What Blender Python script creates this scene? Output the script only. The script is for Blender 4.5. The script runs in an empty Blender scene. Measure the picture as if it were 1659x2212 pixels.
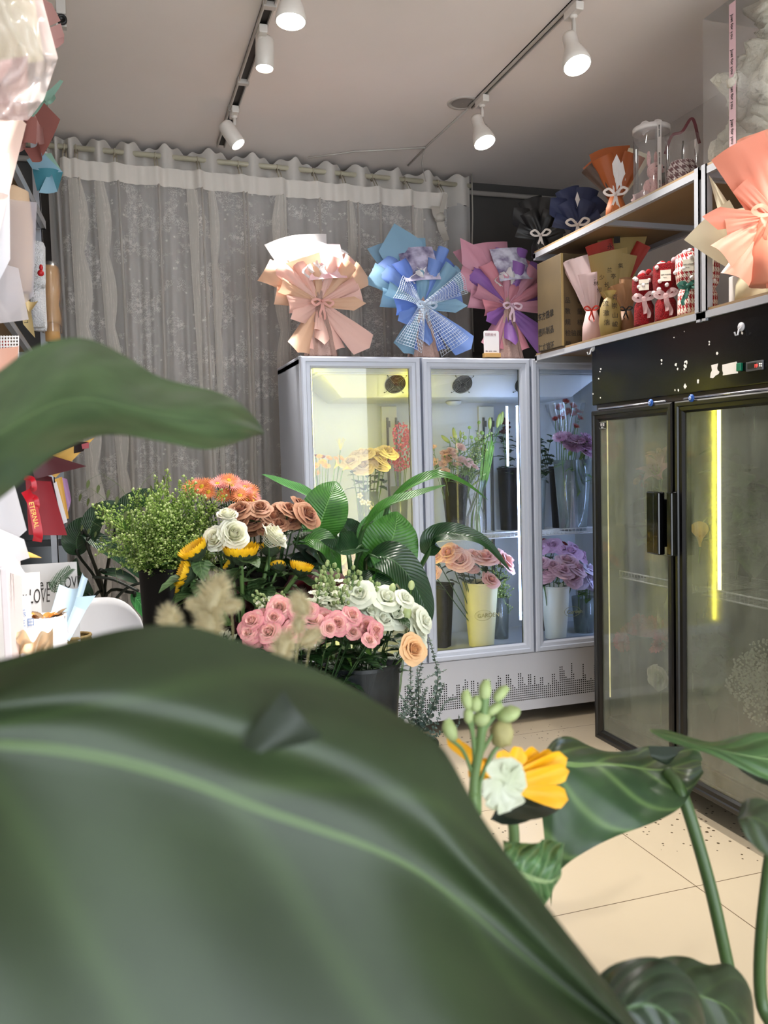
import bpy, bmesh, math, random
from mathutils import Vector, Matrix, Quaternion, noise
V = Vector
PI = math.pi
rad = math.radians
sc = bpy.context.scene
COL = sc.collection
rnd = random.Random(7)

# ------------------------------------------------------------------ camera model (world: X right, Y into the shop, Z up)
W_, H_, F_ = 1659.0, 2212.0, 1830.0
def _d(x, y):
    return V(((x - W_/2)/F_, -(y - H_/2)/F_, -1.0)).normalized()
_y = _d(240, 1010)
_x = _d(6500, 841); _x = (_x - _y*_x.dot(_y)).normalized()
_z = _x.cross(_y)
RC = Matrix((_x, _y, _z))            # camera -> world
EYE = V((0, 0, 1.43))
def ray(px, py): return RC @ V(((px - W_/2)/F_, -(py - H_/2)/F_, -1.0))
def at(px, py, Y): r = ray(px, py); return EYE + r*(Y/r.y)          # point on the plane y = Y
def atX(px, py, X): r = ray(px, py); return EYE + r*(X/r.x)
def atZ(px, py, Z): r = ray(px, py); return EYE + r*((Z - EYE.z)/r.z)
def mpp(p): return -(RC.transposed() @ (V(p) - EYE)).z / F_         # metres per photo pixel at p
CAMF = -(RC @ V((0, 0, 1)))                                         # viewing direction
# ------------------------------------------------------------------ materials
MATS = {}
def nmat(name):
    m = bpy.data.materials.new(name); m.use_nodes = True
    nt = m.node_tree; nt.nodes.clear()
    return m, nt, nt.nodes, nt.links
def srgb(h):
    if isinstance(h, str):
        h = h.lstrip('#'); c = [int(h[i:i+2], 16)/255 for i in (0, 2, 4)]
        return tuple(x/12.92 if x <= .04045 else ((x + .055)/1.055)**2.4 for x in c) + (1,)
    return tuple(h) + (1,) if len(h) == 3 else tuple(h)
def mat(name, col, rough=.5, metal=0, spec=.5, col2=None, nscale=8, bump=0, bscale=60, trans=0, emit=0, alpha=1, back=None, coat=0, sheen=0, coord='Object', stretch=None):
    key = name
    if key in MATS: return MATS[key]
    m, nt, N, L = nmat(name)
    o = N.new('ShaderNodeOutputMaterial'); p = N.new('ShaderNodeBsdfPrincipled')
    c = srgb(col); p.inputs['Base Color'].default_value = c
    p.inputs['Roughness'].default_value = rough; p.inputs['Metallic'].default_value = metal
    p.inputs['Specular IOR Level'].default_value = spec
    if coat: p.inputs['Coat Weight'].default_value = coat
    if sheen: p.inputs['Sheen Weight'].default_value = sheen
    tc = None
    if col2 or bump:
        tc = N.new('ShaderNodeTexCoord'); mp = N.new('ShaderNodeMapping'); L.new(tc.outputs[coord], mp.inputs[0])
        if stretch: mp.inputs['Scale'].default_value = stretch
    csock = None
    if col2:
        n = N.new('ShaderNodeTexNoise'); n.inputs['Scale'].default_value = nscale; n.inputs['Detail'].default_value = 4
        L.new(mp.outputs[0], n.inputs['Vector'])
        r = N.new('ShaderNodeValToRGB'); r.color_ramp.elements[0].position = .35; r.color_ramp.elements[1].position = .65
        r.color_ramp.elements[0].color = c; r.color_ramp.elements[1].color = srgb(col2)
        L.new(n.outputs[0], r.inputs[0]); csock = r.outputs[0]; L.new(csock, p.inputs['Base Color'])
    if back:
        g = N.new('ShaderNodeNewGeometry'); mx = N.new('ShaderNodeMix'); mx.data_type = 'RGBA'
        L.new(g.outputs['Backfacing'], mx.inputs[0]); mx.inputs[6].default_value = c; mx.inputs[7].default_value = srgb(back)
        if csock: L.new(csock, mx.inputs[6])
        csock = mx.outputs[2]; L.new(csock, p.inputs['Base Color'])
    if bump:
        n2 = N.new('ShaderNodeTexNoise'); n2.inputs['Scale'].default_value = bscale; L.new(mp.outputs[0], n2.inputs['Vector'])
        b = N.new('ShaderNodeBump'); b.inputs['Strength'].default_value = bump; b.inputs['Distance'].default_value = .01
        L.new(n2.outputs[0], b.inputs['Height']); L.new(b.outputs[0], p.inputs['Normal'])
    out = p.outputs[0]
    if emit:
        p.inputs['Emission Color'].default_value = c; p.inputs['Emission Strength'].default_value = emit
    if trans:
        t = N.new('ShaderNodeBsdfTranslucent'); t.inputs[0].default_value = c
        if csock: L.new(csock, t.inputs[0])
        mx = N.new('ShaderNodeMixShader'); mx.inputs[0].default_value = trans
        L.new(out, mx.inputs[1]); L.new(t.outputs[0], mx.inputs[2]); out = mx.outputs[0]
    if alpha < 1:
        t = N.new('ShaderNodeBsdfTransparent'); mx = N.new('ShaderNodeMixShader'); mx.inputs[0].default_value = alpha
        L.new(t.outputs[0], mx.inputs[1]); L.new(out, mx.inputs[2]); out = mx.outputs[0]
    L.new(out, o.inputs[0]); MATS[key] = m
    return m
def glassmat(name, tint='#ffffff', refl=.08, film=0.0, rough=.02, filmcol='#ffffff'):
    """thin clear sheet: see-through, with a mirror reflection growing at grazing angles and a faint film"""
    if name in MATS: return MATS[name]
    m, nt, N, L = nmat(name)
    o = N.new('ShaderNodeOutputMaterial'); t = N.new('ShaderNodeBsdfTransparent'); t.inputs[0].default_value = srgb(tint)
    g = N.new('ShaderNodeBsdfGlossy'); g.inputs['Roughness'].default_value = rough
    lw = N.new('ShaderNodeLayerWeight'); lw.inputs[0].default_value = .25
    mt = N.new('ShaderNodeMath'); mt.operation = 'MULTIPLY_ADD'; mt.inputs[1].default_value = .8; mt.inputs[2].default_value = refl
    L.new(lw.outputs['Fresnel'], mt.inputs[0])
    cl = N.new('ShaderNodeMath'); cl.operation = 'MINIMUM'; cl.inputs[1].default_value = .9; L.new(mt.outputs[0], cl.inputs[0])
    mx = N.new('ShaderNodeMixShader'); L.new(cl.outputs[0], mx.inputs[0]); L.new(t.outputs[0], mx.inputs[1]); L.new(g.outputs[0], mx.inputs[2])
    out = mx.outputs[0]
    if film:
        d = N.new('ShaderNodeBsdfDiffuse'); d.inputs[0].default_value = srgb(filmcol)
        m2 = N.new('ShaderNodeMixShader'); m2.inputs[0].default_value = film; L.new(out, m2.inputs[1]); L.new(d.outputs[0], m2.inputs[2]); out = m2.outputs[0]
    L.new(out, o.inputs[0]); MATS[name] = m
    return m
def emat(name, col, s):
    if name in MATS: return MATS[name]
    m, nt, N, L = nmat(name)
    o = N.new('ShaderNodeOutputMaterial'); e = N.new('ShaderNodeEmission'); e.inputs[0].default_value = srgb(col); e.inputs[1].default_value = s
    L.new(e.outputs[0], o.inputs[0]); MATS[name] = m
    return m
def leafmat(name, c1, c2, vein, rough=.35, veinscale=26, trans=.12, veinw=.035, slant=.9, sidev=.35, back=None):
    """leaf blade by UV: u along, v across; pale midrib, slanting side veins, slow colour change"""
    if name in MATS: return MATS[name]
    m, nt, N, L = nmat(name)
    o = N.new('ShaderNodeOutputMaterial'); p = N.new('ShaderNodeBsdfPrincipled'); p.inputs['Roughness'].default_value = rough
    p.inputs['Specular IOR Level'].default_value = .45
    uv = N.new('ShaderNodeUVMap'); sp = N.new('ShaderNodeSeparateXYZ'); L.new(uv.outputs[0], sp.inputs[0])
    def M(op, a, b=None, c=None):
        n = N.new('ShaderNodeMath'); n.operation = op
        for i, x in enumerate((a, b, c)):
            if x is None: continue
            if isinstance(x, (int, float)): n.inputs[i].default_value = x
            else: L.new(x, n.inputs[i])
        return n.outputs[0]
    av = M('ABSOLUTE', M('SUBTRACT', sp.outputs[1], .5))
    ph = M('SUBTRACT', sp.outputs[0], M('MULTIPLY', av, slant))
    s = M('SINE', M('MULTIPLY', ph, veinscale*2*PI))
    side = M('MULTIPLY', M('POWER', M('MULTIPLY_ADD', s, .5, .5), 14 if veinscale < 20 else 4), sidev)
    mid = M('LESS_THAN', av, M('MULTIPLY_ADD', sp.outputs[0], -veinw*.6, veinw*.75))
    fac = M('MAXIMUM', mid, side)
    nz = N.new('ShaderNodeTexNoise'); nz.inputs['Scale'].default_value = 5; nz.inputs['Detail'].default_value = 3; L.new(uv.outputs[0], nz.inputs['Vector'])
    r = N.new('ShaderNodeValToRGB'); r.color_ramp.elements[0].color = srgb(c1); r.color_ramp.elements[1].color = srgb(c2)
    r.color_ramp.elements[0].position = .35; r.color_ramp.elements[1].position = .65; L.new(nz.outputs[0], r.inputs[0])
    mx = N.new('ShaderNodeMix'); mx.data_type = 'RGBA'; L.new(fac, mx.inputs[0]); L.new(r.outputs[0], mx.inputs[6]); mx.inputs[7].default_value = srgb(vein)
    cs = mx.outputs[2]
    if back:
        g = N.new('ShaderNodeNewGeometry'); m3 = N.new('ShaderNodeMix'); m3.data_type = 'RGBA'
        L.new(g.outputs['Backfacing'], m3.inputs[0]); L.new(cs, m3.inputs[6]); m3.inputs[7].default_value = srgb(back); cs = m3.outputs[2]
    L.new(cs, p.inputs['Base Color'])
    b = N.new('ShaderNodeBump'); b.inputs['Strength'].default_value = .25; b.inputs['Distance'].default_value = .004; L.new(s, b.inputs['Height']); L.new(b.outputs[0], p.inputs['Normal'])
    t = N.new('ShaderNodeBsdfTranslucent'); L.new(cs, t.inputs[0])
    ms = N.new('ShaderNodeMixShader'); ms.inputs[0].default_value = trans; L.new(p.outputs[0], ms.inputs[1]); L.new(t.outputs[0], ms.inputs[2])
    L.new(ms.outputs[0], o.inputs[0]); MATS[name] = m
    return m
# ------------------------------------------------------------------ mesh builder
def frame(zdir, xhint=(1, 0, 0)):
    z = V(zdir).normalized(); x = V(xhint) - z*V(xhint).dot(z)
    if x.length < 1e-4: x = V((0, 1, 0)) - z*z.y
    x.normalize(); y = z.cross(x)
    return Matrix(((x.x, y.x, z.x), (x.y, y.y, z.y), (x.z, y.z, z.z)))
class MB:
    def __init__(s): s.v = []; s.f = []; s.u = []; s.m = []
    def add(s, vs, fs, us=None, mi=0, M=None):
        k = len(s.v)
        for i, p in enumerate(vs):
            s.v.append(tuple(M @ V(p)) if M is not None else tuple(p)); s.u.append(us[i] if us else (0, 0))
        for f in fs: s.f.append(tuple(k + i for i in f)); s.m.append(mi)
        return s
    def box(s, lo, hi, mi=0, M=None):
        (a, b, c), (d, e, f) = lo, hi
        vs = [(a, b, c), (d, b, c), (d, e, c), (a, e, c), (a, b, f), (d, b, f), (d, e, f), (a, e, f)]
        return s.add(vs, [(0, 3, 2, 1), (4, 5, 6, 7), (0, 1, 5, 4), (1, 2, 6, 5), (2, 3, 7, 6), (3, 0, 4, 7)], None, mi, M)
    def tube(s, path, r, n=6, mi=0, caps=True, flat=1.0):
        path = [V(p) for p in path]; rs = r if isinstance(r, (list, tuple)) else [r]*len(path)
        vs = []; fs = []; up = None
        for i, p in enumerate(path):
            t = (path[min(i+1, len(path)-1)] - path[max(i-1, 0)]).normalized()
            if up is None: up = t.orthogonal()
            up = (up - t*up.dot(t)); up = up.normalized() if up.length > 1e-6 else t.orthogonal().normalized()
            b = t.cross(up)
            for k in range(n):
                a = 2*PI*k/n; vs.append(p + (up*math.cos(a) + b*math.sin(a)*flat)*rs[i])
        for i in range(len(path)-1):
            for k in range(n):
                a = i*n + k; b2 = i*n + (k+1) % n; fs.append((a, b2, b2+n, a+n))
        if caps: fs.append(tuple(range(n-1, -1, -1))); fs.append(tuple((len(path)-1)*n + k for k in range(n)))
        us = [(i/(len(path)-1), k/n) for i in range(len(path)) for k in range(n)]
        return s.add(vs, fs, us, mi)
    def lathe(s, prof, n=20, M=None, mi=0, sq=0, a0=0, a1=2*PI, rip=0, ripn=8):
        full = abs(a1 - a0 - 2*PI) < 1e-6; cols = n if full else n+1
        vs = []; us = []
        for j, (r, z) in enumerate(prof):
            for k in range(cols):
                a = a0 + (a1 - a0)*k/n; c, si = math.cos(a), math.sin(a); q = r
                if sq: q = r/max(abs(c)**(1/ (1-sq) if sq < 1 else 9), 1e-9) if False else r*(1/((abs(c)**sq + abs(si)**sq)**(1/sq)))
                if rip: q *= 1 + rip*math.sin(ripn*a)
                vs.append((q*c, q*si, z)); us.append((k/n, j/(len(prof)-1)))
        fs = []
        for j in range(len(prof)-1):
            for k in range(n if full else n):
                a = j*cols + k; b = j*cols + (k+1) % cols; fs.append((a, b, b+cols, a+cols))
        return s.add(vs, fs, us, mi, M)
    def grid(s, fn, nu, nv, mi=0, M=None):
        vs = []; us = []
        for i in range(nu+1):
            for j in range(nv+1):
                vs.append(fn(i/nu, j/nv)); us.append((i/nu, j/nv))
        fs = [(i*(nv+1)+j, (i+1)*(nv+1)+j, (i+1)*(nv+1)+j+1, i*(nv+1)+j+1) for i in range(nu) for j in range(nv)]
        return s.add(vs, fs, us, mi, M)
    def ball(s, c, r, n=8, mi=0, M=None, jit=0):
        r = r if isinstance(r, (list, tuple)) else (r, r, r); c = V(c); m = max(4, n//2 + 1)
        def fn(u, v):
            t = PI*u; p = 2*PI*v; d = V((math.sin(t)*math.cos(p), math.sin(t)*math.sin(p), math.cos(t)))
            k = 1 + (jit*noise.noise(d*2.2 + c*9) if jit else 0)
            return V((c.x + r[0]*d.x*k, c.y + r[1]*d.y*k, c.z + r[2]*d.z*k))
        return s.grid(fn, m, n, mi, M)
    def poly(s, pts, th, M=None, mi=0):
        n = len(pts); vs = [(x, y, 0) for x, y in pts] + [(x, y, th) for x, y in pts]
        fs = [tuple(range(n-1, -1, -1)), tuple(range(n, 2*n))] + [(i, (i+1) % n, (i+1) % n + n, i+n) for i in range(n)]
        return s.add(vs, fs, None, mi, M)
    def mesh(s, name, mats, smooth=True):
        me = bpy.data.meshes.new(name); me.from_pydata(s.v, [], s.f); me.update()
        uvl = me.uv_layers.new(name='UVMap'); vi = [0]*len(me.loops); me.loops.foreach_get('vertex_index', vi)
        flat = []
        for i in vi: flat.extend(s.u[i])
        uvl.data.foreach_set('uv', flat)
        for m in (mats if isinstance(mats, (list, tuple)) else [mats]): me.materials.append(m)
        if any(s.m): me.polygons.foreach_set('material_index', s.m)
        if smooth: me.polygons.foreach_set('use_smooth', [True]*len(me.polygons))
        return me
    def build(s, name, mats, parent=None, smooth=True, bevel=0, loc=None, autos=False):
        o = bpy.data.objects.new(name, s.mesh(name, mats, smooth)); COL.objects.link(o)
        if parent: o.parent = parent
        if loc is not None: o.location = loc
        if bevel:
            b = o.modifiers.new('bevel', 'BEVEL'); b.width = bevel; b.segments = 2; b.limit_method = 'ANGLE'
        if autos or (smooth and bevel):
            e = o.modifiers.new('split', 'EDGE_SPLIT'); e.split_angle = rad(40)
        return o
def tag(o, label=None, cat=None, group=None, kind=None):
    if label: o['label'] = label
    if cat: o['category'] = cat
    if group: o['group'] = group
    if kind: o['kind'] = kind
    return o
def thing(name, label, cat, loc=(0, 0, 0), rz=0, group=None):
    o = bpy.data.objects.new(name, None); COL.objects.link(o); o.location = loc; o.rotation_euler = (0, 0, rz)
    o.empty_display_size = .05
    return tag(o, label, cat, group)
def struct(o): o['kind'] = 'structure'; return o
def put(mesh, name, parent, loc=(0, 0, 0), q=None, scale=None):
    o = bpy.data.objects.new(name, mesh); COL.objects.link(o); o.parent = parent; o.location = loc
    if q is not None: o.rotation_mode = 'QUATERNION'; o.rotation_quaternion = q
    if scale is not None: o.scale = scale if isinstance(scale, (tuple, list, Vector)) else (scale,)*3
    return o
def copy_thing(root, loc, rz=None, label=None, scale=None):
    r = root.copy(); COL.objects.link(r); r.location = loc
    if rz is not None: r.rotation_euler = (0, 0, rz)
    if scale: r.scale = (scale,)*3
    if label: r['label'] = label
    for ch in root.children:
        c = ch.copy(); COL.objects.link(c); c.parent = r
        for g in ch.children:
            d = g.copy(); COL.objects.link(d); d.parent = c
    return r
def text(body, size, pos, right, up, m, name='lettering', parent=None, depth=.0006, align='LEFT', shear=0, sx=1):
    """real lettering as a thin mesh; pos/right/up in the parent's space"""
    cu = bpy.data.curves.new(name, 'FONT'); cu.body = body; cu.size = size; cu.extrude = depth; cu.align_x = align; cu.shear = shear
    cu.resolution_u = 3
    tmp = bpy.data.objects.new(name, cu); COL.objects.link(tmp)
    dg = bpy.context.evaluated_depsgraph_get(); me = bpy.data.meshes.new_from_object(tmp.evaluated_get(dg))
    COL.objects.unlink(tmp); bpy.data.objects.remove(tmp)
    r = V(right).normalized(); u = V(up); u = (u - r*u.dot(r)).normalized(); n = r.cross(u)
    Mx = Matrix(((r.x*sx, u.x, n.x, pos[0]), (r.y*sx, u.y, n.y, pos[1]), (r.z*sx, u.z, n.z, pos[2]), (0, 0, 0, 1)))
    me.transform(Mx); me.materials.clear(); me.materials.append(m)
    o = bpy.data.objects.new(name, me); COL.objects.link(o)
    if parent: o.parent = parent
    return o
def bez(ps, n):
    """Catmull-Rom through points"""
    ps = [V(p) for p in ps]; q = [ps[0]*2 - ps[1]] + ps + [ps[-1]*2 - ps[-2]]; out = []
    for i in range(len(ps)-1):
        a, b, c, d = q[i:i+4]
        for k in range(n):
            t = k/n; out.append(.5*((2*b) + (c-a)*t + (2*a-5*b+4*c-d)*t*t + (3*b-a-3*c+d)*t**3))
    out.append(ps[-1]); return out
ORD = ['first', 'second', 'third', 'fourth', 'fifth', 'sixth', 'seventh', 'eighth', 'ninth', 'tenth', 'eleventh', 'twelfth', 'thirteenth', 'fourteenth', 'fifteenth', 'sixteenth']
def nth(i, n):
    if i == 0: return 'leftmost'
    if i == n-1: return 'rightmost'
    if i >= n - i: return ORD[n-1-i] + ' from the right'
    return ORD[i] + ' from the left'
def WP(o, root=None):
    """parent o to root while its mesh stays in world coordinates"""
    root = root or o.parent
    o.parent = root
    o.matrix_parent_inverse = (Matrix.Translation(root.location) @ Matrix.Rotation(root.rotation_euler.z, 4, 'Z')).inverted()
    return o
# ================================================================== room shell
XL, XR, YF, YB, ZC = -0.85, 2.95, -1.7, 5.12, 3.2
def wallbox(name, lo, hi, m):
    return struct(MB().box(lo, hi).build(name, m, smooth=False))
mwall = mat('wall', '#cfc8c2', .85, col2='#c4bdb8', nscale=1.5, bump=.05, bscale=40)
mwallb = mat('wallb', '#4d4b49', .9, col2='#454341', nscale=2)  # shadow of the rear alcove is put into this darker wall colour
mceil = mat('ceiling', '#ebe2dc', .9, col2='#e5dcd5', nscale=1.2)
# floor tiles: 0.8 m polished cream porcelain with thin dark joints and specks of soil
m, nt, N, L = nmat('floor_tile')
o = N.new('ShaderNodeOutputMaterial'); p = N.new('ShaderNodeBsdfPrincipled'); tc = N.new('ShaderNodeTexCoord'); sp = N.new('ShaderNodeSeparateXYZ')
L.new(tc.outputs['Object'], sp.inputs[0])
def Mn(op, a, b=None):
    n = N.new('ShaderNodeMath'); n.operation = op
    for i, x in enumerate((a, b)):
        if x is None: continue
        if isinstance(x, (int, float)): n.inputs[i].default_value = x
        else: L.new(x, n.inputs[i])
    return n.outputs[0]
def joint(s, off):
    fr = Mn('FRACT', Mn('DIVIDE', Mn('SUBTRACT', s, off - 8), .8)); d = Mn('ABSOLUTE', Mn('SUBTRACT', fr, .5)); return Mn('GREATER_THAN', d, .4978)
jt = Mn('MAXIMUM', joint(sp.outputs[0], 1.775), joint(sp.outputs[1], 2.28))
nz = N.new('ShaderNodeTexNoise'); nz.inputs['Scale'].default_value = 2.5; nz.inputs['Detail'].default_value = 5; L.new(tc.outputs['Object'], nz.inputs[0])
cr = N.new('ShaderNodeValToRGB'); cr.color_ramp.elements[0].color = srgb('#b0a28b'); cr.color_ramp.elements[1].color = srgb('#baac94'); L.new(nz.outputs[0], cr.inputs[0])
vo = N.new('ShaderNodeTexVoronoi'); vo.inputs['Scale'].default_value = 34; vo.inputs['Randomness'].default_value = 1; L.new(tc.outputs['Object'], vo.inputs[0])
n2 = N.new('ShaderNodeTexNoise'); n2.inputs['Scale'].default_value = 1.6; L.new(tc.outputs['Object'], n2.inputs[0])
spk = Mn('LESS_THAN', vo.outputs['Distance'], Mn('MULTIPLY', Mn('MAXIMUM', Mn('SUBTRACT', n2.outputs[0], .42), 0), .9))
mx = N.new('ShaderNodeMix'); mx.data_type = 'RGBA'; L.new(jt, mx.inputs[0]); L.new(cr.outputs[0], mx.inputs[6]); mx.inputs[7].default_value = srgb('#5b4a37')
m2 = N.new('ShaderNodeMix'); m2.data_type = 'RGBA'; L.new(spk, m2.inputs[0]); L.new(mx.outputs[2], m2.inputs[6]); m2.inputs[7].default_value = srgb('#4a3d2c')
L.new(m2.outputs[2], p.inputs['Base Color']); p.inputs['Roughness'].default_value = .3; p.inputs['Specular IOR Level'].default_value = .35
L.new(p.outputs[0], o.inputs[0]); mfloor = m
wallbox('floor', (XL, YF, -.1), (XR, YB, 0), mfloor)
wallbox('ceiling', (XL, YF, ZC), (XR, YB, ZC + .1), mceil)
wallbox('wall_left', (XL - .1, YF, 0), (XL, YB, ZC), mwall)
wallbox('wall_right', (XR, YF, 0), (XR + .1, YB, ZC), mwall)
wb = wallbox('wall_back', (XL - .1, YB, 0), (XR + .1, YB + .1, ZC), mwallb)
# shop front behind the camera: unseen, left open behind glass so sky light fills the room
wallbox('wall_front', (XL, YF - .1, 2.75), (XR, YF, ZC), mwall)
gw = struct(MB().box((XL, YF - .06, .05), (XR, YF - .05, 2.75)).build('window_1', glassmat('frontglass', refl=.03), smooth=False))
# dark stretch of window and hedge seen past the curtain's left end: black framed pane low on the back wall
mblk = mat('blackmetal', '#0c0d0e', .4)
w2 = struct(MB().box((-.84, YB - .03, .15), (.35, YB - .012, 1.95)).build('window_2', mat('nightglass', '#0b1113', .12), smooth=False))
fr = MB()
for x in (-.84, -.25, .33): fr.box((x, YB - .05, .12), (x + .035, YB - .005, 1.98))
for z in (.12, 1.0, 1.95): fr.box((-.84, YB - .05, z), (.365, YB - .005, z + .035))
struct(fr.build('window_frame', mblk, w2, smooth=False))
struct(MB().tube([(XL, YB - .03, 3.125), (XR, YB - .03, 3.125)], .016, 8).build('trim_1', mat('pipewhite', '#b9b4ae', .5)))
struct(MB().box((XR - .012, YF, 0), (XR, YB, .09)).build('baseboard_right', mat('skirt', '#8a6a4a', .5), smooth=False))
struct(MB().box((XL, YF, 0), (XL + .012, YB, .09)).build('baseboard_left', mat('skirt', '#8a6a4a', .5), smooth=False))

# ================================================================== curtains
mrod = mat('rod', '#b9b39c', .35, spec=.5)
YR0, YR1 = 4.86, 4.97         # the rod runs slightly askew
def rodp(px, dz=0, dy=0):
    t = (px - 105)/(1015 - 105); Y = YR0 + (YR1 - YR0)*t
    q = at(px, 300, Y); return V((q.x, Y + dy, 3.125 + dz))
rod = tag(MB().tube([rodp(60), rodp(1015)], .0145, 12).build('curtain_rod', mrod), 'long cream curtain rod running under the ceiling through the eyelet curtain', 'curtain rod')
def sheer(name, col, a, flor=0.0, seed=0):
    if name in MATS: return MATS[name]
    m, nt, N, L = nmat(name)
    o = N.new('ShaderNodeOutputMaterial'); d = N.new('ShaderNodeBsdfDiffuse'); d.inputs[0].default_value = srgb(col)
    t = N.new('ShaderNodeBsdfTranslucent'); t.inputs[0].default_value = srgb(col)
    md = N.new('ShaderNodeMixShader'); md.inputs[0].default_value = .3; L.new(d.outputs[0], md.inputs[1]); L.new(t.outputs[0], md.inputs[2])
    tr = N.new('ShaderNodeBsdfTransparent'); mx = N.new('ShaderNodeMixShader'); mx.inputs[0].default_value = a
    if flor:
        uv = N.new('ShaderNodeUVMap'); mp = N.new('ShaderNodeMapping'); L.new(uv.outputs[0], mp.inputs[0]); mp.inputs['Scale'].default_value = (3.0, 2.6, 1); mp.inputs['Location'].default_value = (seed, seed, 0)
        def mth(op, a_, b_=None, c_=None):
            n = N.new('ShaderNodeMath'); n.operation = op
            for i, x in enumerate((a_, b_, c_)):
                if x is None: continue
                if isinstance(x, (int, float)): n.inputs[i].default_value = x
                else: L.new(x, n.inputs[i])
            return n.outputs[0]
        # little five-petal flowers scattered by cells: angle around the cell centre modulates the radius
        v = N.new('ShaderNodeTexVoronoi'); v.voronoi_dimensions = '2D'; v.inputs['Scale'].default_value = 11; L.new(mp.outputs[0], v.inputs['Vector'])
        sb = N.new('ShaderNodeVectorMath'); sb.operation = 'SUBTRACT'
        sc2 = N.new('ShaderNodeVectorMath'); sc2.operation = 'SCALE'; sc2.inputs['Scale'].default_value = 1; L.new(mp.outputs[0], sc2.inputs[0])
        L.new(sc2.outputs[0], sb.inputs[0]); L.new(v.outputs['Position'], sb.inputs[1])
        s3 = N.new('ShaderNodeSeparateXYZ'); L.new(sb.outputs[0], s3.inputs[0])
        ang = mth('ARCTAN2', s3.outputs[1], s3.outputs[0]); pet = mth('MULTIPLY_ADD', mth('ABSOLUTE', mth('SINE', mth('MULTIPLY', ang, 2.5))), .26, .1)
        fl = mth('LESS_THAN', v.outputs['Distance'], pet); wn = N.new('ShaderNodeTexWhiteNoise'); L.new(v.outputs['Position'], wn.inputs['Vector'])
        n1 = N.new('ShaderNodeTexNoise'); n1.inputs['Scale'].default_value = 2.6; n1.inputs['Detail'].default_value = 3; L.new(mp.outputs[0], n1.inputs['Vector'])
        clus = mth('MULTIPLY', mth('MULTIPLY', mth('MAXIMUM', mth('SUBTRACT', n1.outputs[0], .47), 0), 5.5), 1); clus.node.use_clamp = True
        n3 = N.new('ShaderNodeTexNoise'); n3.inputs['Scale'].default_value = 26; n3.inputs['Detail'].default_value = 2; L.new(mp.outputs[0], n3.inputs['Vector'])
        vine = mth('MULTIPLY', mth('LESS_THAN', mth('ABSOLUTE', mth('SUBTRACT', n3.outputs[0], .5)), .028), mth('GREATER_THAN', n1.outputs[0], .52))
        lone = mth('MULTIPLY', mth('GREATER_THAN', wn.outputs[0], .93), mth('LESS_THAN', v.outputs['Distance'], mth('MULTIPLY', pet, .55)))
        patt = mth('MAXIMUM', mth('MAXIMUM', mth('MULTIPLY', mth('MULTIPLY', fl, clus), mth('GREATER_THAN', wn.outputs[0], .42)), mth('MULTIPLY', vine, .7)), lone)
        al = mth('MULTIPLY_ADD', patt, flor, a); L.new(al, mx.inputs[0])
    L.new(tr.outputs[0], mx.inputs[1]); L.new(md.outputs[0], mx.inputs[2]); L.new(mx.outputs[0], o.inputs[0]); MATS[name] = m
    return m
hum = [213, 275, 358, 455, 546, 632, 712, 775, 850, 921, 995]      # photo columns of the eyelet humps, front of the rod
def eyelet_path():
    """plan of the eyelet curtain: front of the rod at each hump, behind it between two"""
    cols = []
    hs = [100, 120, 150] + hum
    for i, h in enumerate(hs):
        cols.append((h - 1, -.055)); nx = hs[i+1] if i+1 < len(hs) else None
        if nx: cols.append(((h + nx)/2, .05))
    cols.append((1012, -.02)); return cols
cp = eyelet_path()
def cpt(px):
    for i in range(len(cp)-1):
        a, b = cp[i], cp[i+1]
        if a[0] <= px <= b[0]:
            t = (px - a[0])/(b[0]-a[0]); t = t*t*(3-2*t); return a[1] + (b[1]-a[1])*t
    return cp[-1][1]
def eyelet(u, v, ztop=3.175, zbot=.06, p0=100, p1=1012):
    px = p0 + (p1 - p0)*u; q = rodp(px); z = ztop + (zbot - ztop)*v; k = 1 - .35*v
    hz = .012*math.sin(px*.2)*(1 if v < .01 else 0)
    dy = cpt(px)*k + .014*math.sin(px*.23 + 2*v) * min(1, v*6)
    return V((q.x + .01*math.sin(6*v + px*.05)*v, q.y + dy + .02, z + hz))
cur = thing('eyelet_curtain', 'sheer grey white eyelet curtain threaded on the rod along the whole back', 'curtain', (1.0, 4.93, .06))
mb = MB().grid(lambda u, v: eyelet(u, v, 3.0, .06), 300, 40)
for i in range(len(mb.u)): mb.u[i] = (mb.u[i][0]*2.2, mb.u[i][1]*3)
WP(mb.build('sheer_cloth', sheer('sheer1', '#dcd8d4', .84)), cur)
WP(MB().grid(lambda u, v: eyelet(u, v*.058, 3.175, .06), 300, 3).build('header_band', mat('header', '#d8d2ca', .8, trans=.15)), cur)
# front lace layer: header tape hung on small rings, pleated under each ring
rings = [138, 163, 246, 333, 424, 512, 596, 673, 733, 801, 871, 943]
def lace(u, v, zt=3.035, zb=.05, p0=128, p1=950):
    px = p0 + (p1-p0)*u; q = rodp(px); z = zt + (zb - zt)*v
    d = min(abs(px - r) for r in rings)
    pin = math.exp(-(d/9.0)**2); w = .028*math.sin(px*.115 + .8*v) + .016*math.sin(px*.31 + v*3)
    dy = -.075 + w*min(1, .15 + v*2) - .03*pin
    return V((q.x + .02*math.sin(px*.03 + v*2.5)*v, q.y + dy, z))
lc = thing('lace_curtain', 'off-white lace curtain with flower pattern hanging in front of the sheer one', 'curtain', (.95, 4.85, .05))
mb = MB().grid(lace, 300, 44)
for i in range(len(mb.u)): mb.u[i] = (mb.u[i][0]*1.9, mb.u[i][1]*3)
WP(mb.build('lace_cloth', sheer('lace', '#e2deda', .42, .38, 3.3)), lc)
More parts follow.
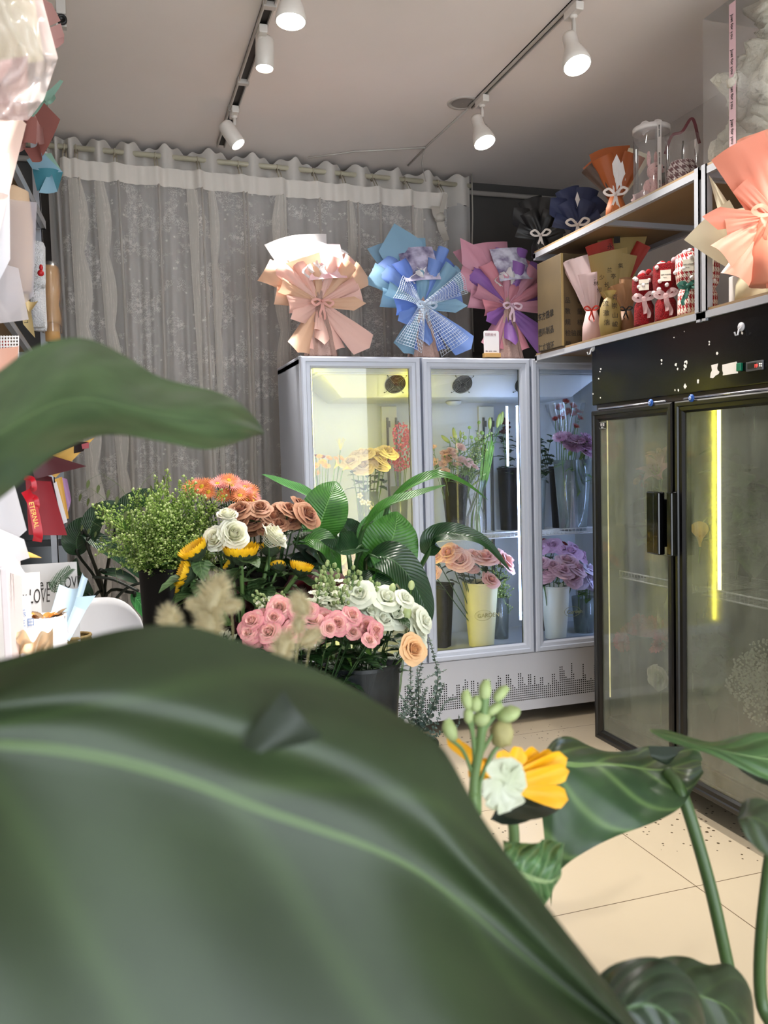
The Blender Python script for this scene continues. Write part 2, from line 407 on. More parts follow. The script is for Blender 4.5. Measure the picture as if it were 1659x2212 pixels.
WP(MB().grid(lambda u, v: lace(u, v*.033) + V((0, -.006, .002)), 300, 2).build('header_tape', mat('tape', '#dfd9d0', .8, trans=.1)), lc)
mtrim = sheer('lacetrim', '#e4dfd6', .58, .3, 1.2)
for px, wd, sl in ((152, .030, .12), (402, .030, .2), (445, .018, .03), (598, -.028, -.02), (893, -.03, -.01), (205, .024, .22), (738, .018, .0)):
    def tr(u, v, px=px, wd=wd, sl=sl):
        b = lace((px - 128)/(822), .035 + .965*v); sc_ = 1 + .75*abs(math.sin(v*24)) if u > .5 else 1
        return b + V(((u - .3)*2*wd*sc_ + sl*v*.35, -.022 - .012*math.sin(u*PI), 0))
    WP(MB().grid(tr, 4, 200).build('lace_trim', mtrim), lc)
for px in (250, 336, 427, 515, 598, 676, 737, 803, 873, 333+190, 760, 168):
    def pl(u, v, px=px):
        b = lace(max(0, (px - 128)/822), .033 + .967*v); return b + V(((u - .5)*(.012 + .02*v), -.018 - .02*math.sin(u*PI), 0))
    WP(MB().grid(pl, 4, 40).build('pleat_fold', sheer('pleat', '#e2ddd4', .45)), lc)
for px in rings:
    c = rodp(px); ring = MB().tube([V((c.x, c.y + .021*math.cos(a), c.z + .021*math.sin(a) - .004)) for a in [2*PI*i/16 for i in range(17)]], .0035, 5, caps=False)
    ring.tube([V((c.x - .006, c.y - .02, c.z - .015)), V((c.x - .007, c.y - .075, c.z - .07)), V((c.x - .004, c.y - .1, c.z - .13))], .0035, 5)
    ring.tube([V((c.x + .008, c.y - .018, c.z - .015)), V((c.x + .009, c.y - .075, c.z - .07)), V((c.x + .006, c.y - .1, c.z - .12))], .003, 5)
    WP(ring.build('curtain_ring', mat('cord', '#b4aa94', .7)), lc)
# knotted sash near the right end, and a hanging cord
sash = MB()
def rib(pts, w, tw=0, n=40, nrm=V((0, -1, 0)), mbx=None, thick=0):
    P = bez(pts, 8); mbx = mbx or MB()
    def fn(u, v):
        f = u*(len(P)-1); i = min(int(f), len(P)-2); t = f - i; p = P[i].lerp(P[i+1], t); d = (P[i+1]-P[i]).normalized()
        s = d.cross(nrm); s = s.normalized() if s.length > .01 else V((1, 0, 0))
        if tw: s = Quaternion(d, tw*u) @ s
        ww = w(u) if callable(w) else w
        return p + s*(v - .5)*ww
    mbx.grid(fn, len(P)-1, 4); return mbx
a = rodp(945, -.1, -.12); b = at(950, 470, 4.83); c = at(965, 520, 4.83)
sash = rib([a, b], .03); sash.ball(b, (.035, .03, .03), 10, jit=.3); rib([b, at(953, 490, 4.82), c], .045, 1.2, mbx=sash); rib([b, at(943, 462, 4.82), at(940, 445, 4.84)], .05, 0, mbx=sash)
tag(sash.build('knotted_sash', mat('sashm', '#c3bdb2', .8, trans=.15)), 'white knotted sash hanging from the rod near the right end of the curtain', 'sash')
tag(MB().tube([at(1019, 375, 4.95), at(1021, 470, 4.95), at(1018, 600, 4.95), at(1023, 760, 4.95)], .0045, 6).build('pull_cord', mat('cord2', '#aaa69c', .7)), 'thin white pull cord hanging right beside the curtain edge', 'cord')
# ================================================================== white three-door flower fridge
mfw = mat('fridgewhite', '#bcc2d0', .35, spec=.4); mfi = mat('fridgeinside', '#b9bec2', .45); mgask = mat('gasket', '#55585f', .6)
mfg = glassmat('fridgeglass', refl=.03, film=.008)
mled_y = emat('led_yellow', (1.0, .88, .08), 36); mled_w = emat('led_white', (.45, .62, 1.0), 26); mled_g = emat('led_lime', (1.0, .93, .33), 7)
FX = [.889, 1.503, 2.115, 2.735]; FY = 4.017; FB = 4.62
wf = thing('display_fridge', 'tall white three-door glass flower fridge at the back of the shop', 'fridge', (1.812, 4.32, 0))
b = MB()
b.box((FX[0], 4.065, .06), (FX[0]+.035, FB, 1.935)); b.box((FX[3]-.035, 4.065, .06), (FX[3], FB, 1.935))
b.box((FX[0]+.035, FB-.03, .06), (FX[3]-.035, FB, 1.935)); b.box((FX[0], 4.065, 1.905), (FX[3], FB, 1.946)); b.box((FX[0]+.035, 4.065, .34), (FX[3]-.035, FB-.03, .40))
WP(b.build('cabinet', [mfw], smooth=False, bevel=.004), wf)
ln = MB(); ln.box((FX[0]+.036, FB-.04, .40), (FX[3]-.036, FB-.031, 1.9)); ln.box((FX[0]+.036, 4.07, .40), (FX[0]+.042, FB-.04, 1.9)); ln.box((FX[3]-.042, 4.07, .40), (FX[3]-.036, FB-.04, 1.9))
ln.box((FX[0]+.04, 4.07, .401), (FX[3]-.04, FB-.04, .408)); ln.box((FX[0]+.04, 4.07, 1.897), (FX[3]-.04, FB-.04, 1.904))
WP(ln.build('inner_lining', mfi, smooth=False), wf)
mu = MB()
for x in FX[1:3]: mu.box((x-.02, 4.062, .40), (x+.02, 4.085, 1.905))
WP(mu.build('door_post', mfw, smooth=False), wf)
for x in (FX[0]+.08, FX[3]-.08):
    for y in (4.12, 4.55): WP(MB().lathe([(.001, 0), (.025, 0), (.025, .02), (.012, .025), (.012, .06), (.001, .06)], 12, Matrix.Translation((x, y, 0))).build('foot', mblk), wf)
# perforated kick panel: every small square hole is cut through the sheet
g = MB(); pit = .0119; hw = .0034; z0, z1 = .078, .372; yp = 4.045; ncol = int((FX[3]-FX[0])/pit); r5 = random.Random(3)
hs = []; k = 0
while len(hs) < ncol + 3:
    base = 6 + (1 if r5.random() < .4 else 0); pat = r5.choice([[0, 0, 1, 0, 5, 5], [1, 4, 4], [0, 0, 6, 6, 3], [1, 0, 7, 7, 5, 2], [0, 3, 6, 5], [1, 1, 8, 3, 0, 0], [0, 5, 5, 0, 4, 0]])
    for q in pat: hs.append(base + q)
for i in range(ncol):
    xa = FX[0] + i*pit; xb = xa + pit; h = min(hs[i], 15); zb = z0 + .042
    g.add([(xa, yp, z0), (xb, yp, z0), (xb, yp, zb), (xa, yp, zb)], [(0, 1, 2, 3)])
    for j in range(h):
        za = zb + j*pit; zc = za + pit; cx, cz = (xa+xb)/2, (za+zc)/2
        o_ = [(xa, yp, za), (xb, yp, za), (xb, yp, zc), (xa, yp, zc)]; i_ = [(cx-hw, yp, cz-hw), (cx+hw, yp, cz-hw), (cx+hw, yp, cz+hw), (cx-hw, yp, cz+hw)]
        g.add(o_ + i_, [(0, 1, 5, 4), (1, 2, 6, 5), (2, 3, 7, 6), (3, 0, 4, 7)])
    zt = zb + h*pit; g.add([(xa, yp, zt), (xb, yp, zt), (xb, yp, z1), (xa, yp, z1)], [(0, 1, 2, 3)])
for lo, hi in (((FX[0], yp, z0-.01), (FX[3], 4.065, z0)), ((FX[0], yp, z1), (FX[3], 4.065, z1+.004)), ((FX[0]-.001, yp, z0), (FX[0], 4.065, z1)), ((FX[3], yp, z0), (FX[3]+.001, 4.065, z1))): g.box(lo, hi)
WP(g.build('perforated_panel', mat('kickpanel', '#c3c4cb', .4), smooth=False), wf)
WP(MB().box((FX[0]+.01, 4.075, .085), (FX[3]-.01, 4.08, .335)).build('dark_backing', mat('holeshade', '#0a0a0b', .8), smooth=False), wf)  # dark sheet painting the shade behind the panel holes
# doors: moulded frame ring, gasket and pane
def doorframe(mb, x0, x1, z0, z1, y0, y1, w, axis='y'):
    """stepped picture-frame moulding around a pane; axis = which world axis is the depth"""
    prof = [(0, y1), (0, y0+.006), (.006, y0), (w*.42, y0), (w*.5, y0+.006), (w*.82, y0+.008), (w, y0+.018), (w, y1)]
    rings_ = []
    for (o_, y) in prof:
        c = [(x0+o_, z0+o_), (x1-o_, z0+o_), (x1-o_, z1-o_), (x0+o_, z1-o_)]
        rings_.append([(a_, y, z_) if axis == 'y' else (y, a_, z_) for a_, z_ in c])
    vs = [p_ for r_ in rings_ for p_ in r_]; n = len(prof)
    fs = [(i*4+j, i*4+(j+1) % 4, ((i+1) % n)*4+(j+1) % 4, ((i+1) % n)*4+j) for i in range(n) for j in range(4)]
    mb.add(vs, fs); return mb
for i in range(3):
    x0 = FX[i] + (0 if i == 0 else .006); x1 = FX[i+1] - (0 if i == 2 else .006)
    d = WP(doorframe(MB(), x0, x1, .385, 1.938, FY, 4.06, .052).build('door', mfw, smooth=False), wf)
    p_ = WP(MB().box((x0+.045, FY+.022, .43), (x1-.045, FY+.026, 1.893)).build('glass_pane', mfg, smooth=False), wf); p_.parent = d; p_.matrix_parent_inverse = Matrix.Identity(4)
    gk = doorframe(MB(), x0+.04, x1-.04, .425, 1.898, FY+.024, FY+.032, .012).build('gasket', mgask, d, smooth=False)
def brandplate(c, r, u, s, root):
    n = V(r).cross(V(u)); c = V(c)
    Mx = Matrix(((r[0], u[0], n[0], c.x), (r[1], u[1], n[1], c.y), (r[2], u[2], n[2], c.z), (0, 0, 0, 1)))
    o = WP(MB().box((0, -s*.36, 0), (s, 0, .0015), M=Mx).build('brand_plate', mat('plate', '#0b0b0c', .3), smooth=False), root)
    e = MB().poly([(s*.06, -s*.30), (s*.12, -s*.1), (s*.17, -s*.22), (s*.22, -s*.05), (s*.3, -s*.2), (s*.38, -s*.3), (s*.26, -s*.26), (s*.2, -s*.33)], .0008, Matrix.Translation(n*.0015) @ Mx)
    e.box((s*.01, -s*.02, .0015), (s*.99, -s*.01, .0022), M=Mx); e.box((s*.01, -s*.35, .0015), (s*.99, -s*.34, .0022), M=Mx)
    eo = e.build('emblem', mat('whiteink', '#d8d8d8', .5), smooth=False); eo.parent = o
    for body, sz, dx, dy in (('玫涛', s*.2, .46, -.21), ('Rotao', s*.09, .52, -.31)):
        t_ = text(body, sz, c + V(r)*s*dx + V(u)*s*dy + n*.0016, r, u, MATS['whiteink'], 'lettering', None); t_.parent = o
c = at(670, 782, FY + .02); brandplate((c.x, FY+.0205, c.z), (1, 0, 0), (0, 0, 1), .078, wf)
# evaporator housing with three fan grilles
ev = MB(); T0, T1, B0, B1 = 1.0, 2.62, 1.14, 2.47
vs = [(T0, 4.12, 1.885), (T1, 4.12, 1.885), (B1, 4.22, 1.755), (B0, 4.22, 1.755), (T0, 4.56, 1.885), (T1, 4.56, 1.885), (B1, 4.52, 1.745), (B0, 4.52, 1.745)]
ev.add(vs, [(0, 1, 2, 3), (3, 2, 6, 7), (1, 5, 6, 2), (0, 3, 7, 4), (0, 4, 5, 1)]); ev.box((T0-.03, 4.10, 1.872), (T1+.03, 4.57, 1.896)); ev.box((T0-.01, 4.11, 1.862), (T1+.01, 4.57, 1.873))
eo = WP(ev.build('evaporator_housing', mfi, smooth=False, bevel=.004), wf)
nrm = V((0, -.13, -.10)).normalized(); upv = V((0, -.1, .13)).normalized()
for fx in (1.413, 1.787, 2.15):
    c = V((fx, 4.168, 1.822)) + nrm*.004; R_ = frame(nrm, (1, 0, 0)).to_4x4(); R_.translation = c
    f_ = WP(MB().lathe([(.0, .001), (.052, .001), (.055, .0)], 28, R_).build('fan_opening', mat('fanblack', '#020202', .8, spec=.1)), wf); f_.parent = eo; f_.matrix_parent_inverse = Matrix.Identity(4)
    gr = MB()
    for r_ in (.014, .022, .030, .038, .046, .053):
        gr.tube([R_ @ V((r_*math.cos(a), r_*math.sin(a), .006)) for a in [2*PI*i/24 for i in range(25)]], .0011, 4, caps=False)
    for a in (45, 135, 225, 315):
        q = rad(a); gr.tube([R_ @ V((.012*math.cos(q), .012*math.sin(q), .007)), R_ @ V((.066*math.cos(q), .066*math.sin(q), .005)), R_ @ V((.074*math.cos(q), .074*math.sin(q), .0))], .0016, 4); gr.ball(R_ @ V((.072*math.cos(q), .072*math.sin(q), .001)), .004, 6)
    gg = WP(gr.build('fan_grille', mat('wiregrey', '#55554f', .4, .3)), wf); gg.parent = eo; gg.matrix_parent_inverse = Matrix.Identity(4)
# rear slotted uprights, cable covers, dome
for px0, px1, pt, pb in ((822, 858, 878, 985), (1032, 1067, 878, 985)):
    a = at(px0, pt, 4.57); c = at(px1, pb, 4.57); WP(MB().box((a.x, 4.555, c.z), (c.x, 4.58, a.z)).build('cable_cover', mat('cover', '#c9cbbf', .45), smooth=False, bevel=.003), wf)
ms = mat('steelslot', '#6c6a62', .35, .7)
for px in (836, 855, 1044, 1061):
    a = at(px, 902, 4.55); st = MB().box((a.x-.004, 4.548, .45), (a.x+.008, 4.555, a.z)); st.box((a.x-.006, 4.53, a.z-.055), (a.x+.012, 4.55, a.z-.02)); WP(st.build('slotted_upright', ms, smooth=False), wf)
a = at(965, 871, 4.5); WP(MB().lathe([(.045, 0), (.04, -.012), (.025, -.02), (.001, -.023)], 20, Matrix.Translation((a.x, 4.4, 1.745))).build('dome_cap', mfi), wf)
# light strips
def strip(lo, hi, m_, nm='led_strip'): return WP(MB().box(lo, hi).build(nm, m_, smooth=False), wf)
strip((.945, 4.072, .45), (.951, 4.078, 1.88), mled_y); strip((1.468, 4.09, .45), (1.474, 4.096, 1.86), mled_y)
strip((2.062, 4.088, .55), (2.074, 4.094, 1.70), mled_w); strip((2.028, 4.14, 1.38), (2.038, 4.146, 1.70), mled_w); strip((2.66, 4.09, .5), (2.668, 4.096, 1.86), mled_w)  # shorter bar glows just left of the long one
# wire shelf
sh = MB(); mwire = mat('wirewhite', '#d5d8dc', .35)
for x0, x1 in ((FX[0]+.06, FX[1]-.03), (FX[1]+.03, FX[2]-.03), (FX[2]+.03, FX[3]-.05)):
    s = MB()
    for z, y in ((1.0, 4.10), (1.028, 4.10), (1.0, 4.3), (1.0, 4.54)): s.tube([(x0, y, z), (x1, y, z)], .0032, 6)
    n = int((x1-x0)/.022)
    for i in range(n+1):
        x = x0 + (x1-x0)*i/n; s.tube([(x, 4.10, 1.03), (x, 4.10, 1.004), (x, 4.54, 1.004)], .0016, 4, caps=False)
    WP(s.build('wire_shelf', mwire), wf)

# ================================================================== black two-door fridge on the right
BX = 2.108; BY0, BYm, BY1 = 2.235, 2.837, 3.433
mbk = mat('fridgeblack', '#050609', .2, spec=.3, col2='#08090c', nscale=3); mbf = mat('frameblack', '#0b0a09', .3, spec=.4)
bf = thing('drinks_fridge', 'black two-door upright fridge with fogged glass doors on the right', 'fridge', (2.45, 2.834, 0))
b = MB(); b.box((2.155, BY0, .1), (2.79, BY0+.03, 1.655)); b.box((2.155, BY1-.03, .1), (2.79, BY1, 1.655)); b.box((2.76, BY0+.03, .1), (2.79, BY1-.03, 1.655)); b.box((2.155, BY0+.03, .1), (2.76, BY1-.03, .2)); b.box((2.155, BYm-.02, .2), (2.18, BYm+.02, 1.655))
WP(b.build('cabinet', mbf, smooth=False), bf)
b = MB(); b.box((2.12, BY0-.004, 1.655), (2.79, BY1+.006, 1.946)); WP(b.build('header_box', mbk, smooth=False, bevel=.004), bf)
b = MB(); b.box((2.135, BY0+.01, 1.632), (2.16, BY1-.01, 1.656)); WP(b.build('header_gap_strip', mat('stripbrown', '#2a1d16', .5), smooth=False), bf)
li = MB(); mli = mat('liner', '#4c5046', .5)
li.box((2.752, BY0+.031, .2), (2.758, BY1-.031, 1.65)); li.box((2.17, BY0+.031, .2), (2.752, BY0+.037, 1.65)); li.box((2.17, BY1-.037, .2), (2.752, BY1-.031, 1.65)); li.box((2.17, BY0+.03, .2), (2.752, BY1-.03, .206)); li.box((2.17, BY0+.03, 1.644), (2.752, BY1-.03, 1.65))
WP(li.build('inner_lining', mli, smooth=False), bf)
# fogged glass: clear mirror mixed with a grey-green film that runs down in streaks
m, nt, N, L = nmat('fogglass')
o = N.new('ShaderNodeOutputMaterial'); tc = N.new('ShaderNodeTexCoord'); mp = N.new('ShaderNodeMapping'); L.new(tc.outputs['Object'], mp.inputs[0]); mp.inputs['Scale'].default_value = (1, 1, .13)
n1 = N.new('ShaderNodeTexNoise'); n1.inputs['Scale'].default_value = 34; n1.inputs['Detail'].default_value = 5; L.new(mp.outputs[0], n1.inputs[0])
n2 = N.new('ShaderNodeTexNoise'); n2.inputs['Scale'].default_value = 3.4; n2.inputs['Detail'].default_value = 3; L.new(tc.outputs['Object'], n2.inputs[0])
def Mn2(op, a, b=None, c=None):
    n = N.new('ShaderNodeMath'); n.operation = op
    for i, x in enumerate((a, b, c)):
        if x is None: continue
        if isinstance(x, (int, float)): n.inputs[i].default_value = x
        else: L.new(x, n.inputs[i])
    return n.outputs[0]
cov = Mn2('MULTIPLY_ADD', n1.outputs[0], .55, Mn2('MULTIPLY_ADD', n2.outputs[0], 1.0, -.41)); cov.node.use_clamp = True
cov2 = Mn2('MINIMUM', Mn2('MAXIMUM', cov, .06), .62)
df = N.new('ShaderNodeBsdfDiffuse'); df.inputs[0].default_value = srgb('#8d9386'); tl = N.new('ShaderNodeBsdfTranslucent'); tl.inputs[0].default_value = srgb('#97a184')
fm = N.new('ShaderNodeMixShader'); fm.inputs[0].default_value = .42; L.new(df.outputs[0], fm.inputs[1]); L.new(tl.outputs[0], fm.inputs[2])
tr = N.new('ShaderNodeBsdfTransparent'); m1 = N.new('ShaderNodeMixShader'); L.new(cov2, m1.inputs[0]); L.new(tr.outputs[0], m1.inputs[1]); L.new(fm.outputs[0], m1.inputs[2])
gl = N.new('ShaderNodeBsdfGlossy'); gl.inputs['Roughness'].default_value = .06; m3 = N.new('ShaderNodeMixShader'); m3.inputs[0].default_value = .1; L.new(m1.outputs[0], m3.inputs[1]); L.new(gl.outputs[0], m3.inputs[2])
L.new(m3.outputs[0], o.inputs[0]); mfog = m
for y0, y1 in ((BYm+.008, BY1), (BY0, BYm-.008)):
    d = WP(doorframe(MB(), y0, y1, .103, 1.628, BX, 2.153, .046, axis='x').build('door', mbf, smooth=False), bf)
    o = MB().box((BX+.02, y0+.04, .145), (BX+.025, y1-.04, 1.59)).build('glass_pane', mfog, d, smooth=False)
    doorframe(MB(), y0+.036, y1-.036, .14, 1.594, BX+.024, BX+.03, .01, axis='x').build('gasket', mat('gasketb', '#3a3a30', .5), d, smooth=False)
    MB().tube([(BX+.012, y0+.05, 1.634), (BX+.012, y1-.05, 1.634)], .006, 5).build('top_trim', mat('trimsilver', '#9a9aa2', .25, .8), d)
    if y0 > 2.5: d1 = d
hA = atX(1424, 1062, BX-.03); hB = atX(1424, 1198, BX-.03)
hs_ = MB().box((BX-.042, 2.90, hB.z), (BX-.022, 2.955, hA.z)); hs_.box((BX-.05, 2.862, hB.z), (BX-.018, 2.90, hA.z)); hs_.box((BX-.02, 2.87, hB.z+.03), (BX+.004, 2.93, hA.z-.03))
o = hs_.build('handle', mat('handleblack', '#060607', .06, spec=.6), d1, smooth=False, bevel=.006)
o = MB().box((BX-.035, 2.80, hB.z), (BX-.004, 2.832, hA.z)).build('handle', MATS['handleblack'], None, smooth=False, bevel=.005); WP(o, bf)
for y in (BY0+.08, BY1-.08):
    for x in (2.22, 2.72): WP(MB().lathe([(.001, 0), (.03, 0), (.03, .02), (.014, .03), (.014, .1), (.001, .1)], 12, Matrix.Translation((x, y, 0))).build('foot', mblk), bf)
# header details
def hp(px, py, d=0): q = atX(px, py, 2.12 - d); return V((2.12 - d, q.y, q.z))
Yv, Zv = (0, -1, 0), (0, 0, 1)
def hrect(px0, py0, px1, py1, d0, d1_, m_, nm, bev=0):
    a = hp(px0, py0); c = hp(px1, py1); return WP(MB().box((2.12-d1_, min(a.y, c.y), min(a.z, c.z)), (2.12-d0, max(a.y, c.y), max(a.z, c.z))).build(nm, m_, smooth=False, bevel=bev), bf)
mpap = mat('paperwhite', '#e6e1da', .8)
hrect(1615, 783, 1650, 798, 0, .008, mat('thermo', '#4b4c50', .35), 'thermostat', .001); hrect(1619, 786, 1638, 795, .008, .009, mblk, 'thermostat_screen')
c = hp(1629, 794, .0095); WP(text('19', .016, c, Yv, Zv, emat('redled', (1, .05, .04), 2.5), 'temperature_digits'), bf)
for k in range(4): q = hp(1641 + 3.5*(k % 2), 786 + 4.6*(k//2), .009); WP(MB().ball(q, .0028, 6).build('thermostat_button', mpap), bf)
hrect(1596, 785, 1605, 801, 0, .012, mat('greenswitch', '#0f6b4c', .3), 'rocker_switch', .002)
def patch(pts, m_, nm, d=.0008, root=bf):
    P_ = [hp(*p_, d) for p_ in pts]; n = len(P_)
    vs = P_ + [V((2.12, p_.y, p_.z)) for p_ in P_]; fs = [tuple(range(n-1, -1, -1))] + [(i, (i+1) % n, (i+1) % n + n, i+n) for i in range(n)]
    return WP(MB().add(vs, fs).build(nm, m_, smooth=False), root)
patch([(1560, 788), (1591, 781), (1592, 785), (1594, 806), (1561, 811), (1562, 806), (1560, 800)], mpap, 'paper_label')
patch([(1536, 789), (1551, 785), (1549, 795), (1550, 800), (1554, 803), (1552, 808), (1546, 811), (1540, 817), (1534, 816), (1535, 806), (1538, 800)], mpap, 'paper_scrap')
r6 = random.Random(5); sp_ = MB()
for cx, cy, s in ((1429, 778, 2), (1460, 788, 3), (1482, 782, 4), (1481, 790, 4.5), (1464, 797, 2), (1478, 797, 2), (1480, 835, 4), (1465, 843, 2), (1429, 786, 1.5), (1458, 843, 1.5), (1508, 824, 3), (1549, 763, 2.5), (1532, 738, 2), (1532, 744, 2), (1298, 797, 1.6), (1296, 803, 1.4), (1293, 818, 1.4), (1297, 859, 1.4), (1281, 851, 1.5), (1603, 719, 2.5), (1456, 729, 1.2), (1470, 700, 1.2), (1478, 716, 1.2)):
    P_ = [hp(cx + s*math.cos(a)*r6.uniform(.5, 1.2), cy + 1.5*s*math.sin(a)*r6.uniform(.5, 1.2), .0006) for a in [2*PI*i/8 for i in range(8)]]
    sp_.add(P_, [tuple(range(7, -1, -1))])
WP(sp_.build('chipped_paint', mpap, smooth=False), bf)
for px, py in ((1281, 752), (1602, 706)):
    c = hp(px, py, .004); h_ = MB(); h_.lathe([(.001, 0), (.016, 0), (.016, .004), (.001, .006)], 14, Matrix.Translation(hp(px, py)) @ Matrix.Rotation(-PI/2, 4, 'Y')); h_.tube([c, c + V((-.012, 0, -.01)), c + V((-.016, 0, -.028)), c + V((-.026, 0, -.03)), c + V((-.03, 0, -.018))], .003, 6)
    tag(h_.build('adhesive_hook', mat('clearhook', '#b9b9bd', .15, spec=.6)), 'clear adhesive hook at the ' + ('far upper corner of the black fridge header' if px < 1400 else 'near end of the black fridge header above the thermostat'), 'hook')
for (px, py, lb) in ((1407, 870, 'blue round magnet on the top frame of the far black fridge door'), (1495, 860, 'blue round magnet on the top frame of the near black fridge door')):
    q = atX(px, py, BX); root = thing('fridge_magnet', lb, 'magnet', (BX, q.y, q.z - .012), group='blue magnets on the black fridge')
    Mr = Matrix.Translation((0, 0, .012)) @ Matrix.Rotation(-PI/2, 4, 'Y')
    MB().lathe([(.001, 0), (.014, 0), (.0155, .004), (.012, .008), (.001, .009)], 18, Mr).build('body', mat('magblue', '#1d4f9e', .25), root)
    e = MB(); e.lathe([(.004, .0092), (.0062, .0095), (.0062, .0105), (.004, .0105)], 14, Mr); e.build('ring_mark', mat('magwhite', '#d8e0ee', .4), root)
c = atX(1287, 900, BX+.018); brandplate((BX+.0185, c.y - .0, 1.575), (0, -1, 0), (0, 0, 1), .085, bf)
# inside: shelf rails and lamp strips
for y0, y1, z in ((BY0+.05, BYm-.03, .86), (BYm+.03, BY1-.05, .86)):
    s = MB()
    for zz in (z, z+.03): s.tube([(2.22, y0, zz), (2.22, y1, zz)], .004, 5)
    for x in (2.35, 2.5, 2.7): s.tube([(x, y0, z), (x, y1, z)], .003, 5)
    n = 22
    for i in range(n+1): y = y0 + (y1-y0)*i/n; s.tube([(2.22, y, z+.03), (2.22, y, z), (2.7, y, z)], .0018, 4, caps=False)
    WP(s.build('wire_shelf', mwire), bf)
q = atX(1552, 865, 2.24); q2 = atX(1556, 1275, 2.24)
WP(MB().box((2.24, q.y-.006, q2.z), (2.246, q.y+.008, 1.62)).build('led_strip', mled_g, smooth=False), bf)
q = atX(1303, 900, 2.2); WP(MB().box((2.165, BY1-.046, .3), (2.169, BY1-.042, 1.6)).build('led_strip', emat('led_dim', (1.0, .9, .4), 1.2), smooth=False), bf)
# ================================================================== shelving racks
mst = mat('steelwhite', '#a4a7ae', .3, metal=.2); mply = mat('plywood', '#8d7452', .6, col2='#7a6244', nscale=3, stretch=(1, .2, 1)); mplyb = mat('plyedge', '#c9a678', .6)
def lbar(mb, a, b, w=.03):      # angle-steel bar between two corners of a box
    mb.box(a, b)
def rack(name, label, xf, xb, y0, y1, zs, posts, loc):
    root = thing(name, label, 'shelf rack', loc)
    xs = 1 if xb > xf else -1
    for z in zs:
        WP(MB().box((min(xf + xs*.004, xb), y0+.004, z-.012), (max(xf + xs*.004, xb), y1-.004, z)).build('shelf_board', mply, smooth=False), root)
        f = MB()
        for x in (xf, xb - xs*.02): f.box((min(x, x + xs*.02), y0, z-.036), (max(x, x + xs*.02), y1, z-.010))
        for y in (y0, y1-.02): f.box((min(xf, xb), y, z-.045), (max(xf, xb), y+.02, z-.012))
        f.box((min(xf, xb) + .01, (y0+y1)/2, z-.035), (max(xf, xb), (y0+y1)/2+.02, z-.012))
        WP(f.build('shelf_frame', mst, smooth=False), root)
    for (x, y, za, zb_) in posts:
        p = MB(); p.box((x, y, za), (x+.028, y+.004, zb_)); p.box((x if xs > 0 else x+.024, y, za), (x+.004 if xs > 0 else x+.028, y+.026, zb_)); WP(p.build('post', mst, smooth=False), root)
    return root
RX = 2.108
rack('steel_rack', 'far white steel shelf rack with plywood boards above the white fridge corner', RX, 2.62, 2.672, 3.96, (1.957, 2.475), [(RX-.002, 2.672, 1.948, 2.475), (2.6, 2.672, 1.948, 2.475), (2.6, 3.93, 1.948, 2.475)], (2.36, 3.3, 1.946))
rack('steel_rack', 'near white steel shelf rack on the black fridge holding the cream and peach bouquets', RX, 2.62, 1.35, 2.66, (1.957, 2.475), [(RX-.002, 2.632, 1.948, 2.475), (2.6, 2.632, 1.948, 2.475), (2.6, 1.36, .0, 2.475), (RX, 1.36, 0, 2.475)], (2.36, 2.0, 1.946))
LXf, LXb = -.30, -.83
rack('steel_rack', 'white steel shelf rack along the left wall with two boards of towels and bouquets', LXf, LXb, 1.2, 4.05, (1.955,), [(-.262, 3.92, 0, 2.9), (-.83, 3.92, 0, 2.9), (-.83, 1.2, 0, 2.9)], (-.55, 3.0, 0))
# upper board, set a little skew on its brackets
r = thing('wall_shelf', 'upper white-edged shelf board on the left carrying the pink and blue bouquets', 'shelf', (-.55, 3.1, 2.43))
p0, p1 = V((-.30, 2.5)), V((-.2156, 3.86)); d = (p1-p0).normalized(); nn = V((-d.y, d.x))
def skew(t, w, z): q = p0 + (p1-p0)*t + nn*w; return V((q.x, q.y, z))
def slab(z0, z1, w0, w1, t0=-.9, t1=1.0):
    c = [skew(t0, w0, 0), skew(t1, w0, 0), skew(t1, w1, 0), skew(t0, w1, 0)]; vs = [V((p.x, p.y, z0)) for p in c] + [V((p.x, p.y, z1)) for p in c]
    return MB().add(vs, [(3, 2, 1, 0), (4, 5, 6, 7), (0, 1, 5, 4), (1, 2, 6, 5), (2, 3, 7, 6), (3, 0, 4, 7)])
WP(slab(2.463, 2.475, .003, .50).build('shelf_board', mply, smooth=False), r); WP(slab(2.43, 2.464, -.001, .018).build('shelf_frame', mst, smooth=False), r); WP(slab(2.43, 2.464, .48, .5).build('shelf_frame', mst, smooth=False), r)
WP(slab(2.43, 2.463, .0, .5, .985, 1.0).build('shelf_frame', mst, smooth=False), r)
# lower shelf of the left rack for the red bouquet, and the counter below
r = thing('wall_shelf', 'lower white shelf on the left under the dark red bouquet', 'shelf', (-.55, 2.0, 1.14))
WP(MB().box((-.83, 1.25, 1.15), (-.30, 2.55, 1.168)).build('shelf_board', mst, smooth=False), r); WP(MB().box((-.31, 1.25, 1.125), (-.295, 2.55, 1.15)).build('shelf_frame', mst, smooth=False), r)
r = thing('display_counter', 'low white counter on the left carrying cards, boxes and blue bouquets', 'counter', (-.45, 1.7, 0))
WP(MB().box((-.82, 1.0, .88), (-.15, 2.42, .92)).build('worktop', mat('laminate', '#d9d6d0', .4), smooth=False, bevel=.004), r)
for x, y in ((-.8, 1.03), (-.2, 1.03), (-.8, 2.36), (-.2, 2.36)): WP(MB().box((x, y, 0), (x+.04, y+.04, .88)).build('leg', mst, smooth=False), r)
WP(MB().box((-.80, 1.06, .25), (-.16, 2.38, .265)).build('lower_shelf', mst, smooth=False), r)
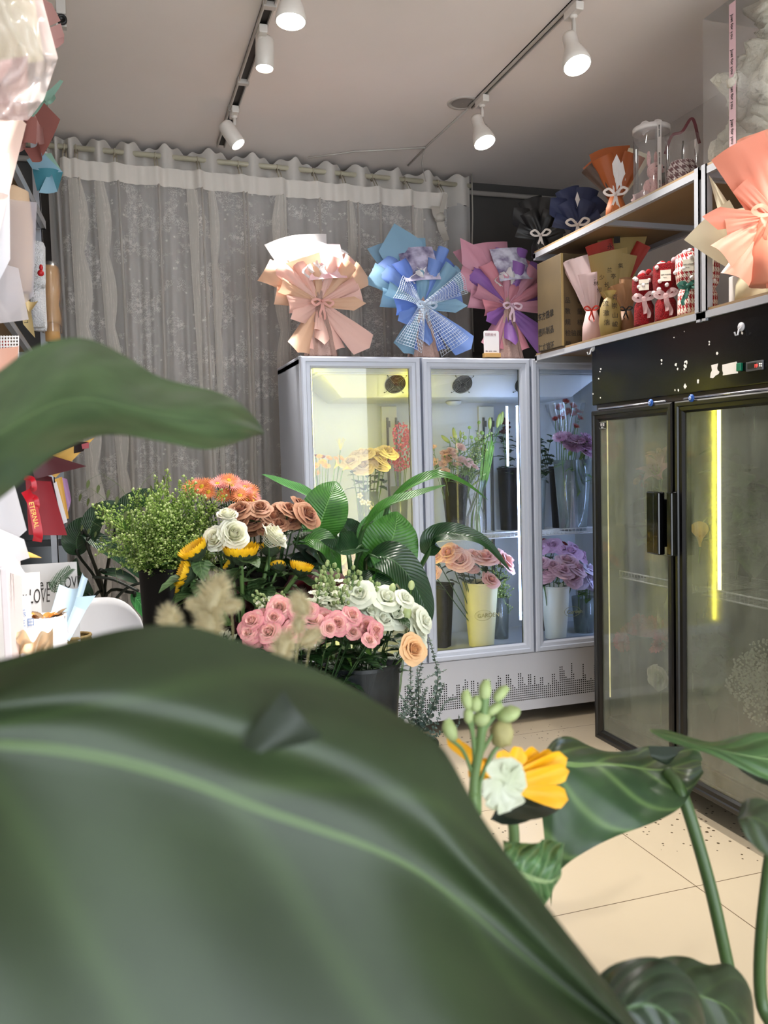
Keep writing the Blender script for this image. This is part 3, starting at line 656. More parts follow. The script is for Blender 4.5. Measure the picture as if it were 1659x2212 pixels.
# stepped flower stand in the middle
r = thing('flower_stand', 'low dark wooden stand carrying the flower buckets', 'stand', (.3, 2.5, 0))
mdk = mat('darkwood', '#2b1e16', .6)
WP(MB().box((-.12, 2.05, .44), (.78, 2.95, .47)).build('top_board', mdk, smooth=False, bevel=.004), r)
for x, y in ((-.1, 2.08), (.72, 2.08), (-.1, 2.88), (.72, 2.88)): WP(MB().box((x, y, 0), (x+.04, y+.04, .44)).build('leg', mdk, smooth=False), r)
for y in (2.09, 2.89): WP(MB().box((-.06, y, .36), (.72, y+.02, .44)).build('apron', mdk, smooth=False), r)

# ================================================================== ceiling tracks, lamps
mtr = mat('trackwhite', '#bdb7b0', .45); mslot = mat('trackslot', '#26221f', .6); mlw = mat('lampwhite', '#d6d0c8', .35)
def track(x, y0, y1, label, w=.017, slotted=True, h=.022):
    root = thing('lamp_track', label, 'track', (x, (y0+y1)/2, ZC - h))
    t = MB(); t.box((x-w, y0, ZC-h), (x-w+.006, y1, ZC)); t.box((x+w-.006, y0, ZC-h), (x+w, y1, ZC)); t.box((x-w, y0, ZC-.006), (x+w, y1, ZC))
    WP(t.build('rail', mtr, smooth=False), root); WP(MB().box((x-w+.006, y0, ZC-.012), (x+w-.006, y1, ZC-.007)).build('conductor_slot', mslot, smooth=False), root)
    return root
tA = track(.655, -1.4, 4.82, 'left ceiling lamp track with black slot and four spotlights', .022, True, .026)
tB = track(1.80, -1.4, 4.02, 'thin right ceiling lamp track ending before the curtain', .012, True, .02)
for y0, y1 in ((3.30, 3.72), (3.98, 4.20), (4.30, 4.42)):
    WP(MB().box((.655-.026, y0, ZC-.032), (.655+.026, y0+.03, ZC)).build('joiner', mtr, smooth=False, bevel=.002), tA)
b = MB(); b.tube([(1.80, 4.02, ZC-.008), (1.78, 4.55, ZC-.006), (1.78, 4.9, ZC-.006)], .006, 6); b.tube([(1.78, 4.6, ZC-.007), (1.4, 4.75, ZC-.008), (1.15, 4.85, ZC-.03)], .005, 5); b.tube([(1.78, 4.62, ZC-.007), (1.82, 4.78, ZC-.03), (1.86, 4.82, ZC-.12)], .003, 5)
tag(b.build('cable_duct', mtr), 'thin white cable running from the track end to the curtain rod', 'cable')
q = atZ(1000, 222, ZC)
r = thing('downlight', 'small unlit recessed round downlight behind the right lamp track', 'downlight', (q.x, q.y, ZC))
MB().lathe([(.058, 0), (.062, -.006), (.078, -.004), (.08, 0)], 32).build('rim', mtr, r); MB().lathe([(.001, -.003), (.057, -.003)], 32).build('diffuser', mat('difflens', '#8d8781', .5), r)
mbulb = emat('bulb', (1, .96, .90), 30)
LAMPS = []
def lamp(base, head, aim, kind, label, power, col=(1, .94, .87), cone=95, lit=True, blend=.75, grp=None):
    """base: mount on the track; head: joint at the back of the lamp head; aim: where the beam points"""
    base = V(base); head = V(head); ax = (V(aim) - head).normalized()
    root = thing('track_spotlight', label, 'spotlight', base, group=grp)
    WP(MB().box((base.x-.017, base.y-.05, ZC-.055), (base.x+.017, base.y+.05, ZC-.022)).build('adapter', mlw, smooth=False, bevel=.004), root)
    st = MB(); st.tube([V((base.x, base.y, ZC-.05)), V((base.x, base.y, head.z+.02)), head], .009, 8); st.ball(V((base.x, base.y, ZC-.058)), (.016, .016, .01), 10)
    WP(st.build('stem', mlw), root)
    R_ = frame(ax, (1, .2, 0)).to_4x4(); R_.translation = head
    if kind == 'can':
        prof = [(.001, -.01), (.03, -.01), (.037, .0), (.038, .02), (.038, .115), (.035, .117), (.033, .105)]; fz, fr_ = .107, .033
    else:
        prof = [(.001, -.012), (.026, -.012), (.029, 0), (.029, .045), (.031, .05), (.033, .056), (.045, .085), (.053, .115), (.055, .135), (.051, .138)]; fz, fr_ = .137, .0505
    WP(MB().lathe(prof, 28, R_).build('lamp_head', mlw), root)
    if kind == 'par':
        WP(MB().lathe([(.0335, .050), (.0335, .055)], 28, R_, a0=0, a1=1.1).build('vent_slot', mblk), root)
    WP(MB().lathe([(.001, fz + .008), (fr_*.6, fz+.006), (fr_, fz)], 24, R_).build('bulb_face', mbulb), root)
    ld = bpy.data.lights.new('bulb', 'SPOT'); ld.energy = power; ld.color = col; ld.spot_size = rad(cone); ld.spot_blend = blend; ld.shadow_soft_size = .03
    lo = bpy.data.objects.new('bulb_light', ld); COL.objects.link(lo)
    lo.matrix_world = (Matrix.Translation(head + ax*(fz+.015)) @ frame(-ax).to_4x4()); WP(lo, root)
    return root
def lp(px, py, Y): return at(px, py, Y)
# left track
lamp((.655, 3.02, ZC), lp(628, -35, 3.03), lp(628, 800, 2.9), 'par', 'left track spotlight cut by the top edge of the photo', 66)
lamp((.655, 3.50, ZC), lp(572, 88, 3.52), lp(566, 900, 3.4), 'can', 'white cylinder spotlight pointing straight down from the left track', 62)
lamp((.655, 4.30, ZC), lp(487, 272, 4.28), lp(575, 400, 4.18), 'can', 'tilted white cylinder spotlight nearest the curtain on the left track', 170, cone=62)
# right track
lamp((1.80, 3.02, ZC), lp(1231, 82, 3.0), lp(1275, 245, 2.86), 'par', 'near bulb spotlight with black slot on the right track', 75)
lamp((1.80, 3.88, ZC), lp(1030, 258, 3.88), lp(1075, 390, 3.75), 'par', 'far bulb spotlight on the right track beside the downlight', 75)
# ================================================================== flower kit (each mesh made once, shared by the copies)
UP = V((0, 0, 1))
PM = {}
def pm(name, *a, **k): return mat(name, *a, **k)
def petals(mb, n, r, h, half, a0=0, curl=.0, ruf=0, z0=0, nu=4, nv=4, mi=0, tipw=.9, rin=.04, seed=0, point=0, powr=.7):
    """ring of n petals: cup radius r, height h, angular half width, outward curl of the tip, ruffle"""
    for i in range(n):
        a = a0 + 2*PI*i/n + .13*math.sin(i*7.1 + seed)
        def fn(u, v, a=a, i=i):
            w = (v - .5)*2; q = math.sin(min(u*1.25, 1)*PI/2); wid = half*(q if not point else q*(1 - point*u*u)) * (1 - (1-tipw)*u)
            rho = rin*r + r*(u**powr) + curl*r*max(0, u - .6)**1.5*2.2
            z = z0 + h*(u**.9) - curl*h*max(0, u-.6)**2*2.0 - .10*h*w*w*u
            if ruf: rho += ruf*r*math.sin(w*7 + i*3 + seed)*u*u; z += ruf*h*1.2*math.sin(w*9 + i*2.3)*u*u
            ang = a + w*wid/max(rho/r, .35)*.8
            return V((rho*math.cos(ang), rho*math.sin(ang), z))
        mb.grid(fn, nu, nv, mi)
def leafm(mb, base, d, L_, w, nrm=(0, 0, 1), droop=.25, fold=.2, mi=0, nu=6, nv=4, wave=0):
    base = V(base); d = V(d).normalized(); nrm = V(nrm); s = d.cross(nrm); s = s.normalized() if s.length > .01 else V((1, 0, 0)); nn = s.cross(d)
    def fn(u, v):
        q = (v - .5)*2; wd = w*.5*math.sin(PI*min(1, u**.75))**.8 if 0 < u < 1 else 0
        return base + d*(L_*u) + s*(q*wd) + nn*(abs(q)*fold*wd - droop*L_*u*u + wave*w*math.sin(u*14 + q*2)*abs(q))
    mb.grid(fn, nu, nv, mi); return mb
def cups(mb, n, R, H, half, a0, z0, lip, seed=0, mi=0, open_=0, nu=5, nv=5):
    """overlapping cupped rose petals: bulging bowl with a rolled outer lip"""
    for i in range(n):
        a = a0 + 2*PI*i/n + .15*math.sin(i*5 + seed); k = 1 + .07*math.sin(i*3.3 + seed)
        def fn(u, v, a=a, k=k, i=i):
            w = (v - .5)*2; wid = half*math.sin(min(1, u*1.35 + .12)*PI/2); q = max(0, u - .72)/.28
            rho = R*k*(.18 + .82*math.sin(min(1, u*1.25)*PI/2)**.9) + open_*R*u*u + lip*R*q*q*(1.0 - .35*abs(w))
            rho *= 1 - .10*(1 - abs(w))*0 + .05*w*((i % 2)*2 - 1)
            z = z0 + H*k*(u - .34*w*w*u*u) - lip*H*.5*q*q*(1.15 - .6*abs(w))
            rho += .05*R*math.sin(w*5 + i*2 + seed)*u*u
            ang = a + w*wid; return V((rho*math.cos(ang), rho*math.sin(ang), z))
        mb.grid(fn, nu, nv, mi)
def petmat(name, c, c2, edge, trans=.16):
    """petal: body colour mottled between two tints, the rim of the petal in the edge colour"""
    if name in MATS: return MATS[name]
    m = mat(name, c, .62, trans=trans, col2=c2, nscale=30, sheen=.08); nt = m.node_tree; N = nt.nodes; L = nt.links
    uv = N.new('ShaderNodeUVMap'); sp = N.new('ShaderNodeSeparateXYZ'); L.new(uv.outputs[0], sp.inputs[0]); r = N.new('ShaderNodeMapRange'); r.inputs[1].default_value = .78; r.inputs[2].default_value = 1.0; L.new(sp.outputs[0], r.inputs[0])
    old = [n for n in N if n.type == 'VALTORGB'][0]; tg = [l.to_socket for l in L if l.from_node == old]; mx = N.new('ShaderNodeMix'); mx.data_type = 'RGBA'
    L.new(r.outputs[0], mx.inputs[0]); L.new(old.outputs[0], mx.inputs[6]); mx.inputs[7].default_value = srgb(edge)
    for t in tg: L.new(mx.outputs[2], t)
    return m
def M_rose(c, cc, name, open_=1.0, r=.027, cal=True, edge=None):
    mo = petmat('pet_'+name, c, cc, edge or cc); gr = pm('calyx', '#4e6a34', .6)
    mb = MB()
    def core(u, v):
        a = v*2*PI*2.3; R = r*(.06 + .24*v); return V((R*math.cos(a), R*math.sin(a), r*(.55 + .78*u - .10*v + .05*math.sin(v*19)*u)))
    mb.grid(core, 3, 26)
    cups(mb, 3, r*.36, r*1.12, 1.2, .3, r*.22, .12, 1); cups(mb, 3, r*.50, r*1.12, 1.15, 1.3, r*.15, .3*open_, 2, open_=.06); cups(mb, 4, r*.64, r*1.08, .95, .4, r*.08, .5*open_, 3, open_=.10)
    cups(mb, 4, r*.76, r*.98, .95, 1.0, r*.03, .7*open_, 5, open_=.16*open_); cups(mb, 5, r*.84, r*.80, .74, .1, r*.0, .85*open_, 8, open_=.32*open_)
    if cal: mb.lathe([(.001, -r*.5), (r*.2, -r*.4), (r*.28, -r*.1), (r*.42, r*.1)], 8, None, 1); petals(mb, 5, r*.8, r*.25, .16, .1, .3, z0=-r*.15, mi=1, nu=3, nv=2, point=.9)
    return mb.mesh('rose_bloom', [mo, gr])
def M_lisi(c, name, r=.032):
    mo = pm('pet_'+name, c, .6, trans=.2, sheen=.1, col2='#e9ecd8', nscale=18); mb = MB()
    def core(u, v):
        a = v*2*PI*1.6; R = r*(.12 + .2*v); return V((R*math.cos(a), R*math.sin(a), r*(.45 + .75*u - .1*v)))
    mb.grid(core, 3, 20); cups(mb, 3, r*.45, r*.95, 1.1, .3, r*.15, .3, 1, open_=.1); cups(mb, 4, r*.62, r*.9, .95, .9, r*.08, .6, 4, open_=.25); cups(mb, 5, r*.75, r*.72, .8, .2, 0, .8, 6, open_=.35)
    mb.lathe([(.001, -r*.4), (r*.2, -r*.3), (r*.3, r*.1)], 8, None, 1); return mb.mesh('lisianthus_bloom', [mo, pm('calyx', '#4e6a34', .6)])
def M_carn(c, cc, name, r=.024):
    mo = pm('pet_'+name, c, .7, trans=.2, col2=cc, nscale=30); mb = MB()
    for k, (rr, hh) in enumerate(((.25, 1.1), (.5, 1.05), (.75, .85), (1, .6))): petals(mb, 5+k, r*rr, r*hh, .55, k*.7, .5, .16, z0=0, seed=k*3, nu=4, nv=6)
    mb.lathe([(.001, -r*1.1), (r*.2, -r*1.0), (r*.26, -r*.1), (r*.3, r*.1)], 8, None, 1); return mb.mesh('carnation_bloom', [mo, pm('calyx2', '#6d8a4e', .6)])
def M_daisy(c, cc, disc, name, r=.03, n=20, layers=2, lift=.25, dr=.25):
    mo = pm('pet_'+name, c, .6, trans=.2, col2=cc, nscale=40); md = pm('disc_'+name, disc, .8, bump=.5, bscale=400); mb = MB()
    for l in range(layers):
        for i in range(n):
            a = 2*PI*(i + .5*l)/n; d = V((math.cos(a), math.sin(a), lift*(1 + l*.8))); leafm(mb, V((math.cos(a), math.sin(a), 0))*r*dr*.7 + UP*(l*r*.05), d, r*(.8 - .14*l), r*2.6/n*(1.3 if n < 8 or n > 22 else 1.0), UP, .12 + .05*math.sin(i*5), -.5, 0, 3, 2)
    mb.lathe([(.001, r*.10), (r*dr*.6, r*.09), (r*dr, r*.02), (r*dr, -r*.05)], 14, None, 1); mb.lathe([(.001, -r*.3), (r*.2, -r*.2), (r*dr*1.1, -r*.02)], 10, None, 2)
    return mb.mesh('daisy_bloom', [mo, md, pm('calyx', '#4e6a34', .6)])
def M_sun(r=.047):
    mo = pm('pet_sun', '#e9b010', .55, trans=.15, col2='#f2c51b', nscale=30); md = pm('disc_sun', '#2c1a0c', .9, bump=.6, bscale=300); mc = pm('bract', '#22301d', .75, col2='#37492a', nscale=60); mb = MB()
    for l in range(2):
        for i in range(22):
            a = 2*PI*(i + .5*l)/22; d = V((math.cos(a)*(.55-.12*l), math.sin(a)*(.55-.12*l), 1)); leafm(mb, V((math.cos(a), math.sin(a), .12))*r*.82, d, r*.62, r*.26, V((math.cos(a), math.sin(a), 0))*-1 + UP*.2, -.12, .35, 0, 4, 2)
    mb.lathe([(.001, r*.2), (r*.6, r*.22), (r*.85, r*.12)], 24, None, 1)
    mb.lathe([(.001, -r*.55), (r*.14, -r*.5), (r*.4, -r*.3), (r*.8, -.02*r), (r*.87, r*.14)], 24, None, 2)
    for l in range(4):
        for i in range(14):
            a = 2*PI*(i + .5*l)/14; q = .35 + l*.17; b = V((math.cos(a)*q*r, math.sin(a)*q*r, (-.42 + l*.16)*r)); leafm(mb, b, V((math.cos(a), math.sin(a), .55)), r*.42, r*.22, UP, -.25, .1, 2, 3, 2)
    return mb.mesh('sunflower_head', [mo, md, mc])
def M_lily(c, cc, name, r=.06):
    mo = pm('pet_'+name, c, .5, trans=.2, col2=cc, nscale=12); mb = MB()
    for i in range(6):
        a = 2*PI*i/6; c_, s_ = math.cos(a), math.sin(a); wd = r*(.42 if i % 2 else .3)
        def fn(u, v, c_=c_, s_=s_, wd=wd):
            q = (v-.5)*2; rho = r*(.12 + .3*u + .75*u**3); z = r*1.15*math.sin(u*1.7) - .25*r*q*q*0; w_ = wd*math.sin(PI*min(u**.8*.96 + .02, 1))
            return V((rho*c_ - s_*q*w_, rho*s_ + c_*q*w_, z + .12*r*abs(q)))
        mb.grid(fn, 7, 4, 0)
        mb.tube([(0, 0, .1*r), (c_*.22*r, s_*.22*r, r*.8), (c_*.3*r, s_*.3*r, r*1.1)], .0012, 4, 1); mb.ball((c_*.3*r, s_*.3*r, r*1.12), (.003, .003, .0045), 5, 2)
    return mb.mesh('lily_bloom', [mo, pm('fila', '#b9c46a', .6), pm('anther', '#7a3a12', .8)])
def M_bud(c, cc, name, r=.012, h=.07):
    mb = MB().lathe([(.001, 0), (r*.6, h*.06), (r*.95, h*.3), (r, h*.55), (r*.7, h*.85), (.001, h)], 9, rip=.06, ripn=3); return mb.mesh('bud', pm('bud_'+name, c, .5, col2=cc, nscale=20, trans=.1))
def M_calla(r=.03):
    def fn(u, v):
        a = 2*PI*(v*1.08); rr = r*(.15 + .85*u**1.6)*(1 + .35*u*math.cos(a)); return V((rr*math.cos(a), rr*math.sin(a), r*2.4*u**.8 + .5*r*u*u*math.cos(a)))
    mb = MB().grid(fn, 8, 18); mb.tube([(0, 0, .01), (0, 0, .05)], [.004, .003], 6, 1); return mb.mesh('calla_bloom', [pm('calla', '#f0c873', .45, trans=.2), pm('spadix', '#e0a21a', .8)])
def M_puff(c, cc, name, r=.05, n=90, s=.008, ell=(1, 1, 1)):
    rr = random.Random(len(name)); mb = MB(); 
    for i in range(n):
        z = 1 - 2*(i+.5)/n; a = i*2.399963; q = math.sqrt(max(0, 1-z*z)); k = r*rr.uniform(.8, 1.05); mb.ball((k*q*math.cos(a)*ell[0], k*q*math.sin(a)*ell[1], k*z*ell[2]), s*rr.uniform(.7, 1.2), 5)
    return mb.mesh('cluster', pm('puff_'+name, c, .8, col2=cc, nscale=60, trans=.1))
mstem = pm('stem', '#56743a', .55); mstem2 = pm('stemdark', '#2f4a26', .55); mleafd = leafmat('roseleaf', '#1c3418', '#2a4a22', '#3d6030', .4, 7, .1, .03, .6, .25); mleafl = leafmat('paleleaf', '#4f7330', '#668a3c', '#86a85a', .45, 7, .15, .03, .6, .25)
U_STEM = MB().tube([(0, 0, 0), (0, 0, .35), (0, 0, .7), (0, 0, 1)], 1.0, 6).mesh('stem', mstem)
U_STEMD = U_STEM.copy(); U_STEMD.materials[0] = mstem2
def M_leaf(m_, L_=.06, w=.04, nm='leaf', droop=.25): return leafm(MB(), (0, 0, 0), (1, 0, .25), L_, w, UP, droop, .25, wave=.05).mesh(nm, m_)
ROSELEAF = M_leaf(mleafd); PALELEAF = M_leaf(mleafl); BIGLEAF = M_leaf(leafmat('sunleaf', '#36502c', '#4c6a3c', '#6f8a58', .55, 6, .12, .03, .5, .3), .10, .085, droop=.5); LONGLEAF = M_leaf(mleafl, .10, .018)
def qz(d): return UP.rotation_difference(V(d).normalized())
SEED = random.Random(11)
def flower(name, cat, label, base, head, bloom, scale=1.0, face=None, sr=.0022, leaves=(), group=None, stem=None, bname='bloom', leafmesh=None, leafscale=1.0, extra=None):
    """cut flower: thing at the foot of its stem > stem, bloom, leaf..."""
    base = V(base); head = V(head); d = head - base; Ls = d.length
    r = thing(name, label, cat, base, 0, group)
    put(stem or U_STEM, 'stem', r, (0, 0, 0), qz(d), (sr, sr, Ls))
    f = (V(face) if face is not None else (d.normalized() + V((0, -.5, .3)))).normalized() + V((SEED.uniform(-.28, .28), SEED.uniform(-.2, .2), SEED.uniform(-.25, .25)))*(0 if bname in ('flower_head', 'bud', 'flower_cluster') else 1)
    q = qz(f) @ Quaternion((0, 0, 1), SEED.uniform(0, 6.28))
    put(bloom, bname, r, d, q, scale)
    for t in leaves:
        a = SEED.uniform(0, 6.28); put(leafmesh or ROSELEAF, 'leaf', r, d*t, Quaternion((0, 0, 1), a) @ Quaternion((0, 1, 0), SEED.uniform(-.4, .5)), leafscale*SEED.uniform(.8, 1.25))
    if extra:
        for nm, me, t, off, sc_ in extra: put(me, nm, r, d*t + V(off), qz(V(off) + UP*.06), sc_)
    return r
# ------------------------------------------------------------------ containers
def glassvase(name, label, c, r0, r1, h, water=.35, sq=0, group=None, col='#eef6f2'):
    root = thing(name, label, 'vase', c, 0, group)
    MB().lathe([(.001, .0), (r0, .0), (r1, h), (r1-.003, h), (r0-.003, .006), (.001, .006)], 24, sq=sq).build('vase_wall', glassmat('vaseglass', col, .05, .09, filmcol='#dfeaf0'), root)
    if water:
        k = r0 + (r1-r0)*water - .004; MB().lathe([(.001, .008), (r0-.005, .008), (k, h*water), (.001, h*water)], 24, sq=sq).build('water', glassmat('water', '#c9d8b4', .03, .12, filmcol='#a8b27a'), root)
    return root
def bucket(name, label, c, r0, r1, h, m_, sq=0, rim=True, rip=0, group=None, cat='bucket', ripn=16, rz=0):
    root = thing(name, label, cat, c, rz, group)
    M_ = Matrix.Rotation(PI/4, 4, 'Z') if sq else None
    mb = MB().lathe([(.001, 0), (r0, 0), (r0*1.0, .004), (r1, h-.012), (r1+.004 if rim else r1, h-.01), (r1+.004 if rim else r1, h), (r1-.004, h), (r0-.004, .008), (.001, .008)], 64 if (sq or rip) else 28, M_, sq=sq, rip=rip, ripn=ripn)
    mb.build('shell', m_, root, autos=True)
    return root
def scaled(px, Y, n): # n photo pixels at depth Y in metres
    return n*mpp(at(px[0], px[1], Y))
mbb = mat('bucketblack', '#060606', .45, spec=.2, col2='#0a0a08', nscale=4); mcream = mat('bucketcream', '#d8d3a8', .5); mwhiteb = mat('bucketwhite', '#dfe0d4', .45)
R_TAN = M_rose('#8e4a38', '#a9704f', 'tan', .9, edge='#b98a6a'); R_WHITE = M_rose('#dfe0bc', '#ecebd2', 'whiterose', .45, .03, edge='#f4f2e4'); R_PINK = M_rose('#edb9a8', '#f0c8b8', 'pinkspray', .9, .02, edge='#d4808c')
R_PINK2 = M_rose('#edc4b0', '#efd0c0', 'pinkspray2', .7, .02, edge='#e99aa0'); R_RED = M_rose('#5a0a14', '#3c060d', 'redrose', 1.0, .035); R_CREAM = M_rose('#d8bf84', '#cdae7c', 'creamrose', 1.0, .028, edge='#ecd9ae'); R_PEACH = M_rose('#e9b57c', '#efc594', 'peachrose', .8, .034)
R_BLUSH = M_rose('#e0988c', '#e8aa9c', 'blushrose', .9, .03, edge='#f3cbc2'); R_LAV = M_rose('#c79ac0', '#d8aecb', 'lavrose', 1.0, .03); R_PALEP = M_rose('#d09ab0', '#cf9dae', 'palepinkrose', 1.0, .03, edge='#edc8d4')
LISI = M_lisi('#d9dcc8', 'lisi'); CARN_P = M_carn('#e9bcae', '#efcfc2', 'carnpink', .013); CARN_L = M_carn('#d39bc6', '#ecd0e8', 'carnlav', .026)
MUM_O = M_daisy('#d97a4a', '#e2955c', '#c9a820', 'mumorange', .024, 22, 2); MUM_P = M_daisy('#e08a86', '#e8a59c', '#b9a71e', 'mumpink', .024, 22, 2)
SUNF = M_sun(); GERB_Y = M_daisy('#eaa94a', '#f0c060', '#c98a30', 'gerby', .03, 24, 2, .3); GERB_R = M_daisy('#8f2316', '#a63320', '#4a120c', 'gerbr', .034, 18, 2, 1.0)
LILY_P = M_lily('#d8808e', '#ecc4c4', 'lilypink'); LILY_W = M_lily('#efe9c8', '#f3f0da', 'lilywhite', .045); LBUD = M_bud('#8fa04e', '#b4bd74', 'lilybud', .012, .075); SBUD = M_bud('#a9b878', '#c5cf9a', 'smallbud', .007, .02); CALLA = M_calla()
def M_stock():
    mb = MB(); rr = random.Random(4); mb.tube([(0, 0, 0), (.003, 0, .05), (0, 0, .11)], [.004, .003, .002], 6, 1)
    for i in range(34):
        t = i/34; a = i*2.4; z = t*.11; k = .026*(1 - .7*t) + .005
        c = V((k*math.cos(a), k*math.sin(a), z + .008))
        if t < .55:
            for j in range(4):
                b = a + j*1.57; leafm(mb, c, V((math.cos(b), math.sin(b), .5)), .013, .012, UP, .2, .1, 0, 3, 2)
        else: mb.ball(c, (.005, .005, .0065), 6, 2)
        mb.tube([(0, 0, z), c], .001, 3, 1)
    return mb.mesh('stock_spike', [pm('stockwhite', '#e9ecd6', .7, trans=.2), pm('stem', '#56743a'), pm('stockbud', '#8fa067', .7)])
STOCK = M_stock()
def M_sprig(seed):
    rr = random.Random(seed); mb = MB(); gst = 0
    def br(p, d, L_, r, lvl):
        pts = [p]; q = p
        for k in range(4): d = (d + V((rr.uniform(-.12, .12), rr.uniform(-.12, .12), .06))).normalized(); q = q + d*(L_/4); pts.append(q)
        mb.tube(pts, [r, r*.9, r*.8, r*.6, r*.5], 3, 0, caps=False)
        if lvl == 0:
            for k in range(10):
                t = .3 + .7*k/10; i = min(int(t*4), 3); o_ = pts[i].lerp(pts[i+1], t*4 - i); a = rr.uniform(0, 6.28); br(o_, V((math.cos(a)*.75, math.sin(a)*.75, .9)).normalized(), L_*.26*(1.25 - t*.6), r*.6, 1)
            for k in range(5):
                t = .12 + .7*rr.random(); i = min(int(t*4), 3); o_ = pts[i].lerp(pts[i+1], t*4 - i); a = rr.uniform(0, 6.28); leafm(mb, o_, V((math.cos(a), math.sin(a), .8)), .035, .009, UP, .1, .1, 2, 3, 2)
        else:
            for k in range(9):
                t = .25 + .75*k/9; i = min(int(t*4), 3); o_ = pts[i].lerp(pts[i+1], t*4 - i); a = rr.uniform(0, 6.28); c = o_ + V((math.cos(a), math.sin(a), .5))*.0055; mb.ball(c, (.0026, .0026, .0022), 4, 1)
            mb.ball(q, .004, 4, 3)
    br(V((0, 0, 0)), UP, .26, .0013, 0)
    return mb.mesh('sprig', [pm('spst', '#56772e', .6), pm('sppod', '#98b654', .6, trans=.2), pm('splf', '#46692a', .5, trans=.2), pm('sptop', '#c4d38c', .7, trans=.2)])
SPRIGS = [M_sprig(s) for s in (1, 2, 3, 4)]
# ================================================================== middle flower stand: buckets and their cut flowers
def c2(x, y): return (360 + x/4.608, 1000 + y/4.608)
def c3(x, y): return (480 + x/3.456, 1240 + y/3.456)
ZT = .47
def bk(name, label, px, pyt, Y, wtop, h, m_, sq=4, k=.8, **kw):
    t = at(px, pyt, Y); r1 = wtop*mpp(t)/2; return bucket(name, label, (t.x, Y, t.z - h), r1*k, r1, h, m_, sq, **kw), t
def stand_on(t, h): # plinth under a raised bucket
    pass
# -- pennycress bucket (tall, far left of the stand)
YA = 2.62
t = at(368, 1222, YA); hA_ = t.z - ZT
bA = bucket('flower_bucket', 'tall square black bucket full of fine green pennycress', (t.x, YA, ZT), .058, .078, hA_, mbb, 4, group=None)
rr = random.Random(21)
for i in range(150):
    # fan out of the bucket mouth; tips fill the rounded dome seen in the photo
    a = rr.uniform(0, 2*PI); el = rr.random()**.5; side = math.cos(a)*el; dep = math.sin(a)*el
    hgt = rr.uniform(.55, 1.0); tip = V((t.x + .02 + .20*side*hgt, YA - .03 + .14*dep*hgt, t.z + (.29 - .24*el*el)*hgt + rr.uniform(-.02, .03)))
    if i % 7 == 0: tip = V((t.x - .20 + rr.uniform(0, .12), YA - .12 + .1*rr.random(), t.z + .06 + rr.uniform(-.04, .15)))
    base = V((t.x + .05*side, YA + .05*dep, t.z - .03)); d = tip - base; o = put(SPRIGS[i % 4], 'pennycress_sprig', None, base, qz(d) @ Quaternion((0, 0, 1), rr.uniform(0, 6.28)), (1.0, 1.0, d.length/.26))
    tag(o, 'fine green pennycress sprig standing in the tall black bucket', 'foliage sprig', 'pennycress sprigs in the tall black bucket')
# sea oats
def M_oat():
    mb = MB(); P = bez([(0, 0, 0), (.02, 0, .15), (.05, 0, .27), (.12, 0, .33)], 6); mb.tube(P, .0009, 4, 0)
    for k, t_ in enumerate((.55, .68, .8, .9, 1.0)):
        p = P[int(t_*(len(P)-1))]; q = p + V((.01 + .008*k, 0, -.02)); mb.tube([p, q], .0004, 3, 0); leafm(mb, q, V((.25, .1, -1)), .034, .012, V((0, -1, 0)), 0, .1, 1, 5, 2)
    return mb.mesh('oat', [pm('oatst', '#5b6a3c', .6), pm('oatsp', '#4f5a2c', .7, trans=.2)])
OAT = M_oat()
for i, (px, py, rz, s) in enumerate(((262, 1150, 2.6, .75), (285, 1105, 0.6, .7), (300, 1130, 3.3, .8), (280, 1120, 1.2, .62), (250, 1170, 2.9, .55), (470, 1230, .2, .45), (455, 1240, 1.0, .5))):
    b_ = at(px, py, 2.5 if i < 5 else 2.3); o = put(OAT, 'sea_oat', None, b_, Quaternion((0, 0, 1), rz), s)
    o.location.z = b_.z - (.12 if i < 5 else .05)
    tag(o, 'thin sea oat stem with flat hanging seeds ' + ('left of the pennycress, ' + ['bowing left', 'upright and tallest', 'behind its edge', 'beside its top', 'lowest one'][i] if i < 5 else ('crossing the white netted roses' if i == 5 else 'low beside the white netted roses')), 'grass stem', 'sea oat stems')
# -- chrysanthemums behind
YM = 2.66; t = at(500, 1130, YM)
bucket('flower_bucket', 'black bucket behind the tan roses holding orange chrysanthemums', (t.x + .02, YM, ZT), .05, .068, t.z - ZT - .12, mbb, 4)
mums = [(560, 190), (620, 172), (680, 200), (505, 205), (690, 275), (780, 240), (835, 280), (872, 330), (730, 325), (685, 355), (800, 368), (868, 380), (300, 215), (350, 235), (235, 235), (395, 225), (560, 335), (648, 222), (600, 250), (755, 290), (415, 290), (265, 290)]
for i, (x, y) in enumerate(sorted(mums)):
    px, py = c2(x, y); h = at(px, py, YM - .05 + .05*((i*7) % 5)/5); pk = (i*3) % 5 in (1, 3); dx = (px - 490)/60
    flower('chrysanthemum', 'flower', ('pink-orange' if pk else 'orange') + ' chrysanthemum behind the pennycress, ' + nth(i, len(mums)) + ' of them', (t.x + .02 + .02*dx, YM, t.z - .22), h, MUM_P if pk else MUM_O, SEED.uniform(1.25, 1.5), (dx*.5 + SEED.uniform(-.3, .3), -.75, .75 + SEED.uniform(-.4, .3)), .0018, (.6, .8), 'orange and pink chrysanthemums behind the roses', U_STEMD, leafscale=.7)
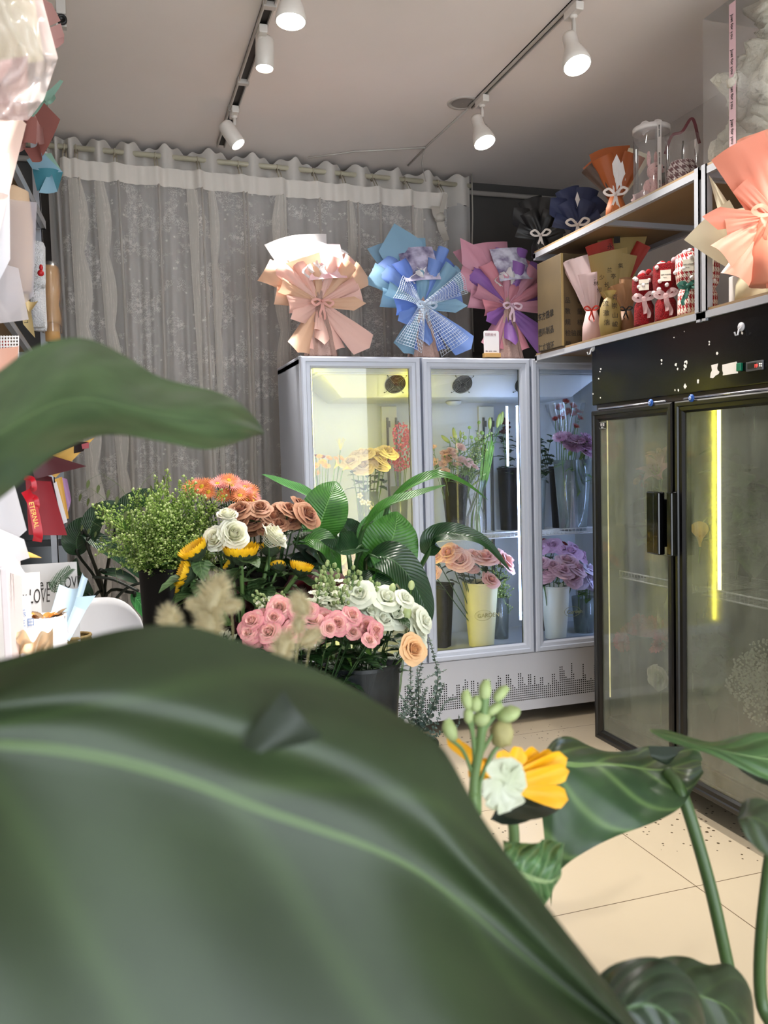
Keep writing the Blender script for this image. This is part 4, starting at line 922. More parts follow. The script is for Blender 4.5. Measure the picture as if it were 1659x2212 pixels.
# -- tan roses
YR = 2.38; t = at(585, 1215, YR)
bucket('flower_bucket', 'black bucket in the middle holding the tan roses', (t.x, YR + .1, ZT), .055, .075, t.z - ZT - .03, mbb, 4)
tan = [(745, 470, 35), (930, 455, 32), (862, 590, 37), (725, 600, 31), (1045, 555, 36), (1205, 470, 34), (1210, 585, 31), (1295, 410, 29), (1362, 515, 40), (1115, 605, 27), (1000, 640, 27), (1110, 470, 28), (870, 670, 27)]
for i, (x, y, s) in enumerate(sorted(tan)):
    px, py = c2(x, y); h = at(px, py + 7, YR - .03 + .06*((i*5) % 4)/4); dx = (px - 590)/70
    flower('tan_rose', 'rose', 'dusty tan rose with red-edged outer petals, ' + nth(i, len(tan)) + ' of the tan roses', (t.x + .03*dx, YR + .1, t.z - .16), h, R_TAN, s*mpp(h)/.054*1.12, (dx*.55, -.55, .8), .0024, (.55, .75, .88), 'tan roses in the middle bucket', U_STEMD)
# -- white roses in nets
mnet = sheer('net', '#dcd9c6', .35)
def M_net(r=.024):
    mb = MB()
    for k in range(9):
        z = r*(-.3 + .2*k); q = r*(.5 + .62*math.sin(min(1, k/7)*PI/2)); mb.tube([(q*math.cos(a), q*math.sin(a), z + .0012*math.sin(a*12)) for a in [2*PI*i/24 for i in range(25)]], .0005, 3, caps=False)
    for k in range(20):
        a = 2*PI*k/20; mb.tube([(r*(.5 + .62*math.sin(min(1, j/7)*PI/2))*math.cos(a + .05*j), r*(.5 + .62*math.sin(min(1, j/7)*PI/2))*math.sin(a + .05*j), r*(-.3 + .2*j)) for j in range(9)], .0005, 3, caps=False)
    return mb.mesh('net', pm('netwhite', '#e6e3d2', .6))
NETM = M_net()
for (px, py, s, face, net, lb) in ((491, 1122, 30, (0, -.35, 1), 1, 'white rose bud in a foam net, uppermost of the four white roses'), (500, 1158, 46, (.25, -.9, .6), 0, 'open white rose without net beside the pennycress'), (474, 1166, 40, (-.5, -.7, .3), 1, 'white rose wrapped in a foam net left of the open white rose'), (581, 1170, 46, (.8, -.45, .55), 1, 'single white rose in a foam net below the tan roses')):
    h = at(px, py, 2.25); r = flower('white_rose', 'rose', lb, (h.x*.9 + .05, 2.36, h.z - .25), h, R_WHITE, s*mpp(h)/.06*1.25, face, .0026, (.4, .6), 'white roses before the tan roses', U_STEMD)
    if net: b_ = [c for c in r.children if c.name.startswith('bloom')][0]; put(NETM, 'foam_net', r, b_.location, b_.rotation_quaternion, b_.scale)
# -- sunflowers
YS = 2.22; t = at(530, 1345, YS)
bucket('flower_bucket', 'black bucket hidden low behind the pink spray roses holding the sunflowers', (t.x, YS + .07, ZT), .07, .085, t.z - ZT - .04, mbb, 4)
suns = [(295, 905, 1.0, (-.55, -.1, .9), 'sunflower tilted up left under the white netted roses'), (738, 930, 1.22, (0, -.12, 1), 'largest sunflower, facing straight up in the middle'), (215, 1110, .95, (-.95, -.05, .38), 'sunflower facing left at the black bucket edge'), (1330, 1075, .82, (.25, -.1, 1), 'rightmost sunflower in front of the dark red roses'), (1035, 885, .72, (.1, .55, .8), 'small sunflower turned away below the netted white rose'), (640, 1010, .55, (-.8, .15, .6), 'small sunflower behind the largest one'), (1105, 1060, .6, (.0, .6, .7), 'small closed sunflower between the two right ones'), (165, 1255, .6, (-.9, .3, .2), 'lowest small sunflower in the shade at the bucket edge')]
for i, (x, y, s, f, lb) in enumerate(suns):
    px, py = c2(x, y); h = at(px, py, YS + (0 if s > .8 else .07)); b0 = at(500 + (px-500)*.3 + 20, 1350, YS + .05)
    r = flower('sunflower', 'sunflower', lb, b0, h, SUNF, s*.84, f, .0062 if s > .7 else .004, (), 'sunflowers in the low black bucket', bname='flower_head')
    for k in range(5 if s > .7 else 4):
        tt = (.5, .62, .74, .84, .92)[k]; a = SEED.uniform(0, 6.28); put(BIGLEAF, 'leaf', r, (h - b0)*tt, Quaternion((0, 0, 1), a) @ Quaternion((0, 1, 0), SEED.uniform(-.2, .7)), SEED.uniform(.6, .95))
# -- dark red roses
for (px, py, lb) in ((568, 1296, 'dark red rose low between the sunflower stems'), (655, 1285, 'big dark red rose under the rightmost sunflower'), (540, 1325, 'dark red rose lowest behind the sunflower stems'), (712, 1286, 'dark red rose peeking over the white stock')):
    h = at(px, py, 2.42); flower('red_rose', 'rose', lb, (h.x*.85 + .07, 2.55, h.z - .3), h, R_RED, 1.25, (.1, -.8, .6), .003, (.6, .8), 'dark red roses behind', U_STEMD)
# -- pink spray roses
YP = 2.02; t = at(690, 1440, YP); tp = t
spr = [(430, 262, 34), (512, 312, 33), (385, 335, 25), (240, 415, 36), (238, 365, 30), (240, 495, 28), (365, 440, 33), (525, 445, 33), (575, 285, 28), (650, 278, 23), (672, 362, 30), (755, 362, 33), (850, 387, 33), (712, 465, 26), (957, 325, 28), (965, 443, 24), (1060, 410, 33), (1132, 425, 24), (1000, 388, 22), (1090, 505, 22), (315, 335, 23), (400, 520, 27), (310, 500, 22), (790, 410, 25), (1125, 475, 20), (205, 450, 24), (480, 385, 22)]
for i, (x, y, s) in enumerate(sorted(spr)):
    px, py = c3(x, y); h = at(px, py, YP - .04 + .08*((i*7) % 6)/6); dx = (px - 680)/130
    flower('spray_rose', 'rose', ('pale pink' if i % 3 == 0 else 'pink-edged') + ' small spray rose, ' + nth(i, len(spr)) + ' of the spray roses', (t.x + .05*dx, YP + .14, t.z - .16), h, R_PINK2 if i % 3 == 0 else R_PINK, s*mpp(h)/.04*1.15, (dx*.45, -.8, .55), .0018, (.45, .6, .72, .85), 'pink spray roses in the front bucket', U_STEMD)
bucket('flower_bucket', 'clear smoky bucket at the front right holding spray roses and lisianthus', (at(782, 1432, 2.15).x, 2.18, ZT), .085, .112, at(782, 1432, 2.15).z - ZT, mat('smoky', '#15181a', .2, spec=.4, alpha=.85, col2='#2b2f30', nscale=9), 0)
bucket('flower_bucket', 'black bucket at the front left under the pink spray roses', (at(610, 1460, 2.1).x, 2.17, ZT), .085, .105, at(610, 1450, 2.15).z - ZT, mbb, 0)
# -- white stock
for i, (x, y, s, lb) in enumerate(((700, 240, .9, 'leftmost'), (765, 215, 1.05, 'second'), (850, 200, 1.15, 'middle tallest'), (930, 240, 1.1, 'fourth'), (1010, 260, 1.0, 'rightmost'), (830, 300, 1.1, 'lowest central'), (400, 235, .8, 'small'), (480, 245, .6, 'smaller'), (90, 480, .85, 'farthest left'), (915, 310, 1.0, 'lower right'))):
    px, py = c3(x, y); h = at(px, py + 18, 2.1 + .04*(i % 3)); flower('stock_flower', 'flower', 'white stock spike with green buds, ' + lb + ' one among the spray roses', (h.x*.9 + .05, 2.24, h.z - .25), h, STOCK, s, ((x - 850)/900, -.35, 1), .003, (.6, .75), 'white stock in the front bucket', bname='flower_spike', leafmesh=LONGLEAF)
# -- white lisianthus
lis = [(1025, 152, 40), (1215, 190, 40), (1130, 320, 42), (1268, 292, 44), (1350, 185, 28), (1440, 315, 36), (1430, 440, 42), (1105, 285, 32), (1485, 345, 32), (1180, 350, 34)]
for i, (x, y, s) in enumerate(sorted(lis)):
    px, py = c3(x, y); h = at(px, py + 4, 2.08 + .05*(i % 3)/3); dx = (px - 800)/80
    flower('lisianthus', 'flower', 'ruffled white lisianthus bloom, ' + nth(i, len(lis)) + ' of the lisianthus', (at(790, 1440, 2.18).x + .02*dx, 2.2, h.z - .25 if h.z > .95 else h.z - .16), h, LISI, s*mpp(h)/.064*1.2, (dx*.5, -.7, .65), .002, (.4, .55, .7, .82), 'white lisianthus in the front bucket', mstem2 and U_STEMD, extra=[('bud', SBUD, .85, (.02*(1 if i % 2 else -1), -.01, .03), 1.0)])
px, py = c3(1400, 565); h = at(px, py, 2.05); flower('peach_rose', 'rose', 'peach rose hanging lowest at the right edge of the front bucket', (h.x - .05, 2.15, h.z - .1), h, R_PEACH, .82, (.45, -.85, .2), .0025, (.3,), None)
for i, (x, y, s) in enumerate(((1265, 120, .022), (1410, 98, .024), (1135, 215, .022), (1375, 330, .03))):
    px, py = c3(x, y); h = at(px, py + 6, 2.1); flower('lisianthus_bud', 'flower', 'closed green lisianthus bud on a thin stem, ' + nth(i, 4) + ' of the four', (h.x*.92 + .055, 2.2, h.z - .3), h, SBUD, 1.3 if i < 3 else 1.9, (.1, 0, 1), .0012, (), 'green buds above the lisianthus')
# ================================================================== strelitzia behind the stand
def blade(path, w, nrm, fold=.25, wave=.03, tip=.75, nu=28, nv=8, prof=None, curl=0):
    """leaf blade along a 3-D path; w width in metres; nrm: side the upper face looks to"""
    P = bez(path, 8); n = len(P) - 1; nrm = V(nrm).normalized()
    def fn(u, v):
        f = u*n; i = min(int(f), n-1); p = P[i].lerp(P[i+1], f - i); d = (P[i+1] - P[i]).normalized(); s = d.cross(nrm); s = s.normalized() if s.length > .01 else V((1, 0, 0)); up = s.cross(d)
        q = (v - .5)*2; k = prof(u) if prof else math.sin(PI*min(max(u, .0)**tip, 1.0))**.75 if 0 < u < 1 else 0
        wd = w/2*(k + .02); ang = q*curl
        sx = wd*(math.sin(ang)/curl if curl else q); sz = wd*((1-math.cos(ang))/curl if curl else 0)
        return p + s*sx + up*(abs(q)*fold*wd + sz + wave*wd*math.sin(u*17 + q*1.5 + w*90)*abs(q))
    return MB().grid(fn, nu, nv)
mst1 = leafmat('strel', '#2c5a22', '#3d7429', '#5c8f42', .32, 24, .2, .03, .35, .3); mst2 = leafmat('streldark', '#16301a', '#1e3d20', '#41603c', .28, 26, .08, .03, .35, .25); mst3 = leafmat('strelpale', '#4f8a4a', '#5f9a58', '#8fbf82', .35, 22, .25, .03, .35, .3)
YB_ = 2.72
pot = at(790, 1300, 2.85); PB = V((pot.x, 2.95, .30))
r = thing('strelitzia_plant', 'large green strelitzia plant with broad upright and arching leaves in front of the white fridge', 'potted plant', (PB.x, 2.95, 0))
WP(MB().lathe([(.001, 0), (.13, 0), (.165, .28), (.175, .28), (.175, .31), (.16, .31), (.15, .27), (.001, .27)], 28, Matrix.Translation((PB.x, 2.95, 0))).build('pot', mat('potdark', '#26231f', .5)), r)
def sleaf(pts, wpx, m_, nrm=(0, -1, .3), stem=None, Y=YB_, **kw):
    P = [at(a, b, (c if c else Y)) for a, b, c in pts]; o = WP(blade(P, 1.28*wpx*mpp(P[0]), nrm, **kw).build('leaf', m_), r)
    sp_ = [PB + V((SEED.uniform(-.04, .04), SEED.uniform(-.04, .04), 0))] + [at(a, b, (c if c else Y)) for a, b, c in (stem or [])] + [P[0], P[0].lerp(P[1], .5)]
    WP(MB().tube(bez(sp_, 5), [.0085]*(len(bez(sp_, 5))-4) + [.006, .005, .004, .003], 7).build('petiole', pm('petiole', '#2a4a22', .4)), r); return o
sleaf([(678, 1172, 2.72), (696, 1120, 2.70), (712, 1075, 2.70), (727, 1040, 2.74)], 78, mst1, (-.25, -1, .15), [(722, 1280, 0)], tip=.8, fold=.12)
sleaf([(708, 1100, 2.80), (665, 1072, 2.78), (615, 1050, 2.75), (566, 1025, 2.72)], 30, mst3, (.25, -.55, .8), [(735, 1240, 2.8)], tip=.8, fold=.5)
sleaf([(640, 1178, 2.7), (680, 1165, 2.68), (712, 1185, 2.66), (735, 1240, 2.68)], 44, mst1, (-.1, -.8, .6), [(735, 1290, 0)], tip=.7, fold=.2)
sleaf([(782, 1185, 2.68), (755, 1188, 2.62), (725, 1190, 2.58), (692, 1168, 2.56)], 46, mst2, (.1, -.75, .65), [(765, 1280, 0)], fold=.9, wave=.1)
sleaf([(782, 1150, 2.66), (830, 1100, 2.62), (890, 1075, 2.6), (963, 1048, 2.6)], 34, mst1, (.3, -.35, .9), [(772, 1260, 0)], fold=.55, tip=.6)
sleaf([(842, 1083, 2.7), (893, 1048, 2.66), (948, 1030, 2.64), (1005, 1048, 2.66), (1055, 1081, 2.68)], 26, mst1, (0, -.5, .85), [(780, 1270, 0), (825, 1140, 0)], fold=.5, tip=.7)
sleaf([(792, 1195, 2.78), (812, 1150, 2.78), (842, 1102, 2.8)], 62, mst3, (-.2, -1, .1), [(785, 1270, 0)], fold=.15, tip=.9)
sleaf([(800, 1262, 2.70), (830, 1205, 2.68), (852, 1150, 2.68), (858, 1105, 2.72)], 104, mst1, (-.05, -1, .1), [(800, 1300, 0)], fold=.1, tip=.75)
sleaf([(922, 1200, 2.66), (940, 1160, 2.62), (985, 1153, 2.58), (1045, 1172, 2.56), (1103, 1234, 2.56)], 40, mst2, (0, -.75, .7), [(830, 1300, 0), (893, 1245, 2.7)], fold=.35, tip=.55)
sleaf([(796, 1205, 2.64), (838, 1205, 2.58), (880, 1240, 2.55), (915, 1305, 2.55), (925, 1360, 2.56)], 64, mst2, (-.1, -.8, .65), [(790, 1270, 0)], fold=.2, tip=.6)
sleaf([(735, 1252, 2.62), (785, 1262, 2.56), (830, 1275, 2.52), (878, 1300, 2.5)], 62, mst2, (0, -.6, .8), [(760, 1300, 0)], fold=.2)
sleaf([(712, 1190, 2.74), (705, 1225, 2.72), (698, 1260, 2.7), (694, 1290, 2.7)], 50, mst1, (-.3, -1, 0), [(725, 1290, 0)], fold=.3)
sleaf([(795, 1300, 2.6), (808, 1265, 2.58), (815, 1235, 2.58), (800, 1202, 2.58)], 42, mst1, (.4, -.8, .3), [], fold=.7)
sleaf([(748, 1180, 2.85), (755, 1160, 2.85), (745, 1140, 2.85), (730, 1125, 2.85)], 50, mst2, (.1, -.9, .3), [(760, 1260, 0)], fold=.4)
# small rubbery leaves left of it
r2 = thing('rubber_branch', 'short branch of round dark rubbery leaves right of the sunflowers', 'foliage', at(690, 1330, 2.45))
for (a, b, c_, d_, w_) in ((688, 1230, 640, 1178, 34), (690, 1222, 628, 1205, 34), (665, 1205, 640, 1228, 28), (692, 1215, 660, 1190, 26)):
    P0, P1 = at(a, b, 2.42), at(c_, d_, 2.36); WP(blade([P0, P0.lerp(P1, .5) + V((0, -.01, .01)), P1], w_*mpp(P0), (0, -.8, .6), .15, 0, .9, 10, 4).build('leaf', pm('rubber', '#142018', .25)), r2)
WP(MB().tube([at(690, 1330, 2.45), at(690, 1225, 2.42)], .003, 6).build('stem', mstem2), r2)
# ================================================================== dark leafy plant at the left, behind the chair
b0 = V((-.05, 4.1, 0)); r = thing('leafy_plant', 'dark broad-leaved potted plant by the curtain behind the white chair', 'potted plant', b0)
WP(MB().lathe([(.001, 0), (.12, 0), (.16, .3), (.165, .33), (.15, .33), (.14, .29), (.001, .29)], 24, Matrix.Translation(b0)).build('pot', MATS['potdark']), r)
def lleaf(pts, wpx, m_, Y=3.7, nrm=(0, -.8, .6), **kw):
    P = [at(a, b, Y) for a, b in pts]; WP(blade(P, wpx*mpp(P[0]), nrm, **kw).build('leaf', m_), r)
    q = bez([b0 + V((0, 0, .28)), at(225, 1300, 3.9), P[0], P[0].lerp(P[1], .4)], 6); WP(MB().tube(q, .007, 6).build('petiole', pm('petdark', '#131c12', .45)), r)
mlf2 = leafmat('leafplant', '#173220', '#234a2a', '#3f6b44', .3, 14, .1, .025, .5, .2)
lleaf([(178, 1152), (215, 1172), (262, 1205), (312, 1256)], 40, mlf2, fold=.3)
lleaf([(285, 1280), (300, 1300), (318, 1325), (331, 1358)], 34, leafmat('leafbright', '#2e7a3a', '#3f9448', '#6db870', .3, 14, .15, .025, .5, .2), fold=.2, wave=.0)
lleaf([(250, 1140), (275, 1100), (310, 1075), (350, 1062)], 52, mst2); lleaf([(190, 1180), (200, 1130), (225, 1100), (262, 1085)], 46, mst2)
lleaf([(170, 1200), (165, 1170), (180, 1140), (215, 1120)], 60, mst2, 3.8); lleaf([(215, 1235), (250, 1238), (280, 1250), (300, 1262)], 22, mlf2); lleaf([(200, 1290), (175, 1270), (160, 1240), (165, 1205)], 40, mst2, 3.8)
WP(MB().tube(bez([at(200, 1246, 3.7), at(245, 1252, 3.68), at(300, 1277, 3.66)], 8), .007, 6).build('branch', pm('petdark', '#131c12')), r); WP(MB().tube(bez([at(235, 1312, 3.7), at(275, 1270, 3.68), at(330, 1253, 3.66)], 8), .006, 6).build('branch', pm('petdark', '#131c12')), r)
# ================================================================== eucalyptus on the floor by the fridge
t = at(905, 1560, 3.1); eb = V((at(880, 1560, 3.15).x, 3.15, 0))
bucket('flower_bucket', 'short dark bucket on the floor by the white fridge holding eucalyptus', eb, .09, .12, .3, mbb, 0)
def M_euc(seed, L_=.5):
    rr = random.Random(seed); mb = MB(); P = bez([(0, 0, 0), (rr.uniform(-.03, .03), .01, L_*.4), (rr.uniform(-.05, .05), rr.uniform(-.03, .03), L_*.75), (rr.uniform(-.08, .08), 0, L_)], 9); mb.tube(P, .0016, 4, 0)
    n = 26
    for k in range(n):
        t_ = .15 + .85*k/n; f = t_*(len(P)-1); i = min(int(f), len(P)-2); p = P[i].lerp(P[i+1], f-i); s = .019*(1.15 - t_*.75)
        for sd in (0, PI):
            a = (k % 2)*PI/2 + sd + rr.uniform(-.3, .3); d = V((math.cos(a), math.sin(a), .35)); leafm(mb, p, d, s*1.5, s*1.5, UP + V((rr.uniform(-.5, .5), rr.uniform(-.8, .1), 0)), .1, .1, 1, 4, 2)
    return mb.mesh('euc', [pm('eucst', '#3f4a3a', .6), pm('eucleaf', '#33453b', .6, col2='#4a5d56', nscale=30)])
EUC = [M_euc(s) for s in (1, 2, 3)]
for i, (px, py) in enumerate(((843, 1470), (878, 1465), (893, 1425), (913, 1402), (952, 1392), (955, 1475), (985, 1500), (940, 1440), (925, 1480), (870, 1500), (1000, 1545), (905, 1445))):
    tip = at(px, py, 3.0 + .02*(i % 4)); base = eb + V(((px - 910)*.0008, 0, .28)); d = tip - base
    o = put(EUC[i % 3], 'eucalyptus_branch', None, base, qz(d) @ Quaternion((0, 0, 1), i*1.3), (d.length/.5)); tag(o, 'blue-grey eucalyptus stem with small round leaves in front of the perforated fridge panel', 'foliage', 'eucalyptus stems on the floor by the white fridge')
# ================================================================== gift bouquets: paper sheets fanned round a waist
def paper(name, c, back=None, rough=.55, trans=.18, c2=None): return mat('paper_'+name, c, rough, trans=trans, back=back or c, col2=c2, nscale=5)
def sheet(W, Rv, Uv, Nv, ang, tilt, L_, w0, w1, curl=.5, roll=0, corner=0, bend=0, seed=0, th=None):
    """one sheet of wrapping paper starting at the waist W. ang: degrees from up, clockwise, in the Rv/Uv plane; tilt: lean toward Nv
    (the viewer's side); w0/w1 widths at waist and far end; curl bends it round its length; roll curls the far edge back; corner>0 ends in a point"""
    a = rad(ang); d = (Rv*math.sin(a) + Uv*math.cos(a) + Nv*tilt).normalized(); s = d.cross(Nv); s = s.normalized(); n = s.cross(d)
    if n.dot(Nv) < 0: n = -n
    def fn(u, v):
        q = (v - .5)*2; w = w0 + (w1 - w0)*u**.7
        l = L_*u*(1 + (corner*(1 - abs(q)) - corner*.5 if corner else 0)*u)
        th_ = q*curl; x = (math.sin(th_)/curl if curl else q)*w/2; y = -(1 - math.cos(th_))/max(abs(curl), .01)*w/2
        if curl < 0: y = -y
        y += bend*L_*u*u + .012*L_*math.sin(u*9 + q*4 + seed)*u + .006*math.sin(q*11 + seed)*(1-u)
        if roll:
            k = max(0, u - .62)/.38; y += roll*L_*.32*k*k; l -= abs(roll)*L_*.12*k*k
        return W + d*l + s*x + n*y
    return MB().grid(fn, 12, 12)
def bow(mb, W, Rv, Uv, Nv, s, w, loops=((-1, .3), (1, .3)), tails=((-.35, -1.6), (.3, -1.9))):
    for sx, up in loops:
        P = [W, W + Rv*sx*s*.6 + Uv*s*(up + .25) + Nv*s*.25, W + Rv*sx*s*1.1 + Uv*s*up + Nv*s*.3, W + Rv*sx*s*.7 + Uv*s*(up - .35) + Nv*s*.25, W]
        rib(P, w, 0, nrm=Nv + Uv*.2, mbx=mb)
    for tx, ty in tails:
        rib([W, W + Rv*s*tx*.4 + Uv*ty*s*.4 + Nv*s*.25, W + Rv*s*tx*1.1 + Uv*ty*s*.75 + Nv*s*.15, W + Rv*s*tx + Uv*ty*s + Nv*s*.2], w, .8, nrm=Nv, mbx=mb)
    mb.ball(W + Nv*.01, (w*.7, w*.5, w*.6), 8)
RV, UV_, NV = V((1, 0, 0)), V((0, 0, 1)), V((0, -1, 0))
mats_base = mat('basewrap', '#a88a80', .6, bump=.4, bscale=150)
def giftb(name, label, cat, W, zbase, sheets, mats, k, bowspec=None, group=None, Rv=RV, Nv=NV, core=None):
    root = thing(name, label, cat, (W.x, W.y, zbase), 0, group)
    st = MB().lathe([(.001, 0), (.03, 0), (.028, (W.z-zbase)*.6), (.016, W.z - zbase), (.02, W.z - zbase + .06), (.001, W.z-zbase+.08)], 12)
    bm_ = core or mats_base
    sk = MB().lathe([(.001, 0), (.075, 0), (.078, .01), (.05, (W.z-zbase)*.55), (.02, W.z - zbase)], 40, rip=.10, ripn=9); sk.build('base_wrap', bm_, root)
    st.build('stem_bundle', bm_, root)
    for i, (ang, tilt, L_, w0, w1, m_, kw) in enumerate(sheets):
        off = Nv*kw.pop('dn', 0)*k
        WP(sheet(W + off, Rv, UV_, Nv, ang, tilt, L_*k, w0*k, w1*k, seed=i*1.7, **kw).build('wrapping_sheet', mats[m_]), root)
    if bowspec: b = MB(); bow(b, W + Nv*.055, Rv, UV_, Nv, *bowspec[1:]); WP(b.build('ribbon_bow', bowspec[0]), root)
    return root
pk1, pk2, pk3 = paper('pink', '#dda9a2', '#e6bcb0'), paper('salmon', '#cf9c88', '#d9b093'), paper('blushlight', '#ecccc8', '#e3b5a8')
bl1, bl2, bl3 = paper('blue', '#7d9fd8', '#6f8ed0'), paper('paleblue', '#8fb2c8', '#7fa6c0'), paper('deepblue', '#4c66ae', '#5b7ac6'); aqua = paper('aqua', '#7cc0cc', '#7ab4cc')
pu1, pu2, pu3 = paper('purple', '#9a6fb4', '#8a5ea6'), paper('mauve', '#b884a2', '#c98fa2'), paper('rosepink', '#d58f97', '#c98392')
whp = paper('white', '#e8e6ea', '#efecec', trans=.3)
def rings_up(specs, cols):
    return [(a, t, L_, w0, w1, cols[c], dict(kw)) for (a, t, L_, w0, w1, c, kw) in specs]
def fridgebq(name, label, px, pyw, Y, cols, k, extra_up, rib_m, cardcols, seed=0):
    """big fan bouquet standing on the white fridge. px,pyw = waist"""
    W = at(px, pyw, Y); q = mpp(W)
    S = [(-12, -.25, 165, 26, 150, 5, dict(curl=.5, dn=-.05/q*.6)), (14, -.28, 150, 26, 110, 4, dict(curl=.5, dn=-.03/q*.6)),
         (-38, -.05, 140, 20, 66, 0, dict(curl=.9, roll=-.5)), (-58, .05, 140, 18, 62, 1, dict(curl=.8, roll=-.4)), (38, -.05, 142, 20, 60, 2, dict(curl=.9, roll=-.4)), (56, .05, 140, 18, 66, 1, dict(curl=.8, roll=-.5)),
         (-28, .22, 112, 16, 52, 2, dict(curl=1.4, roll=-.4)), (18, .28, 108, 16, 50, 0, dict(curl=1.5, roll=-.4)), (-5, .38, 80, 14, 40, 1, dict(curl=1.7, roll=-.5)), (40, .22, 118, 16, 50, 1, dict(curl=1.3, roll=-.4)), (-50, .2, 120, 16, 50, 0, dict(curl=1.2, roll=-.5)), (62, .3, 96, 14, 40, 2, dict(curl=1.2, roll=-.4)), (-70, .3, 96, 14, 40, 1, dict(curl=1.1)),
         (-80, .2, 95, 14, 48, 1, dict(curl=.6, bend=-.15)), (74, .2, 95, 14, 44, 0, dict(curl=.6, bend=-.12)), (-98, .35, 85, 12, 40, 2, dict(curl=.5, bend=.15)), (92, .35, 88, 12, 32, 1, dict(curl=.5, corner=.3)),
         (-120, .5, 76, 12, 52, 0, dict(curl=.9, corner=.5)), (136, .3, 138, 8, 66, 0, dict(curl=.5, corner=.12)), (-152, .3, 122, 10, 64, 1, dict(curl=1.0, corner=.15)), (-178, .5, 92, 12, 50, 0, dict(curl=1.5, corner=.3)), (160, .2, 108, 14, 40, 2, dict(curl=1.2)), (-165, .2, 106, 14, 42, 2, dict(curl=1.2))]
    S = rings_up(S, {0: 0, 1: 1, 2: 2, 4: 3, 5: 4})
    S += extra_up
    r = giftb(name, label, 'bouquet', W, 1.947, S, cols, q*k, (rib_m, .048, .012, ((-1, -.1), (1, -.15)), ((-.25, -1.7), (.2, -1.9))))
    # marbled gift card standing in the fan and crumpled tissue
    c = W + V((0, .0, 0)); A = at(px + cardcols[2], pyw - 128, Y + .01); 
    WP(MB().grid(lambda u, v: V((A.x + (u-.5)*84*q*k, A.y - .05 + .12*(1-v) - .02*math.sin(u*PI), A.z - 84*q*k*v + .02*u)), 6, 6).build('gift_card', mat('card'+name+str(seed), cardcols[0], .4, col2=cardcols[1], nscale=16)), r)
    tb = MB(); rr = random.Random(seed)
    for i in range(7):
        a = rad(-34 + 11*i); B = W + UV_*.10*k + RV*math.sin(a)*.05; T = W + V((math.sin(a)*.13, -.03 + rr.uniform(-.04, .04), math.cos(a)*.18 + rr.uniform(0, .03)))*k
        tb.grid(lambda u, v, B=B, T=T, i=i: B.lerp(T, u) + V(((v-.5)*.075*(1 - .9*max(0, u-.5)*2*abs(1)) + .01*math.sin(u*8+i), -.02*math.sin(v*5 + i + u*3), .0)), 6, 6)
    WP(tb.build('tissue', whp), r); return r
fridgebq('gift_bouquet', 'pink and salmon paper bouquet standing on the left of the white fridge, brightly lit', 690, 655, 4.16, [pk1, pk2, pk3, whp, whp], 1.0, [(-20, .15, 100, 30, 84, 1, dict(curl=.6)), (-170, .5, 70, 10, 20, 0, dict(curl=.2))], paper('pinkribbon', '#d79a90', '#e0aaa0'), ('#e8c9cb', '#d9a3aa', 12), 1)
fridgebq('gift_bouquet', 'blue paper bouquet with netting in the middle of the white fridge top', 912, 660, 4.16, [bl1, bl2, bl3, bl1, bl2], .97, [(-14, -.2, 172, 30, 110, 1, dict(curl=.4, corner=.3)), (26, -.1, 150, 18, 44, 0, dict(curl=1.6)), (-2, .5, 70, 22, 46, 1, dict(curl=1.2, roll=-.7))], paper('blueribbon', '#9fb4cc', '#b3c4d8'), ('#463f66', '#b8b4cf', -6), 2)
fridgebq('gift_bouquet', 'purple and mauve paper bouquet on the white fridge behind the payment sign', 1095, 662, 4.16, [pu1, pu2, pu3, pu1, pu2], .93, [(-34, -.1, 165, 20, 62, 1, dict(curl=.4, corner=.3)), (22, -.1, 150, 18, 42, 0, dict(curl=1.5)), (40, .0, 130, 16, 46, 0, dict(curl=1.4)), (10, .4, 60, 20, 70, 2, dict(curl=.9, roll=-.7))], paper('mauveribbon', '#c3a0b4', '#d3b8c8'), ('#cfd0e0', '#5d4a78', 10), 3)
# white netting on the blue bouquet
def meshgrid(fn, nu, nv, w, m_, nm, root):
    mb = MB()
    for i in range(nu+1): mb.tube([fn(i/nu, j/(nv*2)) for j in range(nv*2+1)], w, 3, caps=False)
    for j in range(nv+1): mb.tube([fn(i/(nu*2), j/nv) for i in range(nu*2+1)], w, 3, caps=False)
    return WP(mb.build(nm, m_), root)
rb = [o for o in COL.objects if o.name.startswith('gift_bouquet')][1]; rb['_'] = 0; del rb['_']
mnw = mat('netblue', '#c3d0e0', .6); W = at(912, 660, 4.09)
def nf(ang, L_, w1, bend): 
    a = rad(ang); d = V((math.sin(a), -.25, math.cos(a))).normalized(); s = d.cross(NV).normalized()
    return lambda u, v: W + d*L_*u + s*(v-.5)*(.02 + (w1-.02)*u) + NV*(bend*math.sin(u*2.6) + .02*math.sin(v*5))
for ang, L_, w1, be in ((-62, .17, .13, .05), (62, .24, .11, .03), (-155, .25, .14, .03), (146, .27, .17, .03)): meshgrid(nf(ang, L_, w1, be), 16, 11, .0011, mnw, 'netting', rb)
